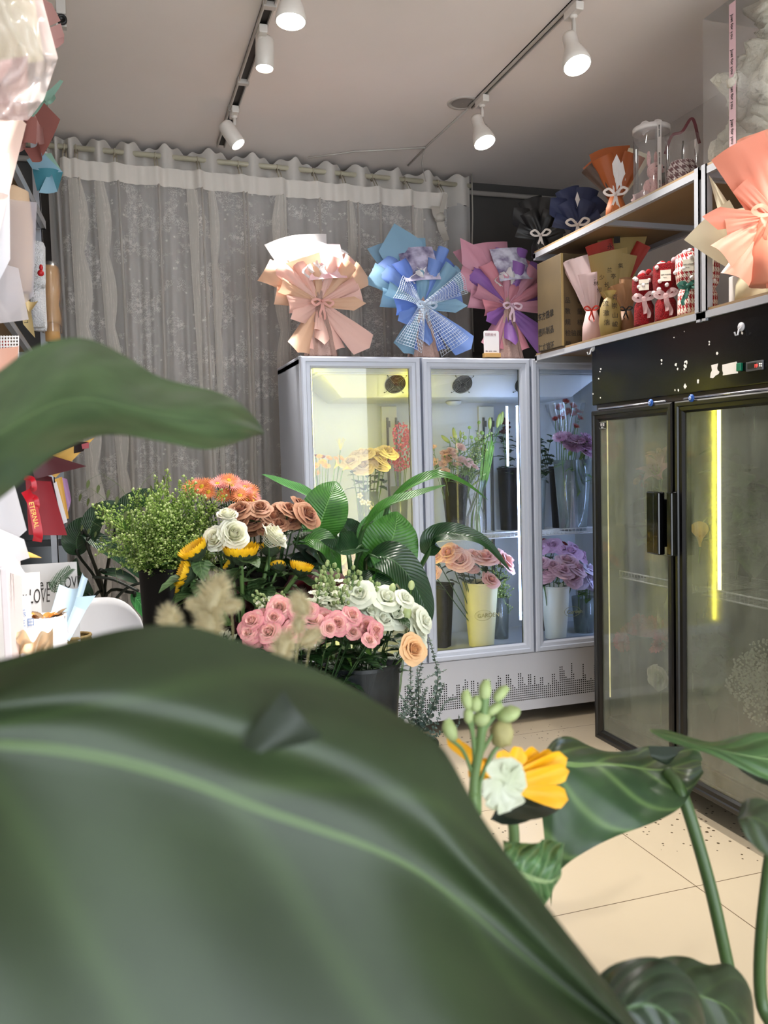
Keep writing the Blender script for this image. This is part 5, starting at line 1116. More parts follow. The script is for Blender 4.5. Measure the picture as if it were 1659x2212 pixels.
# payment sign (code left blank), wooden foot
c = at(1062, 768, 4.045); r = thing('payment_sign', 'small white acrylic payment sign on a wooden foot in front of the purple bouquet', 'sign', (c.x, 4.045, 1.946))
sw, sh_ = .085, .125
MB().box((-.045, -.018, 0), (.045, .018, .022)).build('wooden_foot', mat('footwood', '#c39a5f', .5), r, smooth=False, bevel=.002)
pl = MB().poly([(-sw/2 + .005*(1-math.cos(a)) if sx < 0 else sw/2 - .005*(1-math.cos(a)), z) for sx, a, z in ((-1, 0, .012), (1, 0, .012), (1, 0, .012 + sh_ - .006), (1, PI/2, .012 + sh_), (-1, PI/2, .012 + sh_), (-1, 0, .012 + sh_ - .006))], .004, Matrix.Rotation(PI/2, 4, 'X') @ Matrix.Translation((0, 0, -.002))).build('sign_plate', mat('signwhite', '#e6e3e8', .3), r, smooth=False)
ink = mat('ink', '#3a2c3c', .6)
text('扫码支付', .0155, (-.036, -.0026, .112), RV, UV_, mat('inkpink', '#9c6a78', .6), 'sign_text', r); text('微信 · 支付宝 · 云闪付', .0065, (-.035, -.0026, .030), RV, UV_, ink, 'sign_text', r)

# ================================================================== right rack items
Z1, Z2 = 1.957, 2.475
mkr = mat('kraft', '#54452a', .8, col2='#493b23', nscale=5); mkink = mat('kraftink', '#1f1a14', .7)  # the carton's shade is put into this darkened kraft colour
c = atZ(1214, 747, Z1+.001); H_b = atX(1214, 545, c.x).z - Z1
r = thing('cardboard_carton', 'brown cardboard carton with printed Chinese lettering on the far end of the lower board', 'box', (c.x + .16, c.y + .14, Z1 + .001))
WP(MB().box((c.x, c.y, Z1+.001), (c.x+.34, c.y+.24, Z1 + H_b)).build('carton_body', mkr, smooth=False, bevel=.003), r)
WP(MB().box((c.x-.0006, c.y-.0008, Z1 + .002), (c.x+.012, c.y-.0002, Z1 + H_b)).build('tape', mat('tape_c', '#a5905f', .3), smooth=False), r)
for i, (a_, b_) in enumerate((('品    名:', ''), ('数    量: 200', ''), ('规    格: 32', ''), ('检验员:  上', ''), ('颜    色: 白', ''))):
    WP(text(a_, .031, (c.x + .018, c.y - .001, Z1 + H_b*.47 - i*.052), RV, UV_, mkink, 'printed_lettering'), r)
for i, a_ in enumerate(('东方雅翠', '塑料制品', '仁立锦环')): WP(text(a_, .040, (c.x - .001, c.y + .235, Z1 + H_b*.36 - i*.078), V((0, -1, 0)), UV_, mkink, 'printed_lettering'), r)
def facing(X_, Y_):       # frame looking from the spot towards the eye, kept level
    n = V((EYE.x - X_, EYE.y - Y_, 0)).normalized(); return n.cross(UP)*-1 if False else UP.cross(n), n
def RN(p): return facing(p.x, p.y)
# pale pink slim wrapped bouquet
def conewrap(name, label, pb, pw, pt_w, ztop, mats, X=None, k=1, sheetsx=None, bowm=None, baser=.035, group=None, cat='bouquet', zb=Z1, bows=.04, loops=None, coreM=None):
    W = atX(pw[0], pw[1], X); Rv, Nv = RN(W); q = mpp(W)
    root = thing(name, label, cat, (W.x, W.y, zb + .001), 0, group)
    MB().lathe([(.001, 0), (baser, 0), (baser*.95, (W.z-zb)*.5), (baser*.55, W.z-zb-.001), (.001, W.z-zb)], 20, rip=.05, ripn=7).build('wrapped_base', coreM or mats[0], root)
    for i, (ang, tilt, L_, w0, w1, m_, kw) in enumerate(sheetsx): WP(sheet(W + Nv*kw.pop('dn', 0), Rv, UP, Nv, ang, tilt, L_*q, w0*q, w1*q, seed=i*2.1, **kw).build('wrapping_sheet', mats[m_]), root)
    if bowm: b = MB(); bow(b, W + Nv*(baser*.7), Rv, UP, Nv, bows, bows*.25, *(loops or ())); WP(b.build('ribbon_bow', bowm), root)
    return root, W, Rv, Nv, q
mred = paper('redribbon', '#c0392b', '#b23222', .3); ppk = paper('milkpink', '#dcc0bf', '#e6cfcf', trans=.35); gold = paper('gold', '#a08a52', '#b39b60'); coral = paper('coral', '#c8473a', '#b53c30'); brn = paper('browncraft', '#9a6f4c', '#a97e58')
mcell = glassmat('cellophane', refl=.10, film=.04, rough=.12)
conewrap('slim_bouquet', 'slim pale pink translucent paper bouquet tied with a red ribbon beside the carton', None, (1278, 672), 0, 0, [ppk, mat('pinkbase', '#e2c4c6', .6)], X=2.2, sheetsx=[(-16, .1, 118, 26, 62, 0, dict(curl=.9)), (-6, .2, 80, 24, 50, 0, dict(curl=1.0)), (4, -.1, 96, 24, 56, 0, dict(curl=.9, dn=-.02)), (-24, -.05, 126, 18, 34, 0, dict(curl=.9, dn=-.02))], bowm=mred, bows=.03, baser=.045)
rt, W, Rv, Nv, q = conewrap('calligraphy_bouquet', 'gold paper bouquet printed with black brush calligraphy and a coral insert', None, (1325, 640), 0, 0, [gold, coral], X=2.3, sheetsx=[(8, -.15, 150, 50, 110, 0, dict(curl=.35, dn=-.03)), (-14, -.05, 125, 40, 60, 1, dict(curl=.4, dn=-.015)), (-8, .1, 96, 44, 92, 0, dict(curl=.5)), (14, .05, 92, 40, 60, 0, dict(curl=.5, dn=-.005)), (30, -.1, 130, 20, 34, 1, dict(curl=.4, dn=-.03))], baser=.05)
for i, (ch, px, py, s) in enumerate((('永', 1313, 540, 11), ('兰', 1312, 592, 9), ('亭', 1320, 606, 9), ('少', 1296, 606, 9), ('长', 1306, 622, 9), ('成', 1312, 632, 9), ('茂', 1277, 606, 9), ('林', 1284, 618, 9), ('修', 1291, 632, 9), ('集', 1335, 585, 9))):
    p_ = W + (Rv*((px - 1325)/1.0) + UP*(-(py - 640)))*q + Nv*(.035 if i else -.0); WP(text(ch, s*q*1.25, p_ + Nv*.012, Rv, UP, mkink, 'calligraphy'), rt)
st_ = W + (Rv*(2) + UP*112)*q + Nv*.002; WP(MB().box((0, 0, 0), (1, 1, 1), M=Matrix.Translation(st_) @ Matrix(((Rv.x*13*q, UP.x, Nv.x*.001, 0), (Rv.y*13*q, UP.y, Nv.y*.001, 0), (0, 14*q, 0, 0), (0, 0, 0, 1)))).build('seal_mark', mkink, smooth=False), rt)
# small gold pouch with calligraphy
c = atX(1318, 718, 2.16); r = thing('calligraphy_pouch', 'small round gold pouch with brush writing standing before the calligraphy bouquet', 'pouch', (c.x, c.y, Z1+.001)); q = mpp(c); Rv, Nv = RN(c)
MB().lathe([(.001, 0), (20*q, 0), (24*q, 30*q), (21*q, 60*q), (13*q, 78*q), (6*q, 84*q), (14*q, 96*q)], 28, rip=.04, ripn=9).build('pouch_body', gold, r)
for ch, dx, dy in (('青', 4, 74), ('流', -15, 62), ('崇', 3, 56), ('激', -14, 42), ('山', 4, 36), ('湍', -13, 22), ('峻', 4, 17)): WP(text(ch, 13*q, V((c.x, c.y, Z1)) + Rv*dx*q + UP*dy*q + Nv*(24*q + .003), Rv, UP, mkink, 'calligraphy'), r)
conewrap('slim_bouquet', 'small tan kraft paper bouquet between the gold pouch and the red towel bouquets', None, (1352, 672), 0, 0, [brn, mat('peachbase', '#c79a72', .6)], X=2.25, sheetsx=[(-10, .1, 60, 26, 50, 0, dict(curl=.8)), (8, .15, 66, 24, 44, 0, dict(curl=1.0)), (0, -.1, 76, 22, 30, 0, dict(curl=.8, dn=-.02)), (-24, 0, 62, 16, 30, 0, dict(curl=.8))], baser=.04, bowm=mat('blackrib', '#15120f', .3), bows=.025)
# red towel bouquets with pompoms
def towel_cyl(name, label, px0, px1, pyt, pym, pyb, X, m_, seed, plaid=False, group=None):
    c = atX((px0+px1)/2, pyb, X); q = mpp(c); Rv, Nv = RN(c); r_ = (px1-px0)/2*q; root = thing(name, label, 'bouquet', (c.x, c.y, Z1 + .001), 0, group)
    hb = (pyb - pym)*q; ht = (pyb - pyt)*q
    MB().lathe([(.001, 0), (r_*.86, 0), (r_*.9, .01), (r_*.85, hb*.8), (r_*.62, hb)], 32, rip=.03, ripn=5).build('towel_skirt', m_, root)
    lean = Matrix.Rotation(rad(7), 4, Nv)
    MB().lathe([(r_*.55, hb - .004), (r_*.95, hb + .02), (r_*1.05, hb + (ht-hb)*.5), (r_*1.0, ht), (r_*.88, ht+.004), (r_*.85, ht - .03)], 32, rip=.03, ripn=6).build('towel_collar', m_, root)
    rr = random.Random(seed); pw_ = mat('pomwhite', '#ece4e2', .9, bump=.5, bscale=200); pr_ = mat('pomred', '#b5121c', .9, bump=.5, bscale=200); pp_ = mat('pompink', '#e8b9bf', .9)
    for i in range(9):
        a = rr.uniform(0, 6.28); k = rr.uniform(.1, .8)*r_; MB().ball((k*math.cos(a), k*math.sin(a), ht + rr.uniform(-.01, .02)), rr.uniform(.010, .017), 9, jit=.15).build('pompom', (pw_, pr_, pp_)[i % 3], root)
    for i in range(6): a = math.atan2(Nv.y, Nv.x) + rr.uniform(-1.4, 1.4); MB().ball((r_*1.06*math.cos(a), r_*1.06*math.sin(a), hb + (ht-hb)*rr.uniform(.15, .95)), .009, 8).build('pompom', pw_, root)
    L_ = V((0, 0, hb + (ht-hb)*.62)) + Nv*r_*1.06; t_ = MB(); Mx = Matrix(((Rv.x, 0, Nv.x, L_.x), (Rv.y, 0, Nv.y, L_.y), (0, 1, 0, L_.z), (0, 0, 0, 1))); t_.box((-.020, -.022, 0), (.020, .022, .003), M=Mx); lo = t_.build('woven_label', mat('labelcream', '#e3ddcd', .7), root, smooth=False)
    x_ = text('GIFT WISHES', .0065, L_ + Nv*.0032 - Rv*.018 + UP*.001, Rv, UP, mkink, 'label_text', None); x_.parent = lo; x_ = text('for you', .004, L_ + Nv*.0032 - Rv*.008 - UP*.009, Rv, UP, mkink, 'label_text', None); x_.parent = lo
    return root, Rv, Nv, r_, hb, ht
mterry = mat('terryred', '#8e0a14', .95, bump=1, bscale=260, col2='#76060f', nscale=60, sheen=.1, spec=.1); morg = mat('organza', '#e6c7c8', .6, trans=.3, alpha=.5)
for lb, a in (('dark red terry towel bouquet with pompoms, left one of the red pair', (1368, 1415, 600, 648, 703, 2.15)), ('dark red terry towel bouquet with pompoms, right one of the red pair', (1413, 1464, 572, 640, 692, 2.17))):
    root, Rv, Nv, r_, hb, ht = towel_cyl('towel_bouquet', lb, *a, mterry, a[0], group='red towel bouquets')
    b = MB(); bow(b, V((0, 0, hb)) + Nv*(r_*.95), Rv, UP, Nv, .036, .017, ((-1, .2), (1, .35)), ((.5, -2.2), (.1, -1.7))); b.build('organza_bow', morg, root)
# houndstooth plaid
def plaidmat(name, c1, c2, sc_):
    if name in MATS: return MATS[name]
    m, nt, N, L = nmat(name); o = N.new('ShaderNodeOutputMaterial'); p = N.new('ShaderNodeBsdfPrincipled'); p.inputs['Roughness'].default_value = .9
    uv = N.new('ShaderNodeUVMap'); sp_ = N.new('ShaderNodeSeparateXYZ'); L.new(uv.outputs[0], sp_.inputs[0])
    def m_(op, a, b=None):
        n = N.new('ShaderNodeMath'); n.operation = op
        for i, x in enumerate((a, b)):
            if x is None: continue
            if isinstance(x, (int, float)): n.inputs[i].default_value = x
            else: L.new(x, n.inputs[i])
        return n.outputs[0]
    U = m_('MULTIPLY', sp_.outputs[0], sc_*2); Vv = m_('MULTIPLY', sp_.outputs[1], sc_)
    nz = N.new('ShaderNodeTexNoise'); nz.inputs['Scale'].default_value = 120; L.new(uv.outputs[0], nz.inputs[0]); j = m_('MULTIPLY', m_('SUBTRACT', nz.outputs[0], .5), .35)
    a = m_('LESS_THAN', m_('FRACT', m_('ADD', U, j)), .5); b = m_('LESS_THAN', m_('FRACT', m_('ADD', Vv, j)), .5)
    tw = m_('LESS_THAN', m_('FRACT', m_('MULTIPLY', m_('ADD', U, Vv), 2)), .5)
    f = m_('ADD', m_('MULTIPLY', m_('MULTIPLY', a, b), 1), m_('MULTIPLY', m_('ABSOLUTE', m_('SUBTRACT', a, b)), tw)); 
    mx = N.new('ShaderNodeMix'); mx.data_type = 'RGBA'; L.new(f, mx.inputs[0]); mx.inputs[6].default_value = srgb(c1); mx.inputs[7].default_value = srgb(c2); L.new(mx.outputs[2], p.inputs['Base Color']); L.new(p.outputs[0], o.inputs[0]); MATS[name] = m; return m
mpl = plaidmat('plaid', '#e3d9cc', '#9c1a20', 9)
root, Rv, Nv, r_, hb, ht = towel_cyl('plaid_bouquet', 'red and cream houndstooth bouquet with green ribbon left of the rack post', 1462, 1512, 548, 618, 678, 2.17, mpl, 9)
b = MB(); mg = mat('greenrib', '#1f5a4c', .5); bow(b, V((0, 0, hb)) + Nv*(r_*.95), Rv, UP, Nv, .03, .016, ((-1, .2), (1, .2)), ((-.6, -2.4), (-.2, -1.6))); b.build('ribbon_bow', mg, root)
towel_cyl('plaid_bouquet', 'red and cream houndstooth bouquet right of the rack post with a white plush top', 1508, 1552, 545, 615, 672, 2.25, mpl, 12)
# --- top board
nav, blk, org, crm = paper('navy', '#1a2342', '#222c50', .6, .05), paper('black', '#08090c', '#0c0d10', .5, .02), paper('orange', '#b5622a', '#9c4f20', .6, .1), paper('cream', '#e0d6b4', '#e9e2c6', .6, .2)
wrb = paper('whiterib', '#d3c9c4', '#dcd4cf', .4)
fan = lambda c1, c2, k: [(-40, .0, 80*k, 24, 56*k, c1, dict(curl=.8, corner=.3)), (-14, -.15, 98*k, 26, 60*k, c1, dict(curl=.7)), (14, -.1, 92*k, 26, 60*k, c2, dict(curl=.8)), (42, .0, 84*k, 24, 52*k, c1, dict(curl=.8, roll=-.4)), (-24, .35, 66*k, 24, 50*k, c2, dict(curl=1.0, roll=-.5)), (24, .35, 62*k, 24, 48*k, c1, dict(curl=1.0, roll=-.4)), (-70, .2, 56*k, 16, 36*k, c1, dict(curl=.5)), (70, .2, 54*k, 16, 34*k, c2, dict(curl=.5))]
conewrap('dark_bouquet', 'black paper bouquet at the far end of the top board', None, (1168, 512), 0, 0, [blk, nav], X=2.2, sheetsx=fan(0, 0, .95), bowm=wrb, bows=.045, baser=.05, zb=Z2, coreM=blk)
conewrap('dark_bouquet', 'navy blue paper bouquet with white ribbon between the black and the orange one', None, (1248, 490), 0, 0, [nav, blk, whp], X=2.3, sheetsx=fan(0, 0, .95) + [(0, .1, 56, 10, 22, 2, dict(curl=.6, corner=.6))], bowm=wrb, bows=.05, baser=.05, zb=Z2, coreM=nav)
conewrap('orange_bouquet', 'burnt orange paper bouquet with cream ribbon bow on the top board', None, (1330, 425), 0, 0, [org, paper('darkbrown', '#3a2a22', '#4a362a'), whp, crm], X=2.2,
    sheetsx=[(-6, -.2, 122, 30, 92, 0, dict(curl=.5, dn=-.03)), (28, -.1, 112, 22, 56, 3, dict(curl=.5, dn=-.03)), (-30, .0, 110, 20, 50, 0, dict(curl=.9, roll=-.6)), (-38, .1, 90, 18, 44, 1, dict(curl=.8)), (26, .15, 92, 26, 52, 0, dict(curl=.8)), (-18, .25, 88, 26, 56, 0, dict(curl=1.0)), (2, .2, 66, 16, 40, 2, dict(curl=.8, corner=.6)), (12, .22, 56, 16, 30, 2, dict(curl=.6, corner=.6))], bowm=wrb, bows=.045, baser=.045, zb=Z2, coreM=org)
# round clear gift drum with a pink plush rabbit
mcl = glassmat('acetate', refl=.05, film=.035, rough=.05)
def drum(label, cpx, cpy, X, wpx, hpx, lid, ribm, nm='gift_drum'):
    c = atX(cpx, cpy, X); c.z = Z2; q = mpp(c); r_ = wpx*q/2; h = hpx*q; root = thing(nm, label, 'gift box', (c.x, c.y, Z2 + .001))
    MB().lathe([(r_, .01), (r_, h)], 40).build('clear_wall', mcl, root)
    if lid:
        MB().lathe([(.001, 0), (r_*1.03, 0), (r_*1.03, .014), (.001, .014)], 40).build('base_disc', mat('drumwhite', '#d9d3cf', .5), root); MB().lathe([(.001, h-.012), (r_*1.03, h-.02), (r_*1.03, h), (.001, h)], 40).build('lid', MATS['drumwhite'], root)
    return root, c, q, r_, h
root, c, q, r_, h = drum('clear round gift drum with white lid holding a pink plush rabbit', 1408, 418, 2.27, 76, 172, True, None)
Rv, Nv = RN(c)
rb_ = MB(); A = Nv*r_*1.02 + Rv*r_*.42; rib([A + UP*h, A + UP*h*.5, A + UP*.01], .016, 0, nrm=Nv, mbx=rb_); rib([A + UP*h, Rv*r_*.2 + UP*(h+.004)], .016, 0, nrm=UP, mbx=rb_); rb_.build('printed_ribbon', wrb, root)
for i in range(3): text('BEST WISHES', .0085, A + Nv*.002 + UP*(h*.95 - i*h*.33) - Rv*.003, -UP, Rv, mkink, 'ribbon_text', root)
bowl = MB(); bow(bowl, UP*(h+.004) + Nv*r_*.1, Rv, UP, Nv, .035, .014, ((-1, .3), (1, .3)), ((-.8, -.9),)); bowl.build('ribbon_bow', wrb, root)
rab = thing('plush_rabbit', 'small pink plush rabbit sitting inside the clear round gift drum', 'plush toy', (c.x + Rv.x*.01, c.y + Rv.y*.01, Z2 + .016)); mpk = mat('plushpink', '#d9aaa6', .95, bump=.6, bscale=200, sheen=.5)
b = MB(); b.ball((0, 0, .06), (.05, .045, .06), 14, jit=.1); b.ball((0, -.01, .145), (.036, .038, .036), 14); b.ball((-.012, -.045, .138), (.018, .016, .014), 10)
for sx in (-1, 1): b.ball((sx*.018, .012, .20), (.010, .007, .038), 10); b.ball((sx*.045, -.015, .075), (.015, .02, .028), 8); b.ball((sx*.03, -.045, .02), (.02, .03, .018), 8)
o = b.build('body', mpk, rab)
for sx in (-1, 1): MB().ball((sx*.017, -.042, .152), .0045, 8).build('eye', mat('eyeblack', '#0c0808', .1), rab)
MB().ball((0, -.055, .10), (.022, .018, .02), 10, jit=.4).build('posy', mat('posygrey', '#9c9a94', .8), rab)
WP(MB().ball((c.x - Rv.x*.04, c.y - Rv.y*.04, Z2 + .05), (.05, .05, .035), 14, jit=.5).build('tulle_puff', mat('tulle', '#d8bfc0', .8, trans=.3)), rab)
root, c, q, r_, h = drum('clear plastic gift tub with a wine red handle holding a plaid wrapped posy', 1474, 388, 2.26, 70, 120, False, None, 'gift_tub')
Rv, Nv = RN(c); hd = MB(); rib([Rv*-r_ + UP*h*.75, Rv*-r_*.6 + UP*(h*1.05), Rv*0 + UP*(h*1.1), Rv*r_*.6 + UP*h*1.3, Rv*r_ + UP*h*.85], .012, 0, nrm=Nv, mbx=hd); hd.build('handle_strap', mat('wine', '#5a1420', .5), root); MB().lathe([(.001, 0), (r_, 0), (r_, .01), (.001, .012)], 30).build('base_disc', mat('tan_b', '#a98a5c', .6), root)
t_ = thing('plaid_posy', 'small round posy wrapped in red and white gingham inside the clear tub', 'posy', (c.x, c.y, Z2 + .013)); MB().lathe([(.001, 0), (.03, 0), (.055, .04), (.06, .08), (.045, .115), (.001, .125)], 28, rip=.06, ripn=9).build('wrap', plaidmat('gingham', '#d8c8c4', '#5f2228', 7), t_); MB().tube([(0, 0, .12), (.004, 0, .2)], .004, 6).build('stem', mat('brownstem', '#3a241c', .6), t_)
# tall clear box with fluffy white plume and pink ribbon
c = atX(1590, 305, 2.3); q = mpp(c); Rv, Nv = RN(c); r = thing('plume_box', 'tall clear box of white fluffy filling with printed pink ribbon, top right', 'gift box', (2.38, c.y - .08, Z2 + .001))
x0 = atX(1524, 320, 2.16).y; bx = (2.15, x0 - .42, 0); WP(MB().box((2.15, x0 - .40, Z2+.002), (2.55, x0, 3.02)).build('clear_wall', glassmat('acetate2', refl=.0, film=.03, rough=.3), smooth=False), r)
mfl = mat('fluff', '#efece0', 1.0, trans=.3, bump=1, bscale=50, sheen=.2, col2='#e2dece', nscale=12); rr = random.Random(3)
for i in range(9):
    f = MB().ball((2.30 + rr.uniform(-.03, .08), x0 - .10 - .022*i + rr.uniform(-.03, .03), Z2 + .10 + .05*i), (.12, .11 + .004*i, .10), 28, jit=.8); WP(f.build('fluff_tuft', mfl), r)
rbm = MB(); A = V((2.147, x0 - .16, 3.0)); rib([A, A - UP*.25, A - UP*.5], .034, 0, nrm=V((-1, 0, 0)), mbx=rbm); WP(rbm.build('printed_ribbon', paper('pinkrib', '#e3b4bd', '#e9c3cb'), None), r)
for i in range(4): WP(text('Just for you', .018, A + V((-.002, .006, -.04 - i*.12)), -UP, V((0, -1, 0)), mkink, 'ribbon_text'), r)
# near rack: cream mesh-pattern bouquet and big peach bouquet
conewrap('cream_bouquet', 'cream waffle paper bouquet behind the big peach bouquet', None, (1625, 580), 0, 0, [crm, mat('creambase', '#e4ddc6', .6)], X=2.2, sheetsx=[(-38, .05, 150, 40, 130, 0, dict(curl=.7)), (-24, .1, 118, 30, 84, 0, dict(curl=.8, roll=-.3)), (-22, -.1, 190, 12, 30, 0, dict(curl=.5, corner=.5)), (6, .0, 130, 40, 100, 0, dict(curl=.6))], baser=.06)
pch = paper('peach', '#d98a70', '#e08c74', .5, .15); pch2 = paper('peachlight', '#ecb39b', '#e0967c', .5, .2)
conewrap('peach_bouquet', 'large peach paper bouquet at the right edge, brightly lit from above', None, (1668, 470), 0, 0, [pch, pch2], X=2.06, zb=1.963, baser=.07,
    sheetsx=[(-22, -.1, 190, 60, 120, 0, dict(curl=.4)), (-10, -.2, 205, 40, 80, 1, dict(curl=.5)), (-40, .1, 100, 30, 40, 0, dict(curl=.5)), (-84, .2, 125, 20, 56, 0, dict(curl=.9, corner=.3)), (-98, .25, 95, 16, 40, 1, dict(curl=.6)), (-128, .35, 130, 24, 80, 1, dict(curl=.7)), (-150, .3, 150, 30, 76, 0, dict(curl=.9)), (170, .2, 150, 40, 80, 0, dict(curl=.6)), (40, .1, 160, 30, 80, 0, dict(curl=.6)), (120, .3, 130, 20, 70, 1, dict(curl=.6))], bowm=pch2, bows=.05)
c = atX(1585, 665, 2.2); tag(MB().box((0, 0, 0), (.12, .10, .10)).build('white_box', mat('bxwhite', '#ddd9d6', .6), None, smooth=False, bevel=.003, loc=(2.16, c.y - .12, Z1+.001)), 'plain white box behind the peach bouquet on the lower board', 'box')
# ================================================================== left side
def patch4(a, b, c, d, bulge=0, wob=.0, n=10, roll=0, nrm=None):
    """curved paper between four corners given as (px, py, Y); a-b is one edge, d-c the opposite one"""
    A, B, C_, D = [at(*q) if not isinstance(q, Vector) else q for q in (a, b, c, d)]; nn = nrm or (B - A).cross(D - A).normalized(); s = (B-A).length
    def fn(u, v):
        p = A.lerp(B, v).lerp(D.lerp(C_, v), u); return p + nn*s*(bulge*math.sin(v*PI) + wob*math.sin(u*5 + v*4) + roll*max(0, v-.6)**2*2.5)
    return MB().grid(fn, n, n)
def papers(name, label, cat, loc, specs, group=None):
    r = thing(name, label, cat, loc, 0, group)
    for pts, m_, kw in specs: kw = dict(kw); nm = kw.pop('nm', 'wrapping_sheet'); WP(patch4(*pts, **kw).build(nm, m_), r)
    return r
rosb, rosb2 = paper('rosewood', '#9c625a', '#b07268'), paper('dustpink', '#b88a84', '#c79a92'); mint, teal, sky = paper('mint', '#8fb5a2', '#9fc4b0'), paper('teal', '#3f8797', '#4f98a8'), paper('skyblue', '#8fb8cc', '#9cc3d4')
Zs = 2.476
def core_stem(r, x, y, z0, z1, rr_=.03): WP(MB().lathe([(.001, 0), (rr_, 0), (rr_*.7, (z1-z0)*.7), (.001, z1-z0)], 12, Matrix.Translation((x, y, z0))).build('wrapped_base', MATS['paper_white'], r))
r = papers('rose_bouquet', 'dusty rosewood paper bouquet leaning over the end of the upper left shelf', 'bouquet', (-.36, 3.45, Zs), [
    (((62, 262, 3.5), (95, 222, 3.5), (130, 258, 3.45), (92, 338, 3.4)), rosb, dict(bulge=.05)), (((50, 262, 3.4), (80, 255, 3.38), (78, 312, 3.36), (42, 318, 3.36)), rosb, dict(bulge=-.3)),
    (((75, 245, 3.42), (92, 275, 3.40), (96, 310, 3.38), (70, 300, 3.38)), rosb2, dict(bulge=.25)), (((50, 318, 3.4), (82, 305, 3.36), (90, 335, 3.34), (70, 350, 3.36)), rosb, dict(bulge=.3)), (((30, 275, 3.4), (60, 262, 3.4), (55, 320, 3.4), (36, 330, 3.4)), rosb2, dict(bulge=.2))]); core_stem(r, -.40, 3.45, Zs, 2.62)
r = papers('mint_bouquet', 'pale mint paper bouquet standing behind the rosewood one on the left shelf', 'bouquet', (-.40, 3.68, Zs), [(((90, 205, 3.65), (130, 172, 3.65), (137, 175, 3.65), (102, 225, 3.65)), mint, dict(bulge=.1)), (((92, 222, 3.6), (117, 203, 3.6), (121, 212, 3.6), (98, 226, 3.6)), mint, dict(bulge=.4)), (((60, 260, 3.66), (98, 205, 3.66), (104, 232, 3.66), (70, 300, 3.66)), mint, dict(bulge=.1))]); core_stem(r, -.42, 3.7, Zs, 2.7)
r = papers('teal_bouquet', 'teal and pale blue paper bouquet hanging its open mouth over the shelf end', 'bouquet', (-.33, 3.75, Zs), [
    (((57, 345, 3.6), (88, 325, 3.62), (136, 372, 3.62), (70, 365, 3.58)), sky, dict(bulge=.06)), (((88, 330, 3.66), (110, 330, 3.68), (136, 374, 3.68), (108, 376, 3.66)), mint, dict(bulge=.1)),
    (((70, 365, 3.6), (136, 372, 3.64), (124, 414, 3.64), (80, 412, 3.6)), teal, dict(bulge=-.25)), (((100, 382, 3.58), (112, 376, 3.58), (124, 414, 3.58), (84, 416, 3.56)), sky, dict(bulge=.35)), (((70, 366, 3.62), (104, 366, 3.62), (98, 385, 3.62), (78, 402, 3.6)), mint, dict(bulge=.1)), (((92, 318, 3.7), (112, 338, 3.7), (110, 345, 3.7), (88, 335, 3.7)), MATS['paper_white'], dict(bulge=.2))]); core_stem(r, -.38, 3.74, Zs, 2.6)
r = papers('pink_bouquet', 'dusty pink folded paper bouquet near the ceiling at the top left corner', 'bouquet', (-.40, 2.75, Zs), [
    (((70, -30, 2.7), (112, 8, 2.7), (131, 45, 2.68), (80, 60, 2.66)), rosb2, dict(bulge=.12)), (((85, 62, 2.66), (131, 50, 2.68), (139, 78, 2.68), (92, 90, 2.66)), rosb2, dict(bulge=.15)), (((92, 84, 2.66), (139, 72, 2.68), (138, 92, 2.68), (110, 103, 2.66)), rosb2, dict(bulge=.2))]); core_stem(r, -.45, 2.75, Zs, 2.85)
r = thing('ceiling_bracket', 'white metal channel with a dark round screw at the ceiling in the top left corner', 'bracket', (-.45, 3.4, ZC)); a, b = at(117, -60, 3.3), at(143, 36, 3.3)
WP(MB().box((a.x, 3.28, b.z), (b.x, 3.34, ZC)).build('channel', mtr, smooth=False, bevel=.003), r); c = at(134, 47, 3.3); WP(MB().lathe([(.001, 0), (.018, 0), (.018, .01), (.010, .011), (.010, .006), (.001, .006)], 16, Matrix.Translation((c.x, 3.29, c.z)) @ Matrix.Rotation(PI/2, 4, 'X')).build('screw_cap', mblk), r); WP(MB().box((c.x-.02, 3.29, c.z-.02), (b.x, 3.32, b.z)).build('bracket_plate', mtr, smooth=False), r)
# crumpled clear film over a pink bouquet, nearest at the top left
mfilm = mat('film', '#e2d8d4', .18, spec=.8, alpha=.62, trans=.35, bump=.9, bscale=9, col2='#cdbdb8', nscale=5)
r = thing('film_wrapped_bouquet', 'large bouquet wrapped in crumpled shiny clear film at the top left', 'bouquet', (-.42, 1.45, 1.957)); 
def film(u, v):
    L = [(-140, -120), (-140, 0), (-130, 120), (-110, 220), (-60, 270)]; R_ = [(70, -120), (92, 0), (125, 125), (95, 215), (62, 258)]
    k = u*4; i = min(int(k), 3); t_ = k - i; a = V(L[i] + (0,)).lerp(V(L[i+1] + (0,)), t_); b = V(R_[i] + (0,)).lerp(V(R_[i+1] + (0,)), t_); p = a.lerp(b, v)
    cr = noise.noise(V((u*7, v*9, 1)))*.03 + abs(noise.noise(V((u*4, v*5, 5))))*.05
    return at(p.x, p.y, 1.42 - .12*math.sin(v*PI*.9) - cr)
WP(MB().grid(film, 46, 40).build('film_sheet', mfilm), r)
def film2(u, v): p = V((-100 + 160*v, 150 + 110*u, 0)); return at(p.x, p.y - 30*v*(1-u) , 1.46 + .02*math.sin(v*9 + u*3))
WP(MB().grid(film2, 12, 12).build('wrapping_sheet', paper('filmpink', '#b58f8a', '#a67f7b')), r); WP(patch4((-140, -100, 1.5), (60, -100, 1.5), (95, 130, 1.5), (-140, 160, 1.5), wob=.03).build('wrapping_sheet', paper('creamyellow', '#d9d3a4', '#ddd8b2')), r)
core_stem(r, -.42, 1.45, 1.957, 2.15)
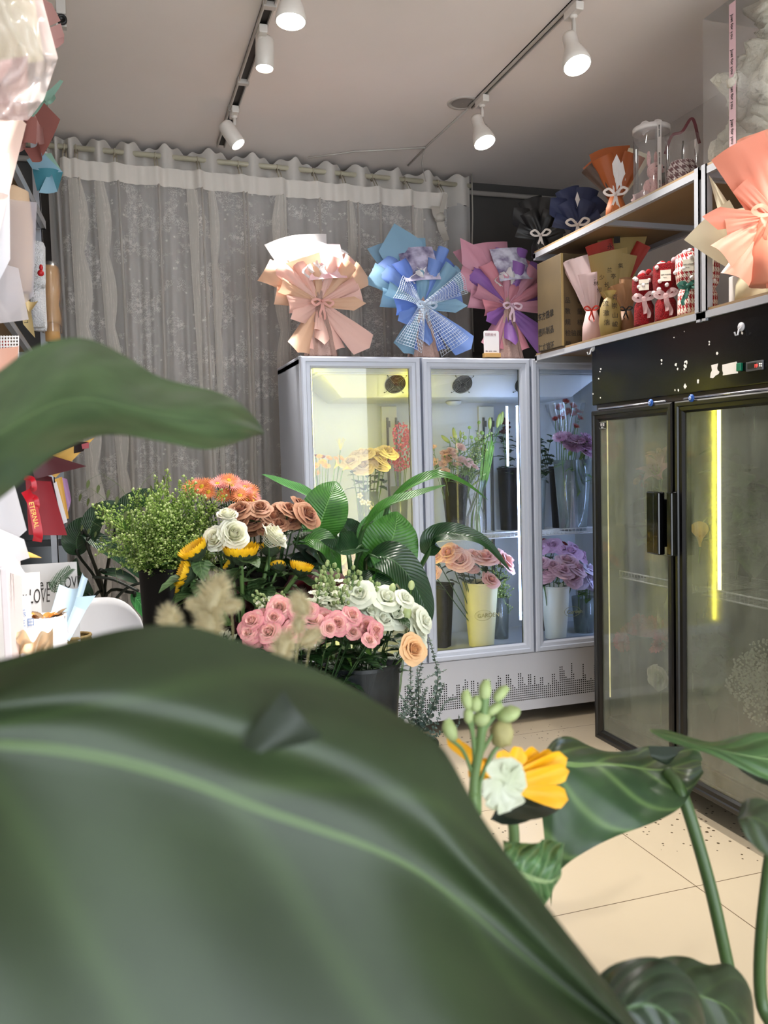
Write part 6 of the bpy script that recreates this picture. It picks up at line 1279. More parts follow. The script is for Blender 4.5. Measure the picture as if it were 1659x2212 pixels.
r = papers('white_bouquet', 'overexposed white and blush paper bouquet below the film-wrapped one at the left edge', 'bouquet', (-.42, 1.62, 1.957), [
    (((-30, 262, 1.6), (33, 245, 1.62), (57, 268, 1.6), (-30, 620, 1.55)), paper('brightblush', '#f0d8cc', '#efd9cf'), dict(bulge=.05)), (((-30, 300, 1.64), (20, 255, 1.66), (30, 300, 1.66), (-30, 420, 1.62)), paper('blush2', '#e6bfae', '#e9c8ba'), dict(bulge=.1)), (((-20, 330, 1.58), (20, 330, 1.58), (22, 560, 1.58), (-20, 640, 1.58)), whp, dict(bulge=.1))]); core_stem(r, -.45, 1.62, 1.957, 2.1)
# towels, film bag and ribbon cone on the lower board
mtw = mat('terrywhite', '#dedfe3', .95, bump=1, bscale=180, sheen=.4); mbg = mat('beigepaper', '#cf9f62', .5, trans=.1); mch = mat('cherry', '#c01a22', .4)
def vroll(name, label, px0, px1, pyt, pyb, Y, m_, tilt=0, cat='towel', waist=None, cherry=None, clear=False):
    c = at((px0+px1)/2, pyb, Y); q = mpp(c); r_ = (px1-px0)/2*q; h = (pyb-pyt)*q; root = thing(name, label, cat, (c.x, c.y, 1.957)); z0 = max(c.z - 1.957, 0)
    prof = [(.001, z0), (r_*.9, z0), (r_, z0 + .02), (r_*(waist or 1), z0 + h*.35), (r_*1.0, z0 + h*.55), (r_*1.02, z0 + h - .015), (r_*.85, z0 + h), (.001, z0 + h - .005)]
    MB().lathe(prof, 30, Matrix.Rotation(tilt, 4, 'Y'), rip=.03, ripn=5).build('roll', m_, root)
    if z0 > .01: MB().lathe([(.001, 0), (r_*.8, 0), (r_*.8, z0), (.001, z0)], 20, rip=.04, ripn=6).build('lower_roll', m_, root)
    if clear: MB().lathe([(r_*1.12, z0*.5), (r_*1.18, z0 + h*.3), (r_*1.15, z0 + h*.9), (r_*.9, z0 + h*1.06)], 24, rip=.06, ripn=7).build('clear_bag', mcell, root)
    if cherry: p = at(*cherry) ; WP(MB().ball(p, .012, 8).ball(p + V((.002, 0, .02)), (.007, .007, .012), 6).build('cherry_charm', mch), root)
    return root
vroll('towel_roll', 'upper white fluffy terry towel roll with a red cherry charm at the left board end', 60, 95, 525, 620, 3.42, mtw, .03, cherry=(88, 590, 3.32))
vroll('towel_roll', 'lower white fluffy terry towel roll beside the gold ribbon cone', 74, 103, 640, 745, 3.50, mtw, .0, cherry=(82, 648, 3.42))
vroll('paper_roll', 'beige paper bouquet body in a clear bag at the far end of the left board', 94, 132, 577, 700, 3.78, mbg, 0, 'bouquet', .8, clear=True)
r = thing('clear_bag_bouquet', 'beige bouquet inside a big translucent plastic bag on the left board', 'bouquet', (-.45, 2.75, 1.957))
WP(MB().lathe([(.001, 0), (.035, 0), (.04, .07), (.048, .19), (.04, .29), (.001, .31)], 24, Matrix.Translation((at(40, 600, 2.75).x, 2.75, 1.958))).build('wrapped_body', mat('beigebody', '#e3c4a2', .6, trans=.15), ), r)
mbag = mat('bagfilm', '#dcd3dc', .25, alpha=.45, trans=.3, spec=.7)
WP(patch4((20, 430, 2.66), (80, 437, 2.66), (72, 640, 2.66), (10, 690, 2.62), wob=.02).build('bag_front', mbag), r); WP(patch4((25, 432, 2.85), (78, 440, 2.85), (70, 620, 2.85), (15, 660, 2.85), wob=.02).build('bag_back', mbag), r)
WP(patch4((-20, 560, 2.5), (40, 580, 2.5), (62, 690, 2.55), (-10, 700, 2.5), wob=.04).build('tissue', mat('tissuewhite', '#e6dfe2', .5, alpha=.7, trans=.3)), r)
r = thing('ribbon_cone', 'pale gold ribbon cone lettered LOVE in front of the white towels', 'ribbon', (at(60, 690, 3.2).x, 3.2, 1.957)); Pg = paper('goldribbon', '#dcc48e', '#d9bd80', .4); WP(patch4((38, 620, 3.2), (58, 612, 3.2), (76, 730, 3.15), (50, 700, 3.18), bulge=.25).build('ribbon_sheet', Pg), r)
WP(text('LOVE', .019, at(61, 698, 3.13), V((-.1, 0, 1)), V((-1, 0, -.1)), mkink, 'ribbon_text'), r); WP(patch4((50, 640, 3.15), (82, 650, 3.15), (70, 668, 3.1), (58, 665, 3.12), bulge=.3).build('ribbon_sheet', Pg), r)
r = papers('grid_bouquet', 'peach bouquet with white grid netting under the left board', 'bouquet', (-.62, 2.4, 1.2), [(((-30, 755, 2.3), (40, 748, 2.3), (36, 800, 2.3), (-30, 840, 2.3)), pch2, dict(bulge=.1)), (((-30, 735, 2.34), (20, 735, 2.34), (20, 765, 2.34), (-30, 770, 2.34)), coral, dict())])
g_ = MB()
for i in range(9): a, b = at(-10 + i*6.2, 725, 2.32), at(-10 + i*6.2, 772, 2.32); g_.tube([a, b], .0022, 4)
for i in range(7): a, b = at(-14, 728 + i*7, 2.32), at(41, 727 + i*7, 2.32); g_.tube([a, b], .0022, 4)
WP(g_.build('grid_netting', mat('gridwhite', '#e6e2e0', .6)), r); core_stem(r, -.56, 2.36, 1.17, 1.72, .05)
# dark red bouquet
dred = paper('darkred', '#470c14', '#561018', .4, .1); bred = paper('brightred', '#8a1420', '#80121d', .45, .1); ylp = paper('mustard', '#cfa353', '#c59848', .5); lil = paper('lilac', '#a985b0', '#b895bc', .5)  # dark red holds the shade of the upper sheets, bright red the lit lower ones
YRd = 2.35
r = papers('red_bouquet', 'dark red, mustard and lilac paper bouquet below the upper left leaf', 'bouquet', (-.36, 2.35, 1.169), [
    (((55, 1035, 2.33), (110, 1040, 2.33), (145, 1156, 2.3), (62, 1155, 2.3)), bred, dict(bulge=.08)), (((78, 1020, 2.35), (112, 1030, 2.35), (130, 1110, 2.33), (80, 1100, 2.33)), dred, dict(bulge=.1)),
    (((104, 1052, 2.36), (122, 1040, 2.36), (146, 1128, 2.36), (136, 1132, 2.36)), whp, dict(bulge=.1)), (((118, 1035, 2.38), (134, 1030, 2.38), (149, 1120, 2.38), (142, 1122, 2.38)), ylp, dict(bulge=.3)), (((128, 1030, 2.40), (145, 1035, 2.40), (154, 1080, 2.4), (146, 1108, 2.4)), lil, dict(bulge=.4)),
    (((95, 1015, 2.3), (110, 985, 2.3), (205, 945, 2.25), (120, 1032, 2.3)), ylp, dict(bulge=.05)), (((60, 960, 2.3), (190, 955, 2.25), (180, 975, 2.25), (100, 1000, 2.3)), paper('nearblack', '#1a0a0c', '#2a0c10', .5, .05), dict(bulge=.1)), (((60, 975, 2.28), (115, 985, 2.27), (187, 1007, 2.25), (75, 1035, 2.28)), dred, dict(bulge=.12)), (((176, 960, 2.24), (192, 955, 2.24), (192, 968, 2.24), (178, 970, 2.24)), bred, dict())])
for bx_, by_ in ((66, 1040), (72, 1080)): WP(rib([at(bx_-14, by_-8, 2.28), at(bx_+4, by_-5, 2.26), at(bx_+8, by_+16, 2.26), at(bx_-2, by_+14, 2.28)], .012).build('ribbon_bow', mat('satinred', '#b01424', .25)), r)
WP(rib([at(55, 1060, 2.27), at(70, 1090, 2.26), at(82, 1150, 2.26), at(80, 1170, 2.27)], .022).build('ribbon_tail', MATS['satinred']), r); WP(text('ETERNAL', .016, at(62, 1085, 2.23), V((.16, 0, -1)), V((1, 0, .1)), mat('goldink', '#d9b25a', .3, .6), 'ribbon_text'), r)
core_stem(r, -.34, 2.38, 1.169, 1.30)
r = papers('white_bouquet', 'overexposed white paper bouquet with pointed tails at the left edge beside the red one', 'bouquet', (-.40, 1.75, .921), [
    (((-30, 1050, 1.75), (30, 1042, 1.72), (58, 1145, 1.7), (-30, 1210, 1.72)), whp, dict(bulge=.1)), (((-30, 1130, 1.7), (52, 1165, 1.68), (64, 1205, 1.66), (-30, 1230, 1.68)), whp, dict(bulge=.1)), (((-30, 1200, 1.66), (30, 1200, 1.66), (60, 1248, 1.62), (-20, 1225, 1.66)), whp, dict()), (((40, 1190, 1.68), (62, 1192, 1.68), (91, 1205, 1.66), (60, 1204, 1.67)), ylp, dict()), (((-30, 1085, 1.78), (0, 1030, 1.78), (28, 1040, 1.78), (-10, 1130, 1.78)), paper('brightblush', '#f0d8cc'), dict(bulge=.2))])
core_stem(r, -.42, 1.75, .921, 1.22)
c = at(8, 1225, 1.62); tag(MB().box((0, 0, 0), (.012, .22, c.z - .921)).build('display_board', mat('panelw', '#d9cbcb', .5), None, smooth=False, bevel=.002, loc=(c.x - .004, 1.60, .921)), 'upright white board edge at the left border below the white bouquet', 'board')
# LOVE sheets, birthday card, boxes
def card(name, label, px0, py0, px1, py1, Y, m_, tilt=.0, cat='card', zb=.921):
    a, b = at(px0, py0, Y), at(px1, py0, Y); h = a.z - zb; r = thing(name, label, cat, ((a.x+b.x)/2, Y, zb)); w = b.x - a.x
    MB().box((-w/2, -.0015, 0), (w/2, .0015, h)).build('sheet', m_, r, smooth=False); return r, w, h
msh = mat('sheetgrey', '#cfccca', .6); mcw = mat('cardwhite', '#e6e2e4', .5); Y_ = V((0, -1, 0))
r, w, h = card('printed_sheet', 'rear pale grey paper sheet printed with my LOVE in thin serif letters', 20, 1222, 166, 1290, 2.30, msh); text('you are my LOVE', .043, (-w/2 + .012, -.0022, h - .066), RV, UV_, mkink, 'lettering', r, .0004, sx=.5)
r, w, h = card('printed_sheet', 'front pale grey paper sheet printed with my LOVE, left of the blue bouquet', -30, 1243, 86, 1300, 2.14, msh); text('are my LOVE', .048, (-w/2 + .03, -.0022, h - .072), RV, UV_, mkink, 'lettering', r, .0004, sx=.40, shear=.15); text('you are my love', .011, (w/2 - .08, -.0022, h - .098), RV, UV_, mkink, 'lettering', r, .0003, shear=.3)
mbi = mat('blueink', '#6f88b4', .6); r, w, h = card('birthday_card', 'white birthday card with blue Chinese lettering at the left edge', 14, 1290, 66, 1375, 1.95, mcw); text('快乐', .017, (-.020, -.0022, h - .043), RV, UV_, mbi, 'lettering', r, .0004); text('止生日', .019, (-.026, -.0022, h - .064), RV, UV_, mbi, 'lettering', r, .0004)
MB().tube([(.0 + .012*math.cos(a), -.0025, h - .088 + .012*math.sin(a)) for a in [PI*(-.2 + 1.25*i/20) for i in range(21)]], .0012, 4).build('ring_drawing', mkink, r)
c = at(97, 1330, 2.05); q = mpp(c); r = thing('dried_flower_box', 'ribbed white gift box topped with dried orange petals', 'box', (c.x, 2.05, .921)); h = c.z - .921
MB().lathe([(.001, 0), (.042, 0), (.046, h), (.040, h), (.036, h - .02), (.001, h-.02)], 40, rip=.015, ripn=20).build('box_body', mcw, r); rr = random.Random(8); db = MB(); db2 = MB()
for i in range(26): 
    a = rr.uniform(0, 6.28); k = rr.uniform(0, .04); d = V((math.cos(a)*.7, math.sin(a)*.7, rr.uniform(.2, 1))); leafm(db if i % 2 else db2, (k*math.cos(a), k*math.sin(a), h - .008), d, rr.uniform(.018, .034), .018, UP, .3, .2, 0, 4, 3)
db.build('dried_petals', mat('dryorange', '#c07a20', .7, col2='#8a4c14', nscale=40), r); db2.build('dried_leaves', mat('drybrown', '#4c3520', .8, col2='#7a6040', nscale=40), r)
skp, skp2 = paper('iceblue', '#b3cbdc', '#a9c3d6'), paper('iceblue2', '#c3d6e3', '#b5cbdc')
r = papers('blue_bouquet', 'ice blue paper bouquet rolled beside the white chair with a fern sprig', 'bouquet', (at(140, 1380, 2.2).x, 2.2, .921), [
    (((128, 1262, 2.2), (170, 1270, 2.18), (150, 1345, 2.15), (108, 1330, 2.16)), skp, dict(bulge=.3)), (((178, 1236, 2.25), (190, 1250, 2.25), (172, 1310, 2.22), (160, 1300, 2.22)), skp2, dict(bulge=.4)), (((160, 1290, 2.2), (207, 1286, 2.22), (178, 1330, 2.2), (150, 1350, 2.18)), skp, dict(bulge=.1)),
    (((160, 1308, 2.14), (186, 1318, 2.14), (150, 1385, 2.12), (134, 1372, 2.12)), skp2, dict(bulge=.4)), (((110, 1325, 2.12), (145, 1345, 2.12), (150, 1370, 2.12), (122, 1352, 2.12)), whp, dict(bulge=.2)), (((122, 1350, 2.11), (136, 1355, 2.11), (136, 1372, 2.11), (121, 1388, 2.11)), mat('greyfold', '#8c949a', .5), dict())]); core_stem(r, at(140, 1380, 2.2).x, 2.2, .921, 1.0)
fern = MB(); P = bez([at(112, 1278, 2.24), at(130, 1250, 2.24), at(152, 1230, 2.24)], 8); fern.tube(P, .0012, 4)
for i, p in enumerate(P): 
    for s in (-1, 1): leafm(fern, p, (P[-1]-P[0]).normalized()*.6 + V((s*.7, 0, -s*.5)), .026 - .0008*i, .0032, V((0, -1, .3)), .1, .1)
WP(fern.build('fern_sprig', mat('fern', '#2c4526', .5)), r)
c = at(158, 1365, 2.32); r = thing('woven_basket', 'small woven straw basket peeking out between the blue bouquet and the chair', 'basket', (c.x, 2.34, .921)); bk_ = MB(); 
for k in range(9): bk_.tube([((.035 + .0008*k)*math.cos(a), (.035 + .0008*k)*math.sin(a), .004 + k*.0085) for a in [2*PI*i/24 for i in range(25)]], .0048, 5, caps=False)
bk_.build('basket_weave', mat('straw', '#a98f5e', .8, col2='#8a7144', nscale=90), r)
tag(MB().grid(lambda u, v: at(10 + 105*v, 1368 + 50*u - 12*math.sin(v*8) - 8*math.sin(v*19), 1.7 + .03*math.sin(v*14 + u*5)), 16, 30).build('crumpled_paper', mat('creamcrumple', '#dbc4a4', .6, trans=.3)), 'crumpled cream wrapping paper low at the left in front of the birthday card', 'paper')
# white shell chair
CP = at(232, 1320, 3.3); r = thing('shell_chair', 'white moulded plastic shell chair by the curtain, strongly lit', 'chair', (CP.x - .02, 3.45, 0), 0)
mch_ = mat('chairwhite', '#e6e7ec', .35)
def shell(u, v):
    q = (v - .5)*2; w = .20*(1 - .35*max(0, u - .75)**1.5*4*abs(q)); 
    P = bez([(0, -.22, .45), (0, -.05, .435), (0, .12, .45), (0, .18, .56), (0, .20, .70), (0, .22, CP.z)], 6); f = u*(len(P)-1); i = min(int(f), len(P)-2); p = P[i].lerp(P[i+1], f - i)
    rise = .045*q*q if u < .5 else 0; fwd = -.09*q*q if u >= .35 else -.02*q*q; top = -.09*abs(q)**3*max(0, (u-.7)/.3)
    return V((p.x + q*w, p.y + fwd, p.z + rise + top))
sh = MB().grid(shell, 30, 16).build('seat_shell', mch_, r); so = sh.modifiers.new('t', 'SOLIDIFY'); so.thickness = .006; r.rotation_euler = (0, 0, rad(8))
for sx, sy in ((-1, -1), (1, -1), (-1, 1), (1, 1)): MB().tube([(sx*.09, sy*.09 - .02, .43), (sx*.22, sy*.22, 0)], [.014, .010], 8).build('leg', mat('beech', '#b98f5c', .5), r)
cr_ = MB(); cr_.tube([(-.14, -.14, .28), (.14, .14, .28)], .004, 5); cr_.tube([(.14, -.14, .28), (-.14, .14, .28)], .004, 5); cr_.build('cross_brace', mblk, r)
# ================================================================== flowers inside the white fridge
def c5(x, y): return (640 + x/5.822, 880 + y/5.822)
def c6(x, y): return (900 + x/6.38, 860 + y/6.38)
def c6b(x, y): return (620 + x/2.476, 760 + y/2.476)
def c7(x, y): return (1130 + x/3.8125, 840 + y/3.8125)
ZSH = 1.0065; ZBT = .4085; QF = mpp(at(900, 1000, 4.3))
def many(nm, cat, lab, lst, cfun, Y, base, bloom, r0, group, sr=.0018, leaves=(.7, .85), stem=None, spread=.05, face=None, lm=None, bn='bloom', lean=.6, tail='', k=1.18):
    n = len(lst); L2 = sorted(lst)
    for i, (x, y, s) in enumerate(L2):
        px, py = cfun(x, y); h = at(px, py, Y + .05*((i*3) % 4)/4 - .04); dx = ((i + .5)/n - .5)*2
        flower(nm, cat, lab + ', ' + nth(i, n), (base[0] + spread*dx, base[1], base[2]), h, bloom, k*s*mpp(h)/(2*r0), face or (dx*lean, -.6, .8), sr, leaves, group, stem, bname=bn, leafmesh=lm)
# door 1: yellow vase, cream roses, pink statice
vA = at(697, 1180, 4.25); glassvase('glass_vase', 'clear glass vase with yellow gerberas behind the left fridge door', (vA.x, 4.25, ZSH), .05, .065, .24)
ger = [c for c in ((245, 740, 20), (330, 690, 20), (375, 740, 20), (560, 640, 18), (410, 640, 17), (255, 830, 19), (290, 620, 15), (500, 650, 16))]
many('gerbera', 'flower', 'yellow-orange gerbera in the left fridge door vase', ger, c5, 4.25, (vA.x, 4.25, ZSH + .02), GERB_Y, .030, 'yellow gerberas in the fridge', .0022, (), None, .02, bn='flower_head', tail='of the yellow ones')
for i, (x, y) in enumerate(((480, 740), (585, 765))): px, py = c5(x, y); h = at(px, py + 4, 4.18); flower('calla_lily', 'flower', 'orange-yellow calla lily, the ' + ('left' if i == 0 else 'right') + ' one beside the cream roses', (vA.x + .02, 4.25, ZSH + .02), h, CALLA, .62, (.2 if i == 0 else .7, -.8, .4), .003, (), 'calla lilies in the fridge')
for i, (x, y) in enumerate(((250, 620), (330, 630))): px, py = c5(x, y); h = at(px, py, 4.3); flower('carnation', 'flower', 'small red carnation above the yellow gerberas, the ' + ('left' if i == 0 else 'right') + ' one', (vA.x, 4.26, ZSH + .02), h, CARN_R if 'CARN_R' in globals() else M_carn('#a8222a', '#8f1a20', 'carnred', .013), .9, None, .0015, (), 'red carnations in the fridge')
vs_ = MB(); 
q = at(*c5(555, 540), 4.2); r = thing('yellow_spider_flower', 'pale yellow spidery bloom with long upright stamens behind the left fridge door', 'flower', (vA.x + .03, 4.22, ZSH + .02))
rr = random.Random(2); d = q - V(r.location); MB().tube([(0, 0, 0), d], .0022, 5).build('stem', mstem, r); sm = MB()
for i in range(14): a = rr.uniform(-.5, .5); sm.tube([d, d + V((math.sin(a)*.03, rr.uniform(-.02, .02), .03)), d + V((math.sin(a)*.05, rr.uniform(-.03, .03), .055 + .01*rr.random()))], .0008, 3)
sm.build('stamens', mat('palestamen', '#e3d782', .6), r)
vB = at(798, 1145, 4.25); glassvase('glass_vase', 'clear glass vase with cream roses behind the left fridge door', (vB.x, 4.27, ZSH), .045, .06, .26)
many('cream_rose', 'rose', 'cream-yellow rose behind the left fridge door', [(690, 720, 24), (830, 625, 25), (830, 765, 28), (940, 660, 26), (1055, 690, 22), (1135, 600, 26), (1060, 750, 22), (750, 640, 20), (890, 610, 20), (1010, 620, 20)], c5, 4.25, (vB.x, 4.27, ZSH + .02), R_CREAM, .028, 'cream roses in the fridge', .0025, (.68, .78, .88), None, .025, lm=ROSELEAF, tail='of the cream roses')
c = at(868, 1180, 4.36); glassvase('glass_vase', 'tall clear vase under the pink statice in the fridge', (c.x, 4.38, ZSH), .035, .05, .28)
STAT = M_puff('#c25a84', '#d67a9c', 'statice', .05, 70, .0075, (1, 1, 1.5)); c2_ = M_puff('#c25a84', '#d67a9c', 'statice2', .03, 34, .0075, (1, 1, 1.3))
for i, (px, py, s) in enumerate(((866, 940, .95), (876, 985, 1.0), (850, 985, .65), (884, 945, .7), (862, 1003, .6))): h = at(px, py, 4.33 + .02*(i % 2)); flower('statice', 'flower', 'pink statice cloud behind the left fridge door, ' + ('upper big', 'middle big', 'left small', 'upper right', 'lowest small')[i] + ' tuft', (c.x, 4.38, ZSH + .02), h, STAT, s*1.0, (0, -.1, 1), .002, (), 'pink statice in the fridge', bname='flower_cluster')
# orchid
ph = M_daisy('#f2edc9', '#efe6b6', '#d9c65a', 'orchid', .032, 5, 1, .35, .2)
q0 = at(790, 1150, 4.14)
for i, (x, y) in enumerate(((800, 1110), (835, 1190), (905, 1200), (950, 1270), (1000, 1310))): px, py = c5(x, y); h = at(px, py, 4.12); flower('white_orchid', 'flower', 'white orchid bloom low behind the left fridge door, ' + nth(i, 5), (q0.x + .02, 4.16, ZSH + .01), h, ph, .62, (.1, -1, .1), .0015, (), 'white orchids in the fridge')
# lower level door 1: pale roses glowing
vC = at(745, 1300, 4.25); bucket('flower_bucket', 'pale bucket on the fridge floor holding cream-white roses behind the left door', (vC.x, 4.3, ZBT), .06, .075, .24, mwhiteb)
many('white_pink_rose', 'rose', 'warm white rose low behind the left fridge door', [(480, 1930, 32), (530, 2010, 32), (590, 2070, 30), (760, 2010, 30), (700, 1960, 28), (800, 2080, 28), (440, 2060, 24)], c5, 4.28, (vC.x, 4.3, ZBT + .05), R_CREAM, .028, 'warm white roses in the fridge', .0025, (.8, .9), None, .04, tail='of the warm white ones')
# door 2
t = at(982, 1025, 4.2); zt_ = t.z - ZSH; bucket('flower_bucket', 'tall square black bucket on the middle fridge shelf with pale pink spray carnations', (at(984, 1100, 4.24).x, 4.24, ZSH), .045, .072, zt_, mbb, 4, rz=.25)
bx0 = at(984, 1100, 4.24).x
many('spray_carnation', 'flower', 'pale pink spray carnation in the middle fridge door', [(600, 695, 17), (385, 770, 14), (490, 800, 15), (400, 840, 15), (565, 868, 15), (655, 880, 14), (725, 885, 13), (780, 960, 15), (370, 915, 14), (500, 925, 12), (570, 930, 12), (235, 905, 18), (390, 1020, 15), (465, 725, 11), (680, 930, 14), (520, 740, 11), (230, 690, 12), (440, 850, 13), (620, 850, 12)], c6, 4.2, (bx0, 4.24, ZSH + .1), CARN_P, .013, 'pale pink spray carnations in the fridge', .0012, (.8, .9), None, .04, lm=LONGLEAF, tail='of the spray carnations')
for i, (px, py, s, f) in enumerate(((985, 940, 1.0, (-.2, 0, 1)), (972, 945, .9, (-.7, 0, .6)), (1058, 915, .9, (.05, 0, 1)), (1074, 912, 1.1, (.25, 0, 1)), (1082, 905, 1.0, (.2, 0, 1)), (995, 935, .6, (0, 0, 1)))):
    h = at(px, py + 12, 4.3); flower('lily_bud', 'flower', 'closed pale green lily bud behind the middle fridge door, ' + nth([1, 0, 3, 4, 5, 2][i], 6), (bx0 + (.0 if i in (0, 1, 5) else .12), 4.32, ZSH + .12), h, LBUD, s, f, .0022, (.8, .9), 'lily buds in the fridge', bname='bud', leafmesh=LONGLEAF)
GB = MB().ball((0, 0, 0), .012, 10, jit=.2).mesh('ball', pm('greenball', '#8fae5c', .7, bump=.6, bscale=300))
for i, (x, y) in enumerate(((730, 405), (820, 565), (665, 545), (860, 335), (755, 540), (900, 480))): px, py = c6(x, y); h = at(px, py, 4.28); flower('green_scabiosa', 'flower', 'small round green flower head in the middle fridge door, ' + ('upper left', 'lower right', 'lower left', 'highest', 'central', 'right')[i] + ' one', (bx0 + .08, 4.32, ZSH + .1), h, GB, .8 + .1*(i % 3), (0, 0, 1), .0012, (.6, .75, .9), 'green flower heads in the fridge', leafmesh=LONGLEAF)
FOL = [M_sprig(31), M_sprig(32)]
for i in range(12):
    px = 1005 + (i*37) % 60; py = 945 + (i*23) % 60; h = at(px, py, 4.32); b_ = V((bx0 + .09, 4.33, ZSH + .15)); d = h - b_; o = put(FOL[i % 2], 'filler_sprig', None, b_, qz(d), d.length/.26); tag(o, 'green filler sprig behind the middle fridge door between the carnations and lilies', 'foliage sprig', 'green filler sprigs in the fridge')
c = at(1032, 1150, 4.26); r = thing('stem_bunch', 'bunch of long green lily stems in clear film on the middle fridge shelf', 'flower bunch', (c.x, 4.28, ZSH)); sb = MB(); rr = random.Random(6)
for i in range(16): a = rr.uniform(0, 6.28); k = rr.uniform(.0, .035); T = at(1050 + rr.uniform(-16, 20), 960 + rr.uniform(-20, 25), 4.28) - V(r.location); sb.tube(bez([(k*math.cos(a), k*math.sin(a), 0), (k*.7*math.cos(a) + .005, k*.7*math.sin(a), .13), T*.7, T], 4), .0035, 5)
sb.build('stems', mat('lilystem', '#6a8f34', .45, col2='#55802c', nscale=20), r); MB().lathe([(.055, 0), (.05, .1), (.028, .16), (.045, .24), (.06, .3)], 24, rip=.08, ripn=7).build('clear_film', mcell, r)
for i, (x, y) in enumerate(((1210, 320), (1190, 480), (1225, 350), (1180, 300), (1240, 420))): px, py = c6(x, y); h = at(px, py, 4.42); flower('red_carnation', 'flower', 'dark red flower at the back of the middle fridge door, ' + ('upper', 'lower', 'right', 'top', 'far right')[i] + ' one', (at(1100, 1000, 4.44).x, 4.45, ZSH + .1), h, R_RED, .42, (0, -.5, 1), .0015, (.5, .6, .7, .8, .9), 'dark red flowers at the back of the fridge')
bucket('flower_bucket', 'black bucket at the back right of the middle fridge shelf with dark red flowers', (at(1100, 1050, 4.45).x, 4.46, ZSH), .05, .062, .36, mbb)
# door 2 floor level
def ribbed(name, label, px0, px1, pyt, Y, word, wx, m_):
    c = at((px0+px1)/2, pyt, Y); r1 = (px1-px0)/2*mpp(c); h = c.z - ZBT; o = bucket(name, label, (c.x, Y, ZBT), r1*.72, r1, h, m_, rip=.012, ripn=30)
    text(word, .032, (wx, -r1*.9 - .0015, h*.48), RV, V((0, -.1, 1)), mat('wordink', '#b3ab74', .6), 'embossed_word', o, .0015)
    pl = MB().tube([(wx + .035 + .05*math.cos(a), -r1*.9 - .001, h*.48 + .012 + .028*math.sin(a)) for a in [2*PI*i/24 for i in range(25)]], .0012, 4, caps=False); pl.build('oval_mark', MATS['wordink'], o); return c, h
c, h = ribbed('flower_bucket', 'cream ribbed bucket lettered GARDEN on the fridge floor with blush roses', 1000, 1075, 1256, 4.2, 'GARDEN', -.06, mcream)
many('blush_rose', 'rose', 'blush pink rose low in the middle fridge door', [(800, 1110, 22), (865, 1092, 30), (925, 1130, 32), (965, 1165, 26), (1048, 1125, 36), (1150, 1135, 34), (1105, 1095, 24), (990, 1105, 26), (900, 1070, 20), (1080, 1230, 24), (785, 1190, 20)], c6b, 4.18, (c.x, 4.2, ZBT + .1), R_BLUSH, .030, 'blush roses in the fridge', .0026, (.7, .78, .86, .93), U_STEMD, .05, tail='of the blush roses')
bucket('flower_bucket', 'square black bucket on the fridge floor at the left of the middle door', (at(953, 1300, 4.25).x, 4.27, ZBT), .05, .068, at(950, 1262, 4.25).z - ZBT, mbb, 4)
c = at(1083, 1290, 4.3); glassvase('glass_vase', 'small clear glass vase with green stems on the fridge floor right of the cream bucket', (c.x, 4.32, ZBT), .045, .05, c.z - ZBT - .0, .7)
for i in range(8):
    b_ = V((c.x, 4.32, ZBT + .02)); h2 = at(1070 + i*5, 1225 + (i*17) % 30, 4.32); d = h2 - b_; o = put(FOL[i % 2], 'filler_sprig', None, b_, qz(d), d.length/.26); tag(o, 'dark green sprig in the small vase on the fridge floor', 'foliage sprig', 'dark green sprigs in the small fridge vase')
# door 3
c = at(1240, 1000, 4.2); glassvase('glass_vase', 'large clear bucket-shaped vase with lilac carnations behind the right fridge door', (c.x, 4.22, ZSH), .075, .105, at(1240, 993, 4.2).z - ZSH, .38)
many('carnation', 'flower', 'lilac-pink carnation behind the right fridge door', [(310, 410, 22), (350, 455, 22), (440, 440, 26), (400, 490, 30), (520, 430, 26), (510, 500, 30), (480, 470, 24), (500, 540, 24), (350, 400, 18), (550, 470, 22)], c7, 4.16, (c.x, 4.22, ZSH + .02), CARN_L, .026, 'lilac carnations in the fridge', .002, (.5, .7), None, .04, lm=LONGLEAF, tail='of the lilac carnations')
c3_ = at(1225, 975, 4.4); bucket('flower_bucket', 'dark bucket behind the big glass vase holding the red wrapped gerberas', (c3_.x - .03, 4.42, ZSH), .055, .07, .36, mbb)
many('red_gerbera', 'flower', 'rusty red gerbera in a clear sleeve, right fridge door', [(300, 165, 26), (350, 115, 22), (405, 150, 24), (320, 245, 24), (400, 215, 26), (460, 245, 22), (430, 315, 20), (265, 255, 18), (370, 190, 22), (440, 190, 20), (345, 215, 22)], c7, 4.36, (c3_.x - .02, 4.42, ZSH + .1), GERB_R, .034, 'red gerberas in the fridge', .002, (), None, .03, bn='flower_head', tail='of the red ones')
c = at(1223, 905, 4.36); tag(MB().lathe([(.03, -.12), (.07, -.03), (.10, .04), (.11, .09)], 22, rip=.12, ripn=6, M=Matrix.Translation((c.x, 4.37, c.z))).build('clear_sleeve', mcell), 'crinkled clear sleeve round the rusty red gerberas in the fridge', 'sleeve')
for i in range(12):
    b_ = V((at(1165, 1010, 4.3).x, 4.34, ZSH + .12)); h2 = at(1150 + (i*19) % 42, 925 + (i*29) % 60, 4.32); d = h2 - b_; o = flower('foliage_branch', 'foliage', 'dark green leafy stem at the left behind the right fridge door', b_, h2, ROSELEAF, .7, None, .0016, (.5, .65, .8, .92), 'dark leafy stems in the fridge', U_STEMD, bname='leaf')
bucket('flower_bucket', 'translucent grey bucket of leafy stems at the left behind the right fridge door', (at(1165, 1080, 4.32).x, 4.35, ZSH), .04, .055, .30, mat('frost', '#98a2a6', .3, alpha=.7))
c, h = ribbed('flower_bucket', 'white bucket on the fridge floor behind the right door with pale pink roses', 1168, 1230, 1264, 4.2, 'Garden', .03, mwhiteb)
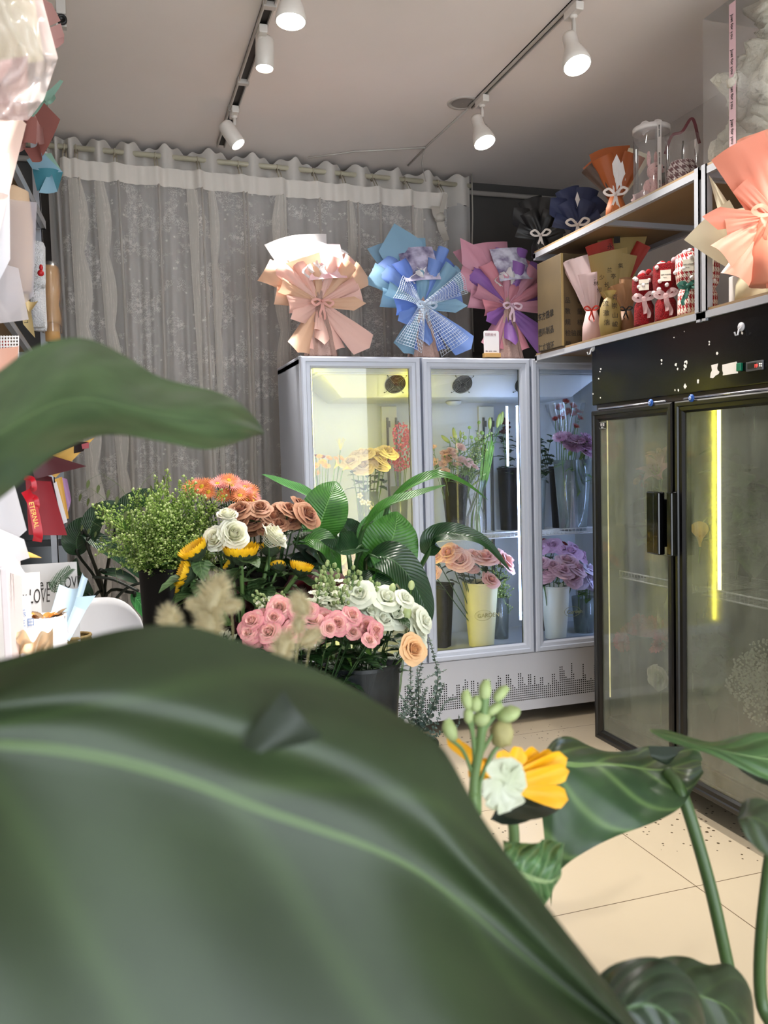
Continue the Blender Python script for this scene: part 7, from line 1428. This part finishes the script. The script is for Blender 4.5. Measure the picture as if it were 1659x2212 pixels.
WB = (c.x, 4.2, ZBT + .1)
many('pale_rose', 'rose', 'pale mauve-pink rose low behind the right fridge door', [(300, 1515, 30), (210, 1505, 24), (355, 1440, 26), (390, 1565, 28), (430, 1500, 26), (155, 1550, 26), (155, 1440, 18), (250, 1470, 20)], c7, 4.15, WB, R_PALEP, .030, 'pale mauve roses in the fridge', .0026, (.75, .88), None, .05, tail='of the pale mauve roses')
many('lilac_rose', 'rose', 'lilac rose in the back row low behind the right fridge door', [(200, 1310, 20), (250, 1300, 20), (310, 1350, 24), (380, 1370, 28), (455, 1390, 24), (150, 1330, 18), (400, 1330, 20)], c7, 4.36, (c.x, 4.42, ZBT + .1), R_LAV, .030, 'lilac roses in the fridge', .0024, (.7, .85), None, .05, tail='of the lilac roses')
for i, (x, y) in enumerate(((340, 1285), (180, 1260), (275, 1290))): px, py = c7(x, y); h2 = at(px, py, 4.42); flower('red_carnation', 'flower', 'red carnation above the lilac roses, ' + ('right', 'left', 'middle')[i] + ' one', (c.x, 4.44, ZBT + .1), h2, M_carn('#a8222a', '#8f1a20', 'carnred', .013), 1.3, None, .0018, (), 'red carnations above the lilac roses')
bucket('flower_bucket', 'dark bucket at the back of the fridge floor behind the right door', (c.x + .02, 4.45, ZBT), .06, .075, .30, mbb)
c = at(1265, 1290, 4.25); glassvase('glass_vase', 'clear glass vase with green stems at the right end of the fridge floor', (c.x, 4.27, ZBT), .055, .07, c.z - ZBT, .5)
many('pale_lilac_rose', 'rose', 'whitish lilac rose in the right end vase of the fridge floor', [(455, 1600, 26), (520, 1590, 30), (530, 1515, 26), (490, 1560, 22), (550, 1620, 24)], c7, 4.22, (c.x, 4.27, ZBT + .02), M_rose('#cdb6d8', '#e3d8ea', 'whitelilac', 1.0, .03), .030, 'whitish lilac roses in the fridge', .0026, (.7, .8, .9), None, .04, lm=PALELEAF, tail='of the five')
# ================================================================== inside the fogged black fridge
def inb(px, py, X):
    p = atX(px, py, X)
    if p.y > 3.345: p = at(px, py, 3.345)      # stay inside the far side wall
    return p
def fb(nm, cat, lab, px, py, X, base, bloom, s, face, **kw): return flower(nm, cat, lab, base, inb(px, py, X), bloom, s, face, **kw)
ZL, ZU = .206, .866
def vz(px, X, z, r0, r1, h, m_, lab):
    p = inb(px, 1200, X); y = min(p.y, 3.385 - r1); return bucket('flower_bucket', lab, (max(p.x, 2.2 + r1), y, z), r0, r1, h, m_), y
_, y1 = vz(1425, 2.36, ZU, .05, .06, .26, mwhiteb, 'pale bucket with pink lilies on the shelf of the far black fridge door')
fb('pink_lily', 'flower', 'pink and white lily behind the fogged far door of the black fridge, right one', 1425, 1035, 2.3, (min(2.36, 2.34), y1, ZU+.05), LILY_P, 1.15, (-.8, -.3, .5), sr=.003, leaves=(.7, .85), group='pink lilies')
fb('pink_lily', 'flower', 'pink lily bloom behind the fogged far door, upper one above the handle', 1432, 1005, 2.34, (min(2.36, 2.34), y1, ZU+.05), LILY_P, .95, (-.5, .2, .9), sr=.003, leaves=(.7, .85), group='pink lilies')
_, y2 = vz(1375, 2.4, ZU, .05, .06, .24, mbb, 'black bucket with orange-red flowers on the shelf of the far black fridge door')
for i, (px, py) in enumerate(((1376, 1040), (1388, 1030), (1395, 1048))): fb('orange_gerbera', 'flower', 'orange-red gerbera behind the fogged far door, ' + nth(i, 3) + ' of three', px, py, 2.35, (min(2.4, 2.34), y2, ZU+.05), GERB_R if i else GERB_Y, .8, (-.7, -.4, .5), group='orange-red gerberas')
_, y3 = vz(1385, 2.38, ZL, .08, .095, .40, mbb, 'black bucket of coral carnations low in the far half of the black fridge')
CARN_C = M_carn('#c0404a', '#cf5a5c', 'carncoral', .03)
for i, (px, py) in enumerate(((1362, 1370), (1385, 1350), (1410, 1355), (1430, 1365), (1375, 1395), (1400, 1390), (1425, 1395), (1350, 1385), (1415, 1375))): fb('coral_carnation', 'flower', 'coral red carnation low behind the fogged far door of the black fridge', px, py, 2.3, (min(2.38, 2.34), y3, ZL+.1), CARN_C, 1.25, (-.8, -.3, .5), leaves=(.8, .9), group='coral carnations behind fogged glass')
fb('white_flower', 'flower', 'single creamy white bloom low behind the far black fridge door by the post', 1428, 1462, 2.26, (min(2.3, 2.34), y3 - .1, ZL), R_WHITE, 1.5, (-.9, -.4, .2), sr=.003)
_, y4 = vz(1515, 2.36, ZU, .05, .06, .20, mbb, 'black bucket with yellow tulips on the shelf of the near black fridge door'); 
fb('yellow_lily', 'flower', 'yellow tulip-like bloom right beside the lamp strip in the near black fridge door', 1512, 1180, 2.3, (min(2.36, 2.34), y4, ZU-.0 + .02), CALLA, 1.1, (-.6, -.3, .8), sr=.003)
GYP = M_puff('#dfe3d2', '#eef0e4', 'gyps', .09, 160, .006, (1, 1, .9)); _, y5 = vz(1640, 2.40, ZL, .07, .085, .30, mbb, 'black bucket with white baby breath low in the near half of the black fridge')
for i, (px, py) in enumerate(((1625, 1445), (1655, 1420), (1640, 1490), (1670, 1470), (1610, 1480), (1650, 1530))): fb('babys_breath', 'flower', 'white baby breath cloud behind the near fogged door', px, py, 2.34, (min(2.40, 2.34), y5, ZL+.1), GYP, .8, (0, 0, 1), group='white baby breath in the black fridge', bname='flower_cluster')
for j, (pxa, pya, zz, nn) in enumerate(((1590, 1040, ZU, 14), (1400, 1100, ZU, 6), (1540, 1400, ZL, 10), (1620, 1100, ZU, 10))):
    b_ = inb(pxa, 1200, 2.5); 
    for i in range(nn):
        h2 = inb(pxa + (i*31) % 70 - 35, pya + (i*23) % 130 - 65, 2.45)
        if h2.x < 2.32 or b_.x < 2.3: h2.x = max(h2.x, 2.34); b_.x = max(b_.x, 2.34)
        h2.y = min(h2.y, 3.30); b_.y = min(b_.y, 3.30); fl_ = flower('foliage_branch', 'foliage', 'dark leafy stem behind the fogged black fridge doors', (b_.x, b_.y, zz + .02), h2, BIGLEAF, .8, None, .003, (.4, .5, .6, .7, .8, .9), 'leafy stems behind fogged glass', U_STEMD, bname='leaf', leafmesh=BIGLEAF)
# ================================================================== foreground leaves near the lens
def surf(rows, Ys, nu=40, nv=16, bump_=0, seed=0, wav=.0):
    """leaf blade through rows of photo points, each row at its own distance (rows: one edge, ..., midrib, ..., other edge)"""
    C_ = []
    for r_, y_ in zip(rows, Ys):
        yy = y_ if isinstance(y_, (list, tuple)) else [y_]*len(r_); C_.append(bez([at(a, b, c) for (a, b), c in zip(r_, yy)], 8))
    n = len(C_)
    def fn(u, v):
        ps = []
        for c in C_: f = u*(len(c)-1); i = min(int(f), len(c)-2); ps.append(c[i].lerp(c[i+1], f-i))
        k = v*(n-1); i = min(int(k), n-2); t = k - i; a = ps[max(i-1, 0)]; b = ps[i]; c = ps[i+1]; d = ps[min(i+2, n-1)]
        p = .5*((2*b) + (c-a)*t + (2*a-5*b+4*c-d)*t*t + (3*b-a-3*c+d)*t**3)
        return p + V((0, -1, .3))*wav*math.sin(u*16 + v*3 + seed)*abs(v-.5)
    return MB().grid(fn, nu, nv)
mfa = leafmat('frontleaf', '#27341d', '#2f3e23', '#4a5f34', .40, 3.2, .2, .02, .9, .22); mfb = leafmat('frontleaf2', '#3d4f32', '#4a5e3c', '#586e46', .40, 3, .25, .012, .7, .10); mfd = leafmat('frontdark', '#1c2a1a', '#25351f', '#42583a', .32, 5, .15, .04, .9, .3)
PA = V((-.10, .28, .30)); r = thing('front_leaf_plant', 'potted plant with giant dark green leaves filling the lower left of the picture', 'potted plant', (PA.x, PA.y, 0))
WP(MB().lathe([(.001, 0), (.10, 0), (.14, .26), (.15, .26), (.15, .30), (.135, .30), (.125, .25), (.001, .25)], 24, Matrix.Translation((PA.x, PA.y, 0))).build('pot', MATS['potdark']), r)
def stalk(P, pts, rr_=.006, nm='petiole', root=None, m_=None): WP(MB().tube(bez([P] + pts, 8), rr_, 8).build(nm, m_ or pm('petgreen', '#3a5228', .4)), root)
E_ = [(-260, 1500), (-100, 1450), (0, 1425), (150, 1385), (290, 1354), (410, 1352), (540, 1392), (700, 1455), (850, 1540), (955, 1612), (1040, 1760), (1130, 1890), (1260, 2060), (1400, 2240), (1480, 2330)]
M_ = [(-260, 1590), (-120, 1598), (0, 1606), (130, 1618), (270, 1645), (420, 1690), (560, 1745), (690, 1790), (800, 1830), (900, 1880), (1000, 1955), (1100, 2040), (1220, 2140), (1370, 2250), (1480, 2332)]
B_ = [(-300, 1900), (-250, 2100), (-150, 2350), (0, 2500), (150, 2600), (300, 2650), (450, 2680), (600, 2680), (750, 2650), (880, 2600), (1000, 2550), (1120, 2500), (1250, 2430), (1380, 2370), (1480, 2334)]
Eu = [( (a[0]+b[0])/2, (a[1]+b[1])/2 ) for a, b in zip(E_, M_)]; Bu = [((a[0]+b[0])/2, (a[1]+b[1])/2) for a, b in zip(B_, M_)]
WP(surf([E_, Eu, M_, Bu, B_], [.335, .305, .31, .275, .25], 60, 24, wav=.002).build('leaf', mfa), r)
T_ = [(-140, 890), (-60, 840), (0, 800), (60, 755), (130, 731), (200, 736), (280, 775), (350, 815), (450, 840), (510, 865), (552, 905), (572, 936)]
Bm = [(-140, 1010), (-70, 960), (0, 935), (60, 900), (130, 868), (200, 862), (280, 880), (350, 895), (430, 905), (490, 915), (540, 925), (572, 937)]
Bb = [(-140, 1190), (-60, 1120), (0, 1078), (50, 1040), (110, 990), (180, 950), (250, 938), (350, 955), (440, 972), (500, 960), (545, 942), (572, 938)]
yt = [.34 + .02*i for i in range(12)]; WP(surf([T_, Bm, Bb], [[y + .03 for y in yt], yt, [y + .015 for y in yt]], 44, 12, wav=.002).build('leaf', mfb), r)
q = at(404, 886, .52); tag_ = WP(MB().ball(q + V((0, -.004, 0)), (.0028, .001, .004), 8, jit=.5).build('leaf_hole', mat('leafhole', '#1e1a0c', .8)), r)  # dark blob laid on the blade for a small hole in it
WP(surf([[(520, 1612), (570, 1545), (612, 1492)], [(560, 1625), (625, 1580), (650, 1545)], [(600, 1618), (660, 1605), (697, 1590)]], [.30, .295, .30], 12, 8).build('leaf', mat('notchdark', '#141d10', .6, col2='#1d2917', nscale=30)), r)
stalk(PA, [at(-240, 2300, .27), at(-280, 1700, .30), at(-250, 1590, .31)], root=r); stalk(PA, [at(-330, 1900, .33), at(-260, 1300, .34), at(-140, 1010, .345)], root=r); stalk(PA, [at(300, 2500, .34), at(500, 1900, .34), at(560, 1600, .31)], .003, root=r)
# right-hand plant
PB2 = V((.78, .85, .28)); r = thing('front_leaf_plant', 'potted plant with smooth green arrow-shaped leaves on long stalks at the lower right', 'potted plant', (PB2.x, PB2.y, 0))
WP(MB().lathe([(.001, 0), (.09, 0), (.13, .24), (.14, .24), (.14, .28), (.125, .28), (.115, .23), (.001, .23)], 24, Matrix.Translation((PB2.x, PB2.y, 0))).build('pot', MATS['potdark']), r)
WP(surf([[(1165, 1640), (1195, 1598), (1232, 1591), (1275, 1611), (1310, 1623), (1360, 1621), (1400, 1611), (1450, 1613), (1500, 1612), (1518, 1640)],
         [(1165, 1700), (1200, 1652), (1250, 1652), (1300, 1650), (1345, 1653), (1390, 1660), (1425, 1663), (1450, 1660), (1485, 1660), (1515, 1652)],
         [(1190, 1960), (1200, 1905), (1222, 1868), (1270, 1835), (1330, 1808), (1390, 1786), (1440, 1762), (1475, 1738), (1500, 1705), (1520, 1668)]], [.82, .76, .72], 40, 18, wav=.004).build('leaf', leafmat('frontright', '#2c4327', '#36502d', '#6d8a50', .35, 4.2, .2, .03, .9, .55)), r)
WP(surf([[(1400, 1612), (1440, 1612), (1480, 1614)], [(1405, 1632), (1432, 1640), (1462, 1630)], [(1412, 1640), (1440, 1652), (1455, 1640)]], [.74, .735, .74], 8, 6).build('leaf_fold', mat('folddark', '#172616', .5)), r)
WP(surf([[(1404, 1575), (1440, 1577), (1490, 1592), (1540, 1603), (1590, 1590), (1640, 1582), (1720, 1590), (1790, 1625), (1830, 1675)], [(1404, 1578), (1450, 1592), (1500, 1608), (1550, 1618), (1600, 1630), (1660, 1640), (1740, 1652), (1800, 1668), (1831, 1677)], [(1406, 1581), (1440, 1600), (1490, 1615), (1540, 1632), (1590, 1655), (1650, 1682), (1740, 1706), (1800, 1702), (1832, 1680)]], [.66, .63, .62], 30, 10).build('leaf', leafmat('frontright2', '#34502a', '#405f31', '#7c9a66', .35, 4, .2, .03, .9, .2)), r)
WP(surf([[(1560, 1640), (1600, 1650), (1660, 1660), (1720, 1690)], [(1590, 1655), (1630, 1675), (1670, 1690), (1720, 1692)], [(1600, 1665), (1640, 1690), (1680, 1700), (1722, 1694)]], [.68, .67, .66], 10, 6).build('leaf', mfd), r)
WP(surf([[(1594, 1765), (1606, 1730), (1640, 1724), (1690, 1745), (1740, 1790), (1775, 1865)], [(1596, 1770), (1625, 1765), (1655, 1780), (1700, 1810), (1740, 1850), (1775, 1868)], [(1597, 1775), (1610, 1805), (1640, 1838), (1690, 1870), (1740, 1890), (1775, 1871)]], [.50, .48, .47], 18, 8).build('leaf', mfa), r)
WP(surf([[(1250, 2180), (1300, 2100), (1365, 2071), (1430, 2070), (1480, 2102), (1512, 2155), (1532, 2260)], [(1260, 2260), (1300, 2210), (1350, 2180), (1400, 2170), (1440, 2190), (1480, 2230), (1520, 2320)], [(1270, 2350), (1300, 2330), (1350, 2320), (1400, 2320), (1440, 2330), (1480, 2350), (1515, 2370)]], [.46, .43, .42], 24, 10).build('leaf', mfd), r)
WP(surf([[(1400, 2075), (1450, 2065), (1490, 2068), (1530, 2084), (1580, 2084), (1622, 2140), (1632, 2240)], [(1420, 2200), (1460, 2160), (1500, 2150), (1540, 2160), (1575, 2180), (1605, 2220), (1628, 2300)], [(1440, 2330), (1480, 2330), (1520, 2330), (1550, 2330), (1580, 2330), (1610, 2340), (1625, 2350)]], [.56, .53, .52], 24, 10).build('leaf', mfa), r)
stalk(PB2, [at(1640, 2400, .70), at(1572, 2085, .70), at(1530, 1900, .71), at(1476, 1722, .73), at(1440, 1665, .755)], .0068, root=r); stalk(PB2, [at(1700, 2350, .62), at(1643, 2150, .62), at(1660, 1880, .62), at(1700, 1700, .625)], .006, root=r)
stalk(PB2, [at(1760, 2300, .52), at(1745, 1880, .48)], .005, root=r); stalk(PB2, [at(1530, 2450, .46), at(1532, 2350, .43)], .005, root=r); stalk(PB2, [at(1640, 2500, .54), at(1628, 2320, .53)], .005, root=r)
# ---- blurred stock, sunflower and its leaves between the two plants
Yf = .62; c = at(1090, 2150, Yf); vz0 = V((at(1080, 1900, .64).x, .66, 0))
fr_ = bucket('flower_bucket', 'tall dark bucket on the floor behind the giant leaf with the near sunflower', (vz0.x, vz0.y, 0), .07, .09, at(1080, 2290, .66).z, mbb, 0)
rs = thing('near_stock_stem', 'blurred stock stem with pale green buds and one white floret, nearest flower', 'flower', (vz0.x - .02, .65, at(1080, 2290, .66).z - .2)); 
mgb = pm('nearbud', '#8a9a5e', .7, col2='#a3b07a', nscale=60, trans=.15)
WP(MB().tube(bez([V(rs.location), at(1028, 1860, Yf), at(1024, 1700, Yf), at(1038, 1600, Yf), at(1048, 1500, Yf)], 8), .0042, 8).build('stem', pm('nearstem', '#5a7440', .5)), rs)
for (x, y, w, h, a) in ((1048, 1492, 15, 24, 0), (1008, 1512, 13, 22, -15), (1028, 1520, 14, 18, 0), (1082, 1498, 13, 22, 45), (1040, 1552, 22, 16, 0), (1068, 1532, 12, 22, 60), (1098, 1542, 30, 15, -10), (972, 1578, 16, 26, -25), (1012, 1545, 12, 18, 0)):
    q = at(x, y, Yf); k = mpp(q); b_ = MB(); b_.ball((0, 0, 0), (w*k, w*k*.9, h*k), 10, jit=.2); leafm(b_, (0, 0, -h*k), (.2, -.1, 1), h*k*2.1, w*k*1.4, (0, -1, 0), .1, -.3, 0, 4, 3); o = b_.build('bud', mgb); o.location = q; o.rotation_euler = (0, rad(a), 0); WP(o, rs)
    if x not in (1048, 1028): WP(MB().tube(bez([at(x, y + h*.7, Yf), at((x + 1030)/2, y + 45, Yf), at(1026, min(y + 110, 1700), Yf)], 6), .0016, 5).build('stem', pm('nearstem', '#5a7440')), rs)
q = at(1085, 1585, Yf); k = mpp(q); b_ = MB().ball(q, (27*k, 24*k, 30*k), 12, jit=.3); WP(b_.build('bud', pm('tanbud', '#9a9362', .7, col2='#857d4c', nscale=50)), rs); WP(MB().tube(bez([q - V((0, 0, 20*k)), at(1062, 1630, Yf), at(1038, 1690, Yf), at(1036, 1760, Yf)], 6), .0018, 5).build('stem', pm('nearstem', '#5a7440')), rs)
def blunt(mb, base, tip, w, nrm=(0, -1, .2), droop=.05, wv=.05):
    base = V(base); d = V(tip) - base; L_ = d.length; d.normalize(); s = d.cross(V(nrm)).normalized(); nn = s.cross(d)
    def fn(u, v):
        q = (v-.5)*2; wd = w*.5*(math.sin(min(1, u*1.1)*PI/2)**.8)*(1 if u < .82 else math.sqrt(max(0, 1 - ((u-.82)/.18)**2))*1.0 + .02)
        return base + d*(L_*u) + s*(q*wd) + nn*(.25*wd*abs(q) - droop*L_*u*u + wv*w*math.sin(u*7 + q*3))
    mb.grid(fn, 12, 6)
wf_ = MB(); C0 = at(1085, 1690, .56); k = mpp(C0)
for (dx, dy, L_, w_) in ((-20, 50, 60, 50), (25, 52, 58, 46), (-38, -10, 55, 60), (-25, -52, 62, 52), (15, -58, 66, 62), (48, -45, 55, 44), (55, 15, 55, 50), (35, 38, 48, 40)):
    d = V((dx, -12, dy)).normalized(); blunt(wf_, C0 + V((0, -.002, 0)), C0 + d*L_*k, w_*k*1.1, (0, -1, 0), .15, .06)
WP(wf_.build('white_floret', pm('nearwhite', '#c9ccba', .6, trans=.3, col2='#bcc2a4', nscale=40)), rs)
rn = thing('near_sunflower', 'blurred bright yellow sunflower facing away beside the white floret, nearest sunflower', 'sunflower', (vz0.x + .02, .68, at(1080, 2290, .66).z - .2)); my = pm('nearyellow', '#e8a600', .55, trans=.2, col2='#efb808', nscale=14); C0 = at(1078, 1690, .64)
pt = MB()
for (x, y, w_, dy) in ((1225, 1640, 38, 0), (1228, 1668, 34, -.01), (1205, 1690, 30, .0), (1226, 1728, 38, -.012), (1195, 1738, 36, .01), (1128, 1618, 34, .01), (1165, 1625, 36, .015), (1190, 1700, 34, .005), (1150, 1740, 34, .01), (1090, 1622, 30, .01), (1200, 1632, 34, .012)):
    q = at(x, y, .63 + dy); d = q - C0; blunt(pt, C0, C0 + d*1.02, w_*1.25*mpp(q))
for (x, y, w_) in ((966, 1592, 22), (985, 1605, 22), (1016, 1635, 20), (1010, 1665, 20), (1035, 1640, 22)):
    q = at(x, y, .66); d = q - C0; blunt(pt, C0, q, w_*1.3*mpp(q))
WP(pt.build('petals', my), rn); R_ = frame((.1, .6, .8)).to_4x4(); R_.translation = C0 + V((.012, .012, -.01)); WP(MB().lathe([(.001, -.012), (.018, -.008), (.024, .0), (.022, .008), (.001, .012)], 20, R_).build('disc', pm('disc_sun', '#2c1a0c')), rn)
dk = pm('nearbract', '#182213', .6); sp2 = MB(); leafm(sp2, at(1070, 1752, .63), V((1, 0, -.05)), 160*mpp(C0), 66*mpp(C0), (0, -.5, .8), .12, .2, 0, 8, 5); leafm(sp2, at(1060, 1770, .64), V((1, 0, .1)), 150*mpp(C0), 50*mpp(C0), (0, -.7, .6), .2, .2, 0, 8, 5); WP(sp2.build('bracts', dk), rn)
WP(MB().tube(bez([V(rn.location), at(1085, 2000, .66), at(1110, 1830, .65), at(1100, 1740, .65), C0], 8), .005, 8).build('stem', pm('nearstem', '#5a7440')), rn)
WP(surf([[(1085, 1815), (1130, 1822), (1180, 1815), (1222, 1822)], [(1090, 1850), (1140, 1860), (1190, 1870), (1216, 1870)], [(1110, 1900), (1150, 1930), (1180, 1935), (1208, 1905)], [(1130, 1930), (1150, 1955), (1165, 1958), (1185, 1930)]], [.60, .58, .585, .60], 24, 16, wav=.012).build('leaf', leafmat('wrinkle', '#3c5a34', '#557a48', '#8aa070', .35, 7, .2, .05, .8, .5)), rn)
WP(surf([[(1060, 1700), (1080, 1790), (1110, 1870)], [(1085, 1745), (1110, 1800), (1135, 1860)], [(1100, 1760), (1125, 1800), (1160, 1850)]], [.60, .60, .60], 12, 8).build('leaf', pm('nearpale', '#8fa566', .5, trans=.2)), rn) if False else None
# ---- bunny tail grass, blurred, in front of the spray roses
rr = random.Random(9)
def M_tail(seed):
    rr = random.Random(seed); mb = MB(); mb.ball((0, 0, 0), (.006, .006, .013), 10, 0)
    for i in range(900):
        z = rr.uniform(-1, 1); a = rr.uniform(0, 6.28); q = math.sqrt(1-z*z); p = V((.006*q*math.cos(a), .006*q*math.sin(a), .013*z)); d = (V((q*math.cos(a), q*math.sin(a), z*.6 + .35))).normalized()*rr.uniform(.006, .014); s = d.orthogonal().normalized()*.0003
        mb.add([p - s, p + s, p + d], [(0, 1, 2)])
    return mb.mesh('tail', pm('tail', '#cdc19c', .8, trans=.35, col2='#d8ceaa', nscale=80))
TAIL = [M_tail(s) for s in (1, 2)]
YT = .66; gb = V((at(520, 1500, YT).x + .0, .72, .0)); bucket('flower_bucket', 'dark vase on the floor behind the giant leaf holding the fluffy bunny tail grass', gb, .05, .06, .92, mbb, 0)
for i, (px, py, s, a, lb) in enumerate(((462, 1290, 1.75, 20, 'largest fluffy bunny tail grass head, upper left of the spray roses'), (452, 1345, 1.5, -15, 'fluffy bunny tail head just under the largest one'), (368, 1345, 1.3, -10, 'lowest leftmost bunny tail head at the leaf edge'), (425, 1308, .8, -70, 'thin bunny tail head leaning left of the largest one'), (500, 1310, .8, 75, 'thin bunny tail head leaning right of the largest one'), (650, 1308, 1.15, -30, 'bunny tail head in front of the pink spray roses, upper one'), (612, 1398, 1.35, 20, 'bunny tail head curled low before the pink spray roses'), (668, 1378, 1.1, 60, 'bunny tail head low right before the pink spray roses'), (645, 1350, .8, 0, 'slim upright bunny tail head between the two lower ones'))):
    h = at(px, py, YT); s *= .56; b_ = gb + V((.01*(i % 3), 0, .7)); d = h - b_; r = thing('bunny_tail_grass', lb, 'dried grass', b_, 0, 'bunny tail grass heads'); q = h - b_
    MB().tube(bez([(0, 0, 0), V((q.x*.5, q.y*.5, q.z*.7)), q - V((0, 0, .012*s))], 5), .0005, 5).build('stem', pm('drystem', '#8a8258', .7), r); put(TAIL[i % 2], 'fluffy_head', r, q, Quaternion((0, 1, 0), rad(a)), s)
# ================================================================== lamps behind the camera on the same tracks
def hid(x, y, aim, power, cone, label, col=(1, .94, .87), blend=.5):
    return lamp((x, y, ZC), (x, y + .02, ZC - .14), aim, 'par', label, power, cone=cone, col=col, blend=blend)
hid(.655, 1.55, (-.50, 1.70, .95), 270, 40, 'left track spotlight aimed down at the left counter', (1, .95, .9))
hid(.655, 2.35, (.2, 2.6, 1.0), 55, 60, 'left track spotlight aimed at the middle flower buckets')
hid(1.80, 1.25, (2.3, 1.95, 2.2), 80, 50, 'right track spotlight aimed at the peach bouquet')
hid(1.80, 2.1, (1.9, 1.9, 0), 38, 50, 'right track spotlight aimed down at the floor by the black fridge')
hid(1.80, .2, (1.0, 1.6, .6), 18, 80, 'right track spotlight aimed at the front leaves')
w = bpy.data.worlds.new('World'); sc.world = w; w.use_nodes = True
bg = w.node_tree.nodes['Background']; bg.inputs[0].default_value = (.86, .93, 1, 1); bg.inputs[1].default_value = 4.5
# ================================================================== camera
cd = bpy.data.cameras.new('Camera'); cam = bpy.data.objects.new('Camera', cd); COL.objects.link(cam)
cd.sensor_fit = 'VERTICAL'; cd.sensor_height = 24; cd.lens = 24*F_/H_; cd.clip_start = .02
cam.matrix_world = Matrix.Translation(EYE) @ RC.to_4x4()
cd.dof.use_dof = True; cd.dof.focus_distance = 3.6; cd.dof.aperture_fstop = 24*F_/H_/1000/.0032
sc.camera = cam
sc.view_settings.view_transform = 'Standard'; sc.view_settings.look = 'None'; sc.view_settings.exposure = 0.5; sc.view_settings.gamma = 1
sc.view_settings.use_curve_mapping = False
try:
    sc.cycles.transparent_max_bounces = 24; sc.cycles.max_bounces = 8; sc.cycles.diffuse_bounces = 4; sc.cycles.glossy_bounces = 4; sc.cycles.sample_clamp_indirect = 6
except Exception: pass
